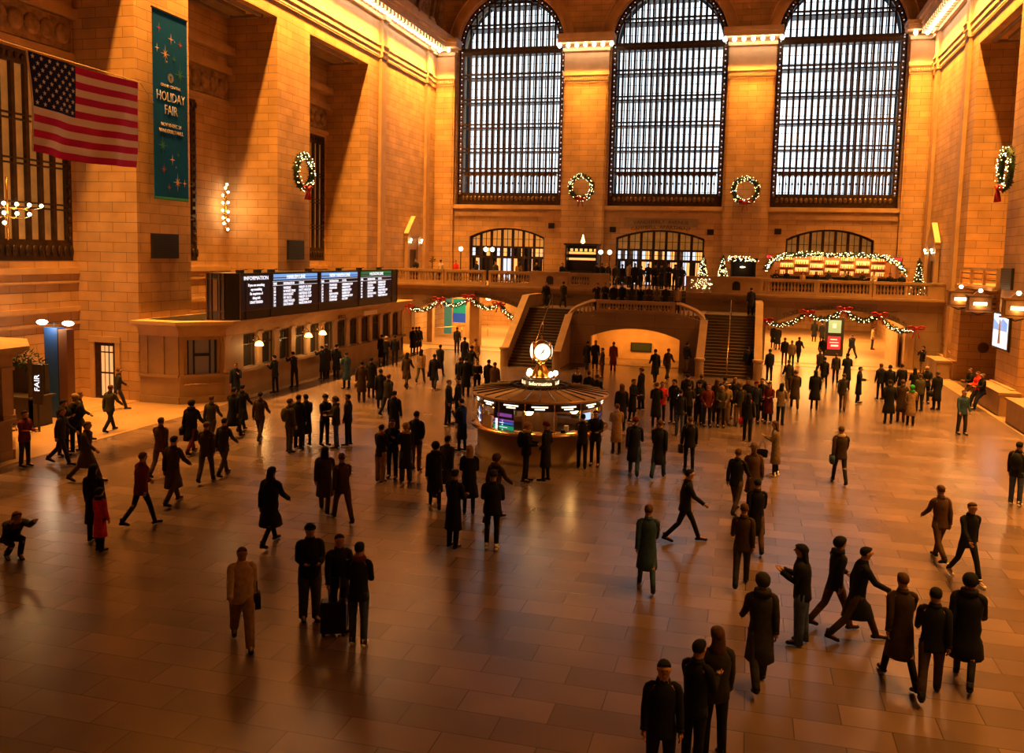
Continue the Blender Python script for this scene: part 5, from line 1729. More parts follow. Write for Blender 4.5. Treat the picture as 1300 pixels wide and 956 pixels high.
def body_mesh(pose):
    J = joints(pose)
    # one continuous surface grown over the skeleton
    names = ['pelvis', 'waist', 'chest', 'neck', 'head0', 'head1', 'head2']
    up = J['up']
    co = [J['pelvis'], J['waist'], J['chest'], J['neck'], J['head'] + up * .03, J['head'] + up * .10 + Vector((0, -.012, 0)), J['head'] + up * .17 + Vector((0, -.005, 0))]
    rad = [(.13, .10), (.115, .09), (.14, .10), (.062, .062), (.07, .078), (.096, .112), (.088, .10)]
    ed = [(0, 1), (1, 2), (2, 3), (3, 4), (4, 5), (5, 6)]
    for nm in 'rl':
        i = len(co)
        co += [J['hip' + nm], J['knee' + nm], J['ankle' + nm], J['toe' + nm] + Vector((0, 0, .01))]
        rad += [(.085, .085), (.058, .058), (.04, .04), (.035, .025)]
        ed += [(0, i), (i, i + 1), (i + 1, i + 2), (i + 2, i + 3)]
        i = len(co)
        co += [J['sh' + nm], J['el' + nm], J['wr' + nm], J['hd' + nm]]
        rad += [(.052, .052), (.04, .04), (.026, .03), (.022, .04)]
        ed += [(2, i), (i, i + 1), (i + 1, i + 2), (i + 2, i + 3)]
    me = bpy.data.meshes.new('sk')
    me.from_pydata([tuple(c) for c in co], ed, [])
    o = bpy.data.objects.new('sk', me)
    C.objects.link(o)
    md = o.modifiers.new('s', 'SKIN')
    for i, v in enumerate(me.skin_vertices[0].data):
        v.radius = rad[i]
        v.use_root = (i == 0)
    md.use_smooth_shade = True
    sb = o.modifiers.new('b', 'SUBSURF'); sb.levels = 1
    bpy.context.view_layer.update()
    dg = bpy.context.evaluated_depsgraph_get()
    m2 = bpy.data.meshes.new_from_object(o.evaluated_get(dg))
    bpy.data.objects.remove(o); bpy.data.meshes.remove(me)
    ex = MB(); ex.smooth = True
    H = J['head'] + up * .10
    # nose, ears, brow, lips, eyes
    ex.cur = 0
    ex.add([tuple(H + Vector(p)) for p in ((-.014, -.1, -.02), (.014, -.1, -.02), (0, -.128, -.018), (0, -.095, .03))], [(0, 1, 2), (0, 2, 3), (1, 3, 2)])
    for s in (-1, 1):
        ex.ball(tuple(H + Vector((s * .078, .005, -.005))), .012, 6, 4, .03, .02)
    ex.ball(tuple(H + Vector((0, -.096, -.052))), .022, 6, 4, .007, .008)
    ex.ball(tuple(H + Vector((0, -.09, .028))), .045, 8, 4, .008, .012)
    # hands: five bent fingers rooted in the palm
    for nm, s in (('r', 1), ('l', -1)):
        d = J['fd' + nm]
        side = d.cross(Vector((s, 0, 0)))
        side = Vector((0, -1, 0)) - d * d.dot(Vector((0, -1, 0))) if abs(d.z) > .5 else Vector((s, 0, 0)) - d * d.dot(Vector((s, 0, 0)))
        side.normalize()
        pal = Vector((-s, 0, 0)) if abs(d.z) > .5 else Vector((0, 0, 1))
        for f, (off, ln_) in enumerate(((-.026, .055), (-.009, .068), (.009, .07), (.026, .062))):
            B = J['hd' + nm] + side * off - d * .015
            ex.tube([B, B + d * ln_ * .45 + pal * .004, B + d * ln_ * .8 + pal * .016, B + d * ln_ * .95 + pal * .032], [.0095, .009, .008, .006], 5)
        B = J['wr' + nm] + d * .035 + side * .03
        ex.tube([B, B + side * .02 + d * .025 + pal * .01, B + side * .026 + d * .05 + pal * .02], [.011, .01, .007], 5)
    ex.cur = 1
    for s in (-1, 1):
        ex.ball(tuple(H + Vector((s * .031, -.087, .01))), .012, 6, 4, .008, .008)
    m3 = ex.mesh('ex', [SKIN, EYE])
    bm = bmesh.new(); bm.from_mesh(m2); n0 = len(bm.faces)
    for f in bm.faces: f.material_index = 0
    bm.from_mesh(m3)
    out = bpy.data.meshes.new('person')
    bm.to_mesh(out); bm.free()
    out.materials.append(SKIN); out.materials.append(EYE)
    bpy.data.meshes.remove(m2); bpy.data.meshes.remove(m3)
    for p in out.polygons: p.use_smooth = True
    return out, J


def oval(c, rx, ry, n=12, tilt=0.0):
    return [(c.x + rx * math.cos(2 * PI * k / n), c.y + ry * math.sin(2 * PI * k / n), c.z - tilt * ry * math.sin(2 * PI * k / n)) for k in range(n)]


def top_mesh(J, kind):
    mb = MB(); mb.smooth = True
    up = J['up']; pel = J['pelvis']; t = math.tan(math.asin(-up.y)) if abs(up.y) < .99 else 0
    at = lambda h: pel + up * h
    puff = {'jacket': 1.0, 'coat': 1.02, 'puffer': 1.14, 'sweater': .93, 'cape': 1.16}[kind]
    rings = []
    if kind in ('coat', 'cape'):
        kz = min(J['kneer'].z, J['kneel'].z)
        sitting = J['pelvis'].z < .75
        hem = .42 if not sitting else J['pelvis'].z - .2
        spread = abs(J['kneer'].y - J['kneel'].y)
        my = (J['kneer'].y + J['kneel'].y) / 2
        wide = 1.2 if kind == 'cape' else 1.0
        if not sitting:
            rings += [oval(Vector((0, my * .9, hem)), .205 * wide, .14 + spread * .32), oval(Vector((0, my * .9, hem + .01)), .215 * wide, .15 + spread * .32), oval(Vector((0, my * .6, hem + .22)), .195 * wide, .135 + spread * .2)]
        rings += [oval(at(-.10), .185, .135)]
    elif kind == 'puffer':
        rings += [oval(at(-.16), .17, .125), oval(at(-.12), .20, .15)]
    else:
        rings += [oval(at(-.15), .172, .13), oval(at(-.145), .188, .142), oval(at(-.10), .186, .14)]
    for h, rx, ry in ((.0, .172, .125), (.12, .155, .118), (.25, .17, .125), (.36, .182, .13), (.44, .172, .118), (.49, .135, .10), (.53, .095, .085), (.565, .072, .078), (.59, .068, .075)):
        rings.append(oval(at(h), rx * puff, ry * puff, 12))
    mb.rings(rings)
    cn_ = J['neck']
    mb.rings([oval(cn_ + Vector((0, .01, -.045)), .085, .085), oval(cn_ + Vector((0, .01, .0)), .088, .09), oval(cn_ + Vector((0, .012, .028)), .084, .088), oval(cn_ + Vector((0, .012, .02)), .07, .072)])
    for nm in 'rl':
        r = puff
        w_, e_ = J['wr' + nm], J['el' + nm]; dd = (w_ - e_).normalized()
        mb.tube([w_ - dd * .03, w_ - dd * .025, w_ + dd * .012, w_ + dd * .014], [.04 * r, .049 * r, .048 * r, .035 * r], 9)
        sh, el, wr = J['sh' + nm], J['el' + nm], J['wr' + nm]
        s = 1 if nm == 'r' else -1
        mb.tube([sh + Vector((-s * .09, 0, .03)), sh + Vector((-s * .045, 0, .022)), sh + Vector((-s * .005, 0, -.012)), sh + (el - sh) * .2, (sh + el) / 2, el, (el + wr) / 2, wr + (wr - el).normalized() * .01], [.03 * r, .052 * r, .066 * r, .070 * r, .062 * r, .055 * r, .05 * r, .042 * r], 9)
    return mb


def bottom_mesh(J, kind):
    mb = MB(); mb.smooth = True
    pel = J['pelvis']; up = J['up']
    w = {'trousers': 1.0, 'wide': 1.3, 'slim': .85, 'skirt': 1.0}[kind]
    mb.rings([oval(pel + up * .10, .14, .105), oval(pel, .165, .12), oval(pel - Vector((0, 0, .07)), .155, .115)])
    for nm in 'rl':
        h, k, a = J['hip' + nm], J['knee' + nm], J['ankle' + nm]
        mb.tube([h + (h - k).normalized() * .02, (h * .6 + k * .4), k, (k + a) / 2, a + (a - k).normalized() * .045], [.095 * min(w, 1.1), .088 * w, .068 * w, .064 * w, .056 * w], 9)
    return mb


def shoe_mesh(J, nm):
    mb = MB(); mb.smooth = True
    h, t = J['heel' + nm], J['toe' + nm]
    a = J['ankle' + nm]
    mb.tube([h + Vector((0, .025, .0)), h, (h + t) / 2 + Vector((0, 0, .012)), t, t + (t - h).normalized() * .03], [.025, .042, .046, .042, .02], 8, flat=.85)
    mb.tube([a + Vector((0, .01, .07)), a + Vector((0, .01, 0)), h + Vector((0, -.02, .03))], [.046, .046, .042], 8)
    return mb


def hair_mesh(J, kind):
    mb = MB(); mb.smooth = True
    up = J['up']; H = J['head'] + up * .115
    def cap(rx, ry, rz, a0=2.0, off=(0, .012, 0)):
        rs = []
        c = H + Vector(off)
        for i in range(6):
            a = a0 * (1 - i / 6) 
            rs.append([(c.x + rx * math.sin(a) * math.cos(b), c.y + ry * math.sin(a) * math.sin(b), c.z + rz * math.cos(a) + (.12 * (max(0, .3 - math.sin(b)) / 1.3) ** 1.2 * (a / a0) ** 2)) for b in [2 * PI * q / 12 for q in range(12)]])
        rs.append([(c.x + .004 * math.cos(2 * PI * q / 12), c.y + .004 * math.sin(2 * PI * q / 12), c.z + rz) for q in range(12)])
        mb.rings(rs)
    if kind == 'short': cap(.0865, .104, .097, 2.1)
    elif kind == 'long':
        cap(.096, .113, .103, 2.2)
        c = H
        mb.rings([oval(c + Vector((0, .045, .04)), .08, .055), oval(c + Vector((0, .06, -.06)), .092, .055), oval(c + Vector((0, .085, -.19)), .10, .045), oval(c + Vector((0, .10, -.30)), .075, .03)])
    elif kind == 'bun':
        cap(.091, .108, .1, 2.15); mb.ball(tuple(H + Vector((0, .11, .05))), .045, 8, 6)
    elif kind == 'beanie':
        cap(.098, .114, .118, 1.75); mb.rings([oval(H + Vector((0, .01, .01)), .1, .117), oval(H + Vector((0, .01, .05)), .102, .119)])
    elif kind == 'hat':
        cap(.096, .112, .115, 1.45); mb.rings([oval(H + Vector((0, 0, .025)), .15, .17, 14), oval(H + Vector((0, 0, .035)), .15, .17, 14)])
    elif kind == 'cap':
        cap(.094, .108, .1, 1.45); mb.rings([[(x, y, z) for x, y, z in oval(H + Vector((0, -.09, .035)), .07, .075, 10)], [(x, y, z) for x, y, z in oval(H + Vector((0, -.09, .045)), .068, .073, 10)]])
    elif kind == 'hood':
        cap(.112, .125, .122, 2.2, (0, .025, 0)); mb.rings([oval(J['neck'] + Vector((0, .02, -.03)), .13, .12), oval(J['neck'] + Vector((0, .02, .05)), .12, .12)])
    elif kind == 'bald': cap(.088, .106, .094, 1.9, (0, .03, -.02))
    return mb


_cache = {}
_mcache = {}


def cached(key, maker):
    if key not in _mcache: _mcache[key] = maker()
    return _mcache[key]


def link_part(name, me, parent, mt):
    o = bpy.data.objects.new(name, me)
    C.objects.link(o)
    o.parent = parent
    if mt is not None:
        o.material_slots[0].link = 'OBJECT'
        o.material_slots[0].material = mt
    return o


HAIRC = {'k': 'k', 'b': 'x', 'y': 'y', 'g': 'g', 'r': 'r', 'w': 'w', 'n': 'n', 't': 't', 'm': 'm', 'G': 'G'}


def person(x, y, z, h, rot, pose, top, bottom, hair, label, extra='', hid=0):
    """top like 'coat:k', bottom like 'trousers:j', hair like 'long:k'"""
    if pose not in _cache: _cache[pose] = body_mesh(pose)
    me, J = _cache[pose]
    o = bpy.data.objects.new('person', me)
    C.objects.link(o)
    s = h / 1.73
    o.scale = (s * random.uniform(.98, 1.06), s * random.uniform(.98, 1.06), s)
    o.location = (x, y, z)
    o.rotation_euler = (0, 0, math.radians(rot))
    tag(o, label, 'person')
    tk, tc = top.split(':'); bk_, bc_ = bottom.split(':'); hk, hc = hair.split(':')
    nm = {'jacket': 'jacket', 'coat': 'coat', 'puffer': 'puffer_jacket', 'sweater': 'sweater', 'cape': 'cape_coat'}[tk]
    link_part(nm, cached((pose, 't', tk), lambda: top_mesh(J, tk).mesh(nm, CM['k'])), o, CM[tc])
    link_part('trousers', cached((pose, 'b', bk_), lambda: bottom_mesh(J, bk_).mesh('trousers', CM['k'])), o, CM[bc_])
    hn = {'short': 'hair', 'long': 'hair', 'bun': 'hair', 'beanie': 'beanie', 'hat': 'hat', 'cap': 'cap', 'hood': 'hood', 'bald': 'hair'}[hk]
    link_part(hn, cached((pose, 'h', hk), lambda: hair_mesh(J, hk).mesh(hn, CM['k'])), o, CM[hc])
    sc_ = CM['k'] if 'S' not in extra else WHITE
    for q in 'rl':
        link_part('shoe', cached((pose, 's', q), lambda q=q: shoe_mesh(J, q).mesh('shoe', CM['k'])), o, sc_)
    if 'c' in extra:     # scarf or fur collar
        cc = extra[extra.index('c') + 1]
        link_part('scarf', cached((pose, 'c'), lambda: (lambda m_: (m_.rings([oval(J['neck'] + Vector((0, 0, -.04)), .115, .105), oval(J['neck'] + Vector((0, 0, 0)), .125, .115), oval(J['neck'] + Vector((0, 0, .045)), .1, .1)]), m_.mesh('scarf', CM['k']))[1])(MB())), o, CM[cc])
    if 'P' in extra:     # phone in the hand, lit
        ph = bpy.data.objects.new('phone', cached('phone', lambda: MB().box(-.036, .036, -.005, .005, -.07, .07).mesh('phone', COOLLIT)))
        C.objects.link(ph)
        M = Matrix.Translation(Vector((x, y, z))) @ Matrix.Rotation(math.radians(rot), 4, 'Z')
        ph.location = M @ (Vector(J['hdr']) * s + Vector((0, -.04, .07)))
        ph.rotation_euler = (-.5, 0, math.radians(rot))
        tag(ph, 'phone with lit screen held by the ' + label, 'phone')
        ph['label'] = ('lit phone held by ' + ' '.join(label.split()[:12]))
    if 'B' in extra:     # bag worn on the back
        bc2 = extra[extra.index('B') + 1]
        def mk():
            m_ = MB(); m_.smooth = True
            m_.ball((0, 0, 0), .16, 10, 8, .24, .11); m_.tube([(-.1, -.08, .15), (-.11, -.26, .2), (-.11, -.27, -.05)], .015, 5); m_.tube([(.1, -.08, .15), (.11, -.26, .2), (.11, -.27, -.05)], .015, 5)
            return m_.mesh('backpack', CM['k'])
        bg = bpy.data.objects.new('backpack', cached('bp', mk)); C.objects.link(bg)
        bg.material_slots[0].link = 'OBJECT'; bg.material_slots[0].material = CM[bc2]
        M = Matrix.Translation(Vector((x, y, z))) @ Matrix.Rotation(math.radians(rot), 4, 'Z')
        bg.location = M @ (Vector((0, J['chest'].y + .19, J['chest'].z - .08)) * s)
        bg.rotation_euler = (0, 0, math.radians(rot))
        tag(bg, 'backpack worn by ' + ' '.join(label.split()[:12]), 'bag')
    if 'H' in extra:     # handbag hanging at the side
        bc2 = extra[extra.index('H') + 1]
        def mk():
            m_ = MB(); m_.smooth = True
            m_.prism([(-.15, -.12), (.15, -.12), (.17, .08), (.1, .12), (-.1, .12), (-.17, .08)], -.055, .055, lambda p, q, t: (t, p, q))
            m_.tube([(0, -.1, .1), (0, -.06, .3), (0, 0, .38), (0, .06, .3), (0, .1, .1)], .01, 5)
            return m_.mesh('handbag', CM['k'])
        bg = bpy.data.objects.new('handbag', cached('hb', mk)); C.objects.link(bg)
        bg.material_slots[0].link = 'OBJECT'; bg.material_slots[0].material = CM[bc2]
        M = Matrix.Translation(Vector((x, y, z))) @ Matrix.Rotation(math.radians(rot), 4, 'Z')
        bg.location = M @ (Vector((J['hdr'].x + .03, J['hdr'].y, min(.72, J['hdr'].z - .02))) * s)
        bg.rotation_euler = (0, 0, math.radians(rot))
        tag(bg, 'bag carried by ' + ' '.join(label.split()[:12]), 'bag')
    return o


PEOPLE = [
    (-1.39, 12.76, 0.00, 1.72, 35, 'walk', 'puffer:w', 'wide:t', 'short:b', 'person in cream jacket and tan trousers striding left of the pair with the suitcase', 'Hk'),
    (-0.78, 13.97, 0.00, 1.74, 35, 'hold', 'puffer:k', 'wide:g', 'beanie:n', 'person in blue beanie, black puffer and baggy grey trousers beside the suitcase', ''),
    (-0.12, 13.76, 0.00, 1.70, 40, 'phone1', 'jacket:k', 'trousers:k', 'short:k', 'dark-haired person in black behind the suitcase, between beanie and jeans wearers', ''),
    (0.47, 13.29, 0.00, 1.74, 190, 'hold', 'jacket:k', 'trousers:j', 'short:k', 'person in black jacket and blue jeans seen from behind right of the suitcase', 'Scm'),
    (-3.55, 17.41, 0.00, 1.80, 175, 'walk', 'cape:k', 'slim:k', 'long:k', 'lone walker in wide black coat left of centre above the cream jacket walker', ''),
    (-7.08, 17.66, 0.00, 1.78, 160, 'walk2', 'puffer:m', 'slim:k', 'short:b', 'walker in maroon top and black trousers right of the child in red', ''),
    (-6.75, 15.88, 0.00, 1.36, 170, 'stand', 'coat:r', 'trousers:k', 'hood:k', 'child in bright red coat with back turned near the left edge', ''),
    (-7.31, 16.36, 0.00, 1.72, 190, 'stand', 'coat:k', 'trousers:k', 'long:k', 'tall adult in long black coat standing behind the child in red', ''),
    (-8.29, 15.04, 0.00, 1.70, 60, 'crouch', 'puffer:k', 'trousers:k', 'long:b', 'person crouching in spread black coat with patterned scarf at the left edge', 'ct'),
    (-2.81, 19.55, 0.00, 1.74, 220, 'stride', 'jacket:x', 'trousers:b', 'short:b', 'brown-clad walker leaning forward below the group with the olive backpack', ''),
    (-3.58, 20.12, 0.00, 1.70, 200, 'walk', 'coat:x', 'trousers:x', 'long:k', 'dark brown coated walker beside the leaning brown-clad walker', ''),
    (-7.65, 25.76, 0.00, 1.75, 150, 'stand', 'jacket:o', 'trousers:o', 'short:b', 'person in olive jacket with a rounded backpack left end of the dark group of five', 'Bo'),
    (-7.67, 26.38, 0.00, 1.78, 180, 'stand', 'coat:k', 'trousers:k', 'short:k', 'tall person in black behind the olive backpack wearer', ''),
    (-7.66, 26.90, 0.00, 1.72, 230, 'hold', 'coat:k', 'slim:k', 'short:k', 'person in long black coat second from left facing the olive backpack wearer', ''),
    (-7.09, 27.12, 0.00, 1.72, 60, 'phone', 'jacket:k', 'trousers:k', 'beanie:k', 'person in black beanie looking at a glowing phone in the dark group of five', 'P'),
    (-6.57, 26.91, 0.00, 1.70, 300, 'hold', 'puffer:d', 'trousers:j', 'hood:d', 'shorter person in grey jeans between two black coats in the dark group', ''),
    (-6.37, 27.41, 0.00, 1.73, 280, 'stand', 'puffer:k', 'trousers:k', 'short:k', 'person in bulky black jacket at the right end of the dark group of five', ''),
    (-3.42, 23.31, 0.00, 1.64, 170, 'hold', 'jacket:k', 'wide:t', 'short:k', 'person in tan trousers and black jacket with fur collar, left of the huddled trio', 'ctHm'),
    (-3.27, 23.81, 0.00, 1.72, 10, 'phone', 'jacket:k', 'trousers:d', 'short:k', 'person facing the viewer in the middle of the huddled trio', ''),
    (-2.76, 23.58, 0.00, 1.68, 215, 'hold', 'coat:k', 'wide:j', 'hood:t', 'person in long black skirt coat with tan hood right end of the huddled trio', ''),
    (-2.95, 24.90, 0.00, 1.80, 180, 'pockets', 'jacket:k', 'trousers:b', 'short:k', 'broad-shouldered person in black jacket with back turned right of the huddled trio', ''),
    (-5.21, 28.67, 0.00, 1.74, 180, 'stand', 'coat:k', 'trousers:k', 'short:k', 'dark standing figure directly above the huddled trio', ''),
    (-1.08, 21.38, 0.00, 1.76, 200, 'walk', 'coat:k', 'slim:k', 'hood:k', 'black hooded walker between the huddled trio and the pair in long black coats', ''),
    (-1.13, 22.40, 0.00, 1.70, 170, 'walk2', 'coat:d', 'trousers:k', 'short:k', 'charcoal coated walker just behind the black hooded walker', ''),
    (-4.37, 32.06, 0.00, 1.74, 90, 'stand', 'jacket:n', 'trousers:k', 'short:b', 'left person of the face-to-face dark pair left of the booth', ''),
    (-4.15, 32.55, 0.00, 1.76, 270, 'stand', 'jacket:n', 'trousers:k', 'cap:k', 'capped right person of the face-to-face dark pair left of the booth', ''),
    (-2.49, 27.96, 0.00, 1.74, 250, 'phone1', 'coat:n', 'slim:k', 'short:k', 'person in navy coat leaning at the left rim of the information booth', ''),
    (-0.10, 21.20, 0.00, 1.72, 200, 'hold', 'cape:k', 'slim:k', 'long:y', 'blond person in full black coat behind the tall long-coated person', ''),
    (0.38, 18.53, 0.00, 1.76, 165, 'hold', 'coat:k', 'trousers:k', 'short:k', 'person in very long black coat with back turned left of the grey hooded person', ''),
    (1.23, 18.70, 0.00, 1.76, 190, 'hold', 'puffer:k', 'slim:k', 'beanie:d', 'person in black puffer and dark beanie right of the very long black coat', 'S'),
    (0.70, 20.77, 0.00, 1.72, 150, 'walk', 'jacket:x', 'trousers:d', 'hood:b', 'fur hooded walker half hidden behind the dark beanie wearer', ''),
    (0.51, 24.77, 0.00, 1.72, 100, 'hold', 'puffer:k', 'slim:k', 'hood:t', 'person in black puffer with tan hood in front of the booth, left of a pair', 'Bk'),
    (1.03, 25.06, 0.00, 1.72, 260, 'pockets', 'coat:k', 'slim:k', 'beanie:m', 'person in long black coat and dark red hat in front of the booth', ''),
    (2.10, 27.39, 0.00, 1.76, 0, 'hold', 'jacket:k', 'slim:n', 'short:k', 'person in black leaning back on the booth counter with hands clasped', ''),
    (2.48, 29.45, 0.00, 1.66, 200, 'hold', 'coat:t', 'slim:k', 'bun:b', 'person in beige coat at the right side of the information booth', ''),
    (1.76, 26.98, 0.00, 1.68, 190, 'reach', 'jacket:k', 'trousers:k', 'short:k', 'dark person in front of the booth glass behind the pair of black coats', ''),
    (3.41, 26.72, 0.00, 1.80, 185, 'walk', 'coat:n', 'trousers:e', 'beanie:m', 'walker in navy coat with red hat right of the information booth', ''),
    (4.16, 26.59, 0.00, 1.78, 175, 'walk2', 'coat:n', 'trousers:e', 'short:b', 'walker in dark blue coat, right one of the two right of the booth', ''),
    (5.00, 27.62, 0.00, 1.72, 195, 'stand', 'jacket:k', 'slim:k', 'short:b', 'person in black with a shoulder bag standing alone right of the two dark blue walkers', 'Hk'),
    (7.57, 28.04, 0.00, 1.68, 260, 'phone', 'coat:s', 'slim:k', 'long:b', 'person in taupe coat holding a phone alone, right of centre', 'SHk'),
    (6.74, 33.29, 0.00, 1.72, 170, 'stand', 'jacket:k', 'trousers:k', 'long:k', 'person with red-edged scarf and bright pink bag in front of the crowd', 'crHp'),
    (4.28, 33.39, 0.00, 1.70, 180, 'phone1', 'jacket:k', 'trousers:j', 'short:k', 'person with red bag and lit phone in front of the crowd', 'HmP'),
    (4.82, 17.41, 0.00, 1.74, 190, 'walk', 'coat:e', 'slim:e', 'short:b', 'faint teal-clad walker on the bright floor right of centre', ''),
    (5.34, 20.69, 0.00, 1.76, 100, 'walk', 'jacket:k', 'slim:k', 'short:k', 'slim walker in black stepping left on the bright floor', ''),
    (6.65, 18.15, 0.00, 1.72, 180, 'walk2', 'jacket:x', 'trousers:d', 'short:b', 'walker in dark trousers left of the long-haired person with phone', ''),
    (6.46, 23.50, 0.00, 1.74, 160, 'walk', 'jacket:k', 'trousers:x', 'short:b', 'dark walker right of the black-clad slim walker, front one', ''),
    (6.90, 24.20, 0.00, 1.72, 200, 'walk2', 'coat:b', 'trousers:x', 'hat:b', 'brown coated walker in a hat beside the dark walker right of centre', ''),
    (6.94, 20.53, 0.00, 1.70, 185, 'walk', 'coat:k', 'trousers:b', 'short:k', 'black coated walker below the brown hat wearer', ''),
    (7.66, 15.66, 0.00, 1.73, 260, 'phone', 'puffer:k', 'wide:j', 'long:k', 'long-haired person in black puffer and flared jeans reading a phone at lower right', ''),
    (9.42, 27.81, 0.00, 1.76, 185, 'walk', 'jacket:x', 'slim:k', 'short:b', 'walker with pale scarf and dark jacket right of centre', 'cwHe'),
    (11.20, 19.98, 0.00, 1.74, 20, 'walk', 'jacket:k', 'slim:k', 'short:b', 'walker in black jacket and slim trousers facing the viewer at right', 'S'),
    (10.90, 21.20, 0.00, 1.72, 200, 'walk2', 'jacket:b', 'trousers:b', 'short:b', 'faint brown walker just left of the black jacket walker at right', ''),
    (8.61, 16.11, 0.00, 1.76, 100, 'stride', 'coat:k', 'trousers:x', 'short:k', 'bulky black coated walker left of two more at lower right', ''),
    (8.28, 16.54, 0.00, 1.70, 120, 'walk2', 'jacket:k', 'trousers:b', 'hood:k', 'hooded walker behind the bulky black coat at lower right', ''),
    (9.09, 14.65, 0.00, 1.80, 190, 'walk', 'coat:x', 'slim:k', 'short:b', 'dark brown coated walker in the middle of the lower right walkers', ''),
    (9.48, 14.29, 0.00, 1.72, 170, 'walk2', 'jacket:k', 'trousers:x', 'short:k', 'black jacket walker close to the dark brown coated walker', ''),
    (10.09, 14.94, 0.00, 1.80, 165, 'walk', 'cape:k', 'slim:k', 'hood:k', 'walker in wide black coat at the far lower right', ''),
    (6.95, 13.84, 0.00, 1.80, 190, 'walk2', 'coat:d', 'trousers:d', 'hood:d', 'charcoal hooded walker left of the long-haired person with phone', ''),
    (13.94, 26.92, 0.00, 1.76, 150, 'stand', 'jacket:k', 'trousers:j', 'short:k', 'person in black jacket with small backpack near the right edge', 'SBk'),
    (14.83, 37.67, 0.00, 1.74, 20, 'stand2', 'jacket:e', 'trousers:d', 'short:b', 'walker in dark teal jacket facing the viewer near the right wall', ''),
    (5.74, 10.52, 0.00, 1.72, 10, 'stand', 'jacket:k', 'trousers:k', 'short:k', 'person with cropped black hair seen only from the head up at the bottom', ''),
    (6.10, 11.14, 0.00, 1.74, 150, 'phone', 'jacket:k', 'trousers:k', 'short:k', 'person in dark striped jacket photographing at the bottom edge', ''),
    (6.34, 11.60, 0.00, 1.76, 200, 'stand', 'puffer:d', 'trousers:k', 'long:b', 'long dark-haired person beside the photographer at the bottom edge', ''),
    (9.63, 41.62, 0.00, 1.74, 180, 'stand', 'cape:k', 'slim:k', 'long:k', 'person in full-length flared black coat standing alone before the right passage', ''),
    (11.78, 44.34, 0.00, 1.70, 80, 'hold', 'coat:k', 'trousers:k', 'short:k', 'person in black jacket in profile before the right passage', ''),
    (11.73, 49.11, 0.00, 1.86, 180, 'hold', 'coat:n', 'trousers:k', 'short:k', 'tall figure in long navy coat left of the black profile figure', ''),
    (10.83, 41.68, 0.00, 1.72, 170, 'walk', 'jacket:d', 'trousers:b', 'short:b', 'charcoal walker passing below the tall navy coat', ''),
    (12.37, 39.12, 0.00, 1.80, 185, 'pockets', 'cape:k', 'slim:k', 'short:k', 'person in very wide black coat at the front of the right group', ''),
    (12.94, 39.72, 0.00, 1.76, 170, 'stand', 'coat:x', 'trousers:b', 'short:b', 'person in dark brown coat behind the wide black coat in the right group', ''),
    (13.21, 39.09, 0.00, 1.62, 180, 'hold', 'coat:t', 'trousers:k', 'hood:G', 'person in beige coat with green hat and yellow scarf in the right group', 'cy'),
    (12.93, 45.84, 0.00, 1.74, 200, 'stand', 'jacket:k', 'slim:k', 'short:b', 'leftmost back person of the right group in black jacket with grey collar', 'cg'),
    (13.27, 45.43, 0.00, 1.74, 170, 'stand', 'jacket:k', 'slim:k', 'short:k', 'second back person of the right group in black', ''),
    (13.93, 46.23, 0.00, 1.74, 190, 'stand', 'jacket:k', 'trousers:k', 'short:k', 'third back person of the right group with pale collar', 'ct'),
    (14.37, 45.43, 0.00, 1.66, 180, 'hold', 'jacket:k', 'trousers:k', 'long:k', 'long-haired person behind the olive jacket in the right group', ''),
    (14.21, 43.07, 0.00, 1.66, 200, 'stand', 'puffer:o', 'trousers:k', 'short:b', 'person in olive jacket in the right group', ''),
    (14.93, 45.66, 0.00, 1.76, 10, 'hold', 'jacket:k', 'trousers:k', 'bald:w', 'bald person in black at the right of the right group', ''),
    (15.03, 43.63, 0.00, 1.76, 200, 'stand', 'coat:k', 'trousers:k', 'short:g', 'grey-haired person in long black coat with bag at the right end of the right group', 'Hk'),
    (16.90, 57.98, 0.00, 1.64, 320, 'photo', 'jacket:k', 'trousers:t', 'hood:k', 'person taking a photograph beside the low stone ledge', ''),
    (17.10, 46.80, 0.00, 1.70, 285, 'perch', 'jacket:k', 'trousers:b', 'short:b', 'left one of three people perched by the right wall, legs stretched out', ''),
    (17.10, 45.31, 0.00, 1.72, 285, 'perch', 'puffer:r', 'trousers:k', 'short:b', 'person in red jacket perched by the right wall', ''),
    (17.10, 44.47, 0.00, 1.74, 285, 'perch', 'jacket:k', 'trousers:n', 'bald:g', 'person in black leaning on the ledge at the right edge', ''),
    (8.96, 58.64, 0.00, 1.74, 180, 'stand', 'jacket:k', 'slim:k', 'short:b', 'figure in black standing at the left of the right passage', ''),
    (9.36, 57.96, 0.00, 1.64, 175, 'stand', 'puffer:s', 'trousers:k', 'short:b', 'figure in taupe jacket beside the kneeling shadow in the right passage', ''),
    (9.93, 60.91, 0.00, 1.70, 160, 'walk', 'jacket:d', 'trousers:d', 'short:b', 'charcoal figure behind the taupe jacket in the right passage', ''),
    (8.57, 69.97, 0.00, 1.74, 170, 'stand', 'coat:k', 'slim:k', 'short:k', 'dark figure at the left jamb of the right passage, left one', ''),
    (8.88, 68.89, 0.00, 1.72, 200, 'stand', 'coat:k', 'slim:k', 'short:k', 'dark figure at the left jamb of the right passage, right one', ''),
    (12.00, 77.21, 0.00, 1.74, 180, 'stand', 'coat:k', 'slim:k', 'long:k', 'far dark figure under the left ceiling light', ''),
    (12.58, 76.79, 0.00, 1.66, 190, 'stand', 'coat:k', 'trousers:k', 'short:k', 'far dark figure just left of the advert kiosk', ''),
    (11.38, 60.69, 0.00, 1.74, 185, 'stand', 'jacket:k', 'slim:k', 'short:k', 'black figure in front of the advert kiosk', ''),
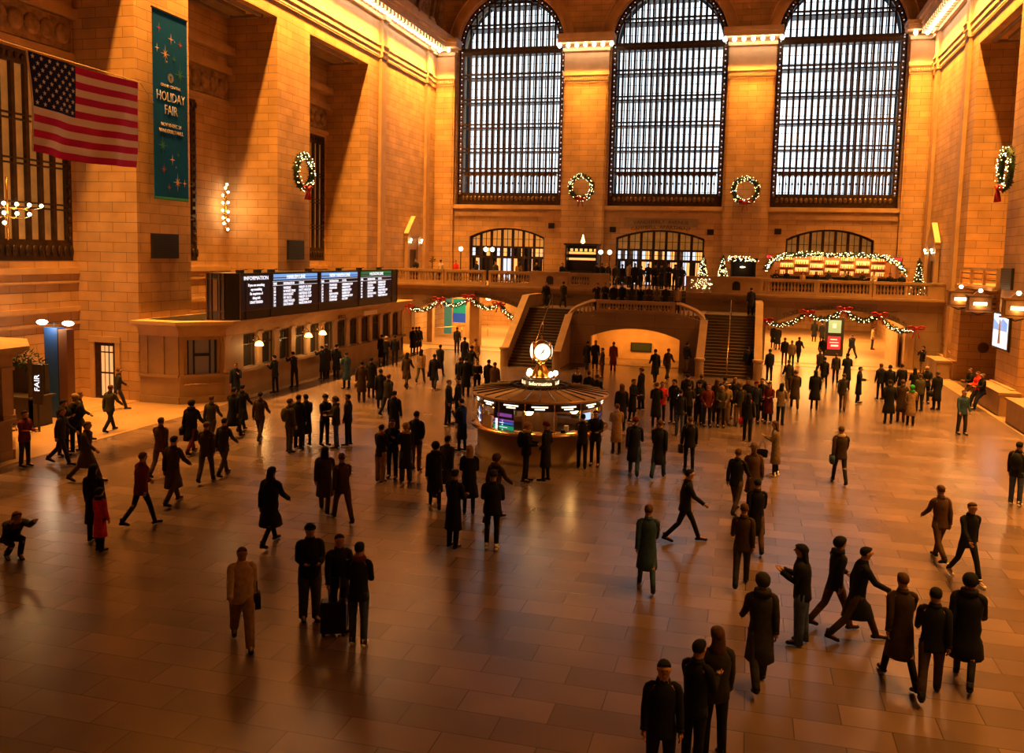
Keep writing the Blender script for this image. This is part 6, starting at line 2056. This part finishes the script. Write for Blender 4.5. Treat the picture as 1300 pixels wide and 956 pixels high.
    (10.69, 53.16, 0.00, 1.66, 200, 'walk', 'jacket:d', 'trousers:k', 'short:b', 'charcoal walker left of the passage centre below the kiosk', ''),
    (10.54, 48.30, 0.00, 1.72, 170, 'walk2', 'jacket:k', 'slim:k', 'short:k', 'black walker directly below the advert kiosk', ''),
    (11.36, 51.11, 0.00, 1.62, 180, 'stand', 'jacket:d', 'trousers:k', 'short:b', 'small dark figure right below the advert kiosk', ''),
    (13.68, 65.18, 0.00, 1.74, 200, 'stride', 'jacket:k', 'trousers:k', 'short:b', 'dark figure striding right of the advert kiosk', ''),
    (15.92, 72.51, 0.00, 1.72, 90, 'stand', 'jacket:w', 'trousers:d', 'short:k', 'person in pale jacket at the right side of the right passage', ''),
    (8.78, 41.48, 0.00, 1.78, 180, 'walk', 'coat:x', 'trousers:x', 'short:b', 'dark brown walker right of the crowd', ''),
    (8.69, 46.09, 0.00, 1.72, 190, 'walk2', 'jacket:d', 'trousers:x', 'short:b', 'charcoal walker between the crowd and the right passage', ''),
    (7.87, 50.53, 0.00, 1.74, 200, 'stand', 'puffer:k', 'trousers:k', 'short:k', 'person in black puffer at the foot of the right stairs', ''),
    (6.70, 52.06, 0.00, 1.74, 180, 'walk', 'coat:k', 'trousers:k', 'short:k', 'dark walker on the lower steps of the right stairs', ''),
    (3.31, 51.96, 0.00, 1.76, 150, 'stand', 'jacket:n', 'trousers:s', 'short:k', 'person in navy top and taupe trousers beside the right edge of the low arch', ''),
    (3.40, 35.48, 0.00, 1.68, 20, 'phone', 'jacket:r', 'slim:k', 'short:b', 'person in red jacket at the left end of the dense crowd', ''),
    (3.87, 35.73, 0.00, 1.74, -20, 'stand', 'jacket:k', 'trousers:n', 'hood:k', 'person in black jacket second from the left in the crowd', ''),
    (4.26, 37.61, 0.00, 1.78, 190, 'stand', 'jacket:k', 'trousers:k', 'short:k', 'tall dark-haired person in the back row near the left of the crowd', ''),
    (4.46, 35.62, 0.00, 1.66, 160, 'hold', 'jacket:d', 'trousers:k', 'short:k', 'person in charcoal jacket in front of the tall back row figure', ''),
    (4.84, 35.99, 0.00, 1.70, 10, 'phone', 'jacket:n', 'wide:d', 'beanie:k', 'person in navy jacket in the left half of the crowd', ''),
    (4.82, 38.06, 0.00, 1.72, 160, 'stand', 'coat:k', 'slim:k', 'short:b', 'person in black coat peeking over the left half of the crowd', ''),
    (5.19, 35.58, 0.00, 1.68, 20, 'pockets', 'jacket:m', 'trousers:n', 'short:m', 'person in maroon jacket left of the crowd centre', ''),
    (5.51, 36.71, 0.00, 1.74, 160, 'stand', 'coat:x', 'trousers:n', 'long:b', 'person in long dark brown coat at the crowd centre', ''),
    (5.73, 35.65, 0.00, 1.64, 10, 'hold', 'jacket:o', 'slim:k', 'short:y', 'shorter person in olive jacket at the crowd centre', ''),
    (5.89, 36.29, 0.00, 1.66, 20, 'hold', 'jacket:t', 'wide:t', 'hat:w', 'person in white hat and tan outfit at the crowd centre', ''),
    (5.79, 37.39, 0.00, 1.76, 190, 'stand', 'jacket:k', 'wide:t', 'short:k', 'tall person right behind the white hat in the crowd', ''),
    (6.18, 37.75, 0.00, 1.78, 20, 'photo', 'jacket:k', 'trousers:n', 'short:k', 'tallest black figure in the back row of the crowd', ''),
    (6.42, 36.19, 0.00, 1.70, 190, 'stand2', 'jacket:d', 'wide:t', 'short:b', 'person in charcoal right of the white hat', ''),
    (6.73, 37.52, 0.00, 1.74, 0, 'hold', 'coat:k', 'trousers:k', 'long:k', 'person in black coat right of the crowd centre', ''),
    (7.03, 37.08, 0.00, 1.68, 20, 'stand', 'jacket:n', 'trousers:k', 'beanie:m', 'person in navy jacket right part of the crowd', ''),
    (7.28, 37.74, 0.00, 1.74, -20, 'pockets', 'coat:k', 'trousers:k', 'short:k', 'person in black coat near the right end of the crowd', ''),
    (7.56, 37.29, 0.00, 1.66, -20, 'hold', 'coat:m', 'trousers:n', 'long:k', 'long-haired person in maroon scarf coat second from the right end of the crowd', ''),
    (8.02, 37.01, 0.00, 1.68, 160, 'hold', 'jacket:s', 'trousers:n', 'long:k', 'long-haired person in pale jacket at the right end of the crowd', ''),
    (2.06, 33.64, 0.00, 1.74, 190, 'stand', 'coat:k', 'slim:k', 'long:b', 'dark long-haired figure just right of the booth behind the beige coat', ''),
    (2.26, 35.44, 0.00, 1.72, 60, 'hold', 'coat:k', 'slim:k', 'short:b', 'person in black coat with pale collar right of the booth', ''),
    (2.24, 38.57, 0.00, 1.80, 250, 'stand', 'coat:k', 'trousers:k', 'short:b', 'tall dark figure behind the black coat with pale collar', ''),
    (3.28, 34.62, 0.00, 1.74, 180, 'hold', 'coat:k', 'slim:k', 'short:b', 'person in long black coat left of the red jacket in the crowd', ''),
    (-1.81, 50.71, 0.00, 1.74, 20, 'stand', 'coat:k', 'slim:k', 'short:b', 'dark coated figure before the low lit arch, left one of a couple', ''),
    (-0.95, 47.89, 0.00, 1.62, 300, 'stand', 'jacket:x', 'trousers:b', 'short:k', 'shorter figure before the low lit arch, right one of a couple', ''),
    (-0.78, 50.82, 0.00, 1.70, 180, 'stand', 'coat:m', 'trousers:m', 'short:b', 'maroon clad figure standing in front of the glowing arch', ''),
    (-2.31, 50.87, 0.00, 1.72, 170, 'walk', 'coat:k', 'trousers:k', 'short:k', 'black walker at the left edge of the low arch', ''),
    (1.98, 47.25, 0.00, 1.80, 200, 'walk2', 'coat:k', 'trousers:k', 'short:k', 'black walker in front of the right half of the low arch', ''),
    (2.50, 48.78, 0.00, 1.74, 160, 'walk', 'jacket:x', 'trousers:x', 'short:b', 'brown walker in front of the right half of the low arch', ''),
    (-4.32, 53.17, 0.00, 1.74, 180, 'stand', 'jacket:k', 'trousers:s', 'short:k', 'dark figure at the foot of the left stairs', ''),
    (-0.49, 37.98, 0.00, 1.70, 10, 'hold', 'jacket:k', 'trousers:k', 'short:k', 'person in black jacket and white shirt just behind the booth roof, left one', 'cw'),
    (0.17, 37.16, 0.00, 1.70, 200, 'hold', 'coat:k', 'trousers:k', 'short:b', 'person in black behind the booth roof, right one', ''),
    (0.63, 36.46, 0.00, 1.68, 180, 'stand', 'jacket:k', 'trousers:k', 'short:b', 'dark person at the right rear rim of the booth roof', ''),
    (-6.28, 39.30, 0.00, 1.74, 180, 'stand', 'jacket:k', 'trousers:t', 'short:b', 'person in black top and tan trousers left of the crowd behind the booth', ''),
    (-5.88, 38.96, 0.00, 1.80, 200, 'stand', 'coat:k', 'slim:k', 'short:k', 'tall black coated person behind the left rim of the booth', ''),
    (-5.37, 39.06, 0.00, 1.70, 20, 'hold', 'jacket:k', 'slim:k', 'short:k', 'bearded person in pale shirt and open black jacket behind the booth', 'cw'),
    (-4.85, 39.14, 0.00, 1.72, 180, 'stand', 'coat:k', 'trousers:k', 'short:k', 'person in black coat left of the brown coat behind the booth', ''),
    (-4.46, 38.79, 0.00, 1.66, 170, 'stand', 'puffer:b', 'wide:w', 'short:b', 'person in brown coat right of the black coat behind the booth', ''),
    (-9.16, 48.91, 0.00, 1.74, 180, 'stand', 'coat:k', 'trousers:k', 'short:k', 'dark figure farther back near the foot of the left stairs', ''),
    (-8.43, 48.70, 0.00, 1.70, 190, 'stand', 'jacket:y', 'wide:w', 'short:b', 'person in light orange clothes near the left stairs', ''),
    (-7.57, 45.08, 0.00, 1.72, 160, 'walk', 'jacket:k', 'trousers:k', 'beanie:k', 'dark walker behind the tall black coated person', ''),
    (-14.25, 36.43, 0.00, 1.72, 260, 'phone', 'jacket:k', 'slim:k', 'short:k', 'person in black at the ticket window nearest the booth corner', ''),
    (-14.25, 38.22, 0.00, 1.70, 240, 'reach', 'jacket:k', 'trousers:k', 'short:k', 'dark person leaning at the second ticket window', ''),
    (-14.25, 41.22, 0.00, 1.70, 240, 'reach', 'coat:k', 'trousers:d', 'short:k', 'person in black coat leaning under the pair of wall lamps', ''),
    (-14.35, 41.75, 0.00, 1.74, 200, 'stand', 'coat:d', 'trousers:k', 'short:b', 'charcoal figure beside the ticket windows, left of a couple', ''),
    (-13.91, 42.04, 0.00, 1.72, 180, 'stand', 'coat:k', 'trousers:k', 'short:k', 'black figure beside the ticket windows, right of a couple', ''),
    (-11.82, 38.83, 0.00, 1.76, 240, 'phone1', 'coat:e', 'trousers:k', 'short:k', 'tall slim figure in dark teal at the ticket windows', ''),
    (-9.67, 35.80, 0.00, 1.76, 200, 'stand2', 'coat:x', 'trousers:x', 'short:k', 'brown coated figure walking with a pale bag beside the ticket office', 'Ht'),
    (-9.72, 36.94, 0.00, 1.80, 190, 'stand', 'coat:k', 'slim:k', 'short:k', 'tall black coated figure right of the brown coat by the ticket office', ''),
    (-14.01, 48.17, 0.00, 1.72, 200, 'stand', 'coat:k', 'trousers:s', 'short:k', 'person near the far ticket windows, left of the fur hoods', ''),
    (-13.60, 47.84, 0.00, 1.66, 180, 'hold', 'jacket:k', 'trousers:k', 'hood:t', 'person with tan fur hood near the far ticket windows', ''),
    (-13.16, 48.13, 0.00, 1.74, 200, 'stand', 'jacket:k', 'slim:k', 'short:k', 'black figure at the far end of the ticket windows', ''),
    (-9.39, 40.44, 0.00, 1.74, 180, 'walk', 'coat:x', 'trousers:x', 'long:k', 'dark brown walker on the open floor left of the booth', ''),
    (-9.32, 42.21, 0.00, 1.72, 185, 'walk2', 'jacket:t', 'trousers:g', 'long:k', 'walker in tan top with long dark hair left of the booth', ''),
    (-7.99, 40.50, 0.00, 1.74, 190, 'walk', 'coat:k', 'trousers:d', 'short:k', 'black walker with side bag left of the booth', 'Hk'),
    (-9.22, 44.80, 0.00, 1.72, 180, 'walk2', 'coat:k', 'trousers:k', 'short:k', 'black walker just behind the one with side bag', ''),
    (-14.25, 54.42, 0.00, 1.72, 180, 'stand', 'coat:k', 'slim:k', 'short:k', 'left one of three dark figures in the left passage', ''),
    (-14.25, 53.84, 0.00, 1.74, 170, 'stand', 'coat:k', 'slim:k', 'short:k', 'middle one of three dark figures in the left passage', ''),
    (-14.25, 54.95, 0.00, 1.70, 190, 'stand', 'coat:k', 'slim:k', 'short:k', 'right one of three dark figures in the left passage', 'Hk'),
    (-11.83, 55.59, 0.00, 1.72, 180, 'stand', 'jacket:d', 'trousers:d', 'short:b', 'charcoal figure in the left passage before the pale wall', ''),
    (-8.13, 34.29, 0.00, 1.74, 200, 'walk', 'coat:k', 'trousers:k', 'short:k', 'black walker right of the tall coated figure by the ticket office', ''),
    (-7.29, 33.06, 0.00, 1.70, 170, 'walk2', 'jacket:d', 'trousers:k', 'short:b', 'charcoal walker above the dark pair left of centre', ''),
    (-10.48, 24.56, 0.00, 1.76, 185, 'walk', 'cape:k', 'trousers:m', 'hood:k', 'person in long dark coat with striped hem in front of the ticket office corner', 'Hk'),
    (-10.91, 28.21, 0.00, 1.74, 180, 'walk', 'coat:k', 'trousers:k', 'short:k', 'black walker in front of the booth corner, right one', ''),
    (-10.60, 27.15, 0.00, 1.78, 175, 'walk2', 'coat:k', 'trousers:k', 'short:k', 'tall black walker in front of the booth corner, left one', ''),
    (-10.57, 25.79, 0.00, 1.72, 190, 'walk', 'jacket:o', 'trousers:x', 'short:b', 'olive clad walker right of the striped hem coat', ''),
    (-8.01, 21.67, 0.00, 1.72, 200, 'walk2', 'jacket:x', 'trousers:x', 'short:b', 'dark brown walker below the olive clad walker', ''),
    (-7.96, 22.45, 0.00, 1.72, 180, 'walk', 'jacket:d', 'trousers:x', 'short:k', 'charcoal walker right of the dark brown walker at left', ''),
    (-7.52, 19.48, 0.00, 1.80, 180, 'walk', 'coat:x', 'trousers:x', 'short:k', 'tall brown coated walker right of the maroon top', ''),
    (-9.51, 21.69, 0.00, 1.74, 190, 'walk2', 'jacket:b', 'trousers:b', 'short:b', 'faint brown walker left of the striped hem coat', ''),
    (-11.07, 20.56, 0.00, 1.74, 100, 'walk', 'coat:x', 'trousers:x', 'short:b', 'brown walker above the adult with the child in red', ''),
    (-13.16, 21.97, 0.00, 1.74, 110, 'walk2', 'jacket:d', 'trousers:d', 'short:b', 'charcoal walker at left beside the ledge with the dark couple', ''),
    (-15.03, 24.87, 0.00, 1.70, 120, 'walk', 'jacket:x', 'trousers:d', 'short:b', 'dark brown walker right of the dark couple at left', ''),
    (-13.90, 23.45, 0.00, 1.84, 260, 'pockets', 'puffer:k', 'trousers:k', 'hood:t', 'large figure in bulky black coat with tan fur hood near the left edge', 'Bk'),
    (-13.90, 22.91, 0.00, 1.74, 80, 'phone', 'puffer:k', 'trousers:k', 'hood:k', 'person in black hood facing the large fur-hooded figure', ''),
    (-13.90, 21.37, 0.00, 1.66, 90, 'hold', 'puffer:m', 'trousers:d', 'short:k', 'person in dark red jacket at the far left edge', ''),
    (-14.25, 33.19, 0.00, 1.74, 30, 'phone1', 'coat:n', 'trousers:n', 'short:b', 'person in dark blue beside the bronze door of the left pier', ''),
    (-15.14, 26.54, 0.00, 1.70, 180, 'walk', 'jacket:o', 'trousers:k', 'short:b', 'olive walker in front of the left pier base', ''),
    (-17.80, 30.29, 0.00, 1.70, 140, 'walk2', 'jacket:d', 'trousers:d', 'short:b', 'charcoal walker close to the left pier base', ''),
    (-20.84, 29.04, 0.00, 1.72, 180, 'stand', 'jacket:k', 'trousers:k', 'hat:k', 'dark figure in a hat inside the left passage', ''),
    (-9.48, 27.02, 0.00, 1.72, 190, 'walk', 'jacket:x', 'trousers:x', 'short:k', 'brown walker left of the olive backpack wearer', ''),
    (-3.85, 62.40, 4.40, 1.70, 160, 'pockets', 'coat:k', 'trousers:k', 'beanie:k', 'person in black coat at the left end of the row before the central glazed doorway', ''),
    (-3.65, 63.60, 4.40, 1.71, 160, 'stand2', 'jacket:k', 'trousers:k', 'short:b', 'person in black jacket, second from the left before the central glazed doorway', ''),
    (-3.38, 64.80, 4.40, 1.76, -30, 'walk', 'coat:n', 'trousers:k', 'short:b', 'person in navy coat, third from the left before the central glazed doorway', ''),
    (-2.51, 62.40, 4.40, 1.64, 20, 'stand2', 'jacket:d', 'trousers:k', 'short:k', 'person in charcoal jacket, fourth from the left before the central glazed doorway', ''),
    (-2.18, 63.60, 4.40, 1.72, 0, 'walk', 'coat:k', 'trousers:k', 'beanie:k', 'person in black coat, fifth from the left before the central glazed doorway', ''),
    (-1.83, 64.80, 4.40, 1.79, 160, 'stand2', 'jacket:t', 'trousers:k', 'short:k', 'person in tan jacket, sixth from the left before the central glazed doorway', ''),
    (-1.14, 62.40, 4.40, 1.77, 0, 'stand', 'coat:k', 'trousers:k', 'short:k', 'person in black coat, seventh from the left before the central glazed doorway', ''),
    (-0.84, 63.60, 4.40, 1.65, 180, 'walk', 'jacket:n', 'trousers:k', 'short:k', 'person in navy jacket, eighth from the left before the central glazed doorway', ''),
    (-0.47, 64.80, 4.40, 1.76, 20, 'pockets', 'coat:k', 'trousers:k', 'short:b', 'person in black coat, ninth from the left before the central glazed doorway', ''),
    (0.28, 62.40, 4.40, 1.71, 20, 'pockets', 'jacket:k', 'trousers:k', 'short:k', 'person in black jacket, tenth from the left before the central glazed doorway', ''),
    (0.60, 63.60, 4.40, 1.74, -30, 'hold', 'coat:n', 'trousers:k', 'beanie:k', 'person in navy coat, eleventh from the left before the central glazed doorway', ''),
    (0.99, 64.80, 4.40, 1.80, 0, 'hold', 'coat:k', 'trousers:k', 'long:k', 'person in black coat, twelfth from the left before the central glazed doorway', ''),
    (1.63, 62.40, 4.40, 1.76, 160, 'hold', 'jacket:d', 'trousers:k', 'short:k', 'person in charcoal jacket, thirteenth from the left before the central glazed doorway', ''),
    (2.02, 63.60, 4.40, 1.63, 0, 'pockets', 'coat:n', 'trousers:k', 'short:k', 'person in navy coat at the right end of the row before the central glazed doorway', ''),
    (-2.52, 55.00, 3.20, 1.73, -20, 'photo', 'coat:k', 'trousers:k', 'short:k', 'person in black coat at the left end of the stair landing balustrade', ''),
    (-2.17, 55.90, 3.20, 1.73, 0, 'hold', 'coat:n', 'trousers:k', 'short:b', 'person in navy coat on the stair landing, second along the front balustrade from the left', ''),
    (-1.49, 55.00, 3.20, 1.74, 0, 'stand', 'jacket:k', 'trousers:k', 'beanie:k', 'person in black jacket on the stair landing, third along the front balustrade from the left', ''),
    (-1.07, 55.90, 3.20, 1.75, -20, 'stand', 'coat:k', 'trousers:k', 'short:k', 'person in black coat on the stair landing, fourth along the front balustrade from the left', ''),
    (-0.37, 55.00, 3.20, 1.68, 180, 'phone', 'jacket:d', 'trousers:k', 'long:k', 'person in charcoal jacket on the stair landing, fifth along the front balustrade from the left', ''),
    (0.06, 55.90, 3.20, 1.61, 10, 'photo', 'coat:k', 'trousers:k', 'beanie:k', 'person in black coat on the stair landing, sixth along the front balustrade from the left', ''),
    (0.70, 55.00, 3.20, 1.71, 0, 'hold', 'coat:x', 'trousers:k', 'short:b', 'person in brown coat on the stair landing, seventh along the front balustrade from the left', ''),
    (1.09, 55.90, 3.20, 1.71, 0, 'photo', 'jacket:s', 'trousers:k', 'beanie:k', 'person in taupe jacket on the stair landing, eighth along the front balustrade from the left', ''),
    (1.70, 55.00, 3.20, 1.72, 180, 'hold', 'coat:k', 'trousers:k', 'beanie:k', 'person in black coat on the stair landing, ninth along the front balustrade from the left', ''),
    (2.34, 55.90, 3.20, 1.68, 180, 'stand', 'jacket:t', 'trousers:k', 'beanie:k', 'person in tan jacket at the right end of the stair landing balustrade', ''),
    (-17.20, 61.90, 4.40, 1.66, 0, 'hold', 'jacket:k', 'trousers:k', 'short:b', 'person on the balcony at the left side of the left end table', ''),
    (-15.30, 62.00, 4.40, 1.66, 180, 'stand', 'sweater:w', 'trousers:k', 'short:k', 'person on the balcony at the right side of the left end table', ''),
    (-14.10, 61.90, 4.40, 1.66, 0, 'stand', 'jacket:r', 'trousers:k', 'short:b', 'person on the balcony at the left side of the table by the leftmost globe lamp', ''),
    (-12.50, 61.90, 4.40, 1.66, -40, 'hold', 'jacket:k', 'trousers:k', 'short:k', 'person on the balcony at the right side of the table by the leftmost globe lamp', ''),
    (-11.10, 61.90, 4.40, 1.66, 40, 'stand', 'jacket:o', 'trousers:k', 'short:k', 'person on the balcony at the left side of the table before the left arched window', ''),
    (-9.40, 62.00, 4.40, 1.66, 180, 'stand', 'sweater:t', 'trousers:k', 'long:b', 'person on the balcony at the right side of the table before the left arched window', ''),
    (-8.20, 62.50, 4.40, 1.66, 0, 'hold', 'jacket:k', 'trousers:k', 'short:k', 'person on the balcony at the left side of the table behind the left niche block', ''),
    (-6.30, 62.40, 4.40, 1.66, 40, 'stand', 'jacket:n', 'trousers:k', 'short:k', 'person on the balcony at the right side of the table behind the left niche block', ''),
    (8.30, 62.20, 4.40, 1.55, 0, 'phone', 'jacket:k', 'trousers:k', 'long:b', 'person in black before the glowing bar, leftmost from the left of those at the rail', ''),
    (9.00, 62.70, 4.40, 1.60, -30, 'stand', 'jacket:n', 'trousers:k', 'short:k', 'person in navy before the glowing bar, second from the left of those at the rail', ''),
    (10.00, 62.20, 4.40, 1.51, 30, 'stand', 'sweater:t', 'trousers:k', 'long:b', 'person in tan before the glowing bar, third from the left of those at the rail', ''),
    (10.90, 62.70, 4.40, 1.54, -30, 'stand', 'jacket:k', 'trousers:k', 'short:y', 'person in black before the glowing bar, fourth from the left of those at the rail', ''),
    (11.60, 62.20, 4.40, 1.60, 30, 'hold', 'coat:k', 'trousers:k', 'short:b', 'person in black before the glowing bar, fifth from the left of those at the rail', ''),
    (12.90, 62.70, 4.40, 1.58, 180, 'stand', 'jacket:d', 'trousers:k', 'short:b', 'person in charcoal before the glowing bar, sixth from the left of those at the rail', ''),
    (13.70, 62.20, 4.40, 1.59, 30, 'phone', 'jacket:k', 'trousers:k', 'short:b', 'person in black before the glowing bar, seventh from the left of those at the rail', ''),
    (14.50, 62.70, 4.40, 1.58, -30, 'hold', 'sweater:w', 'trousers:k', 'short:k', 'person in cream before the glowing bar, eighth from the left of those at the rail', ''),
    (15.40, 62.20, 4.40, 1.55, 0, 'stand', 'jacket:k', 'trousers:k', 'short:k', 'person in black before the glowing bar, ninth from the left of those at the rail', ''),
    (16.20, 62.70, 4.40, 1.56, 180, 'stand', 'jacket:n', 'trousers:k', 'short:y', 'person in navy before the glowing bar, last from the left of those at the rail', ''),
    (13.00, 65.90, 4.40, 1.70, 0, 'hold', 'jacket:w', 'trousers:k', 'short:b', 'bartender in white behind the counter of the glowing bar', ''),
    (6.75, 57.20, 3.20, 1.74, 180, 'walk', 'coat:k', 'trousers:k', 'short:k', 'black coated person at the top of the right stairs by the outer parapet', ''),
    (-6.20, 56.90, 3.20, 1.72, 0, 'walk', 'coat:k', 'trousers:k', 'short:b', 'black coated person at the top of the left stairs', ''),
    (-5.20, 57.60, 3.20, 1.72, 180, 'walk2', 'coat:d', 'trousers:k', 'short:k', 'charcoal coated person at the top of the left stairs near the inner parapet', ''),
]
for (x, y, z, h, rot, pose, top_, bot, hair_, lab, ex) in PEOPLE:
    person(x, y, z + (.014 if z == 0 else 0), h, rot, pose, top_, bot, hair_, lab, ex)
SUIT.location = (-0.11, 13.56, 0)
SUIT.rotation_euler = (0, 0, .35)
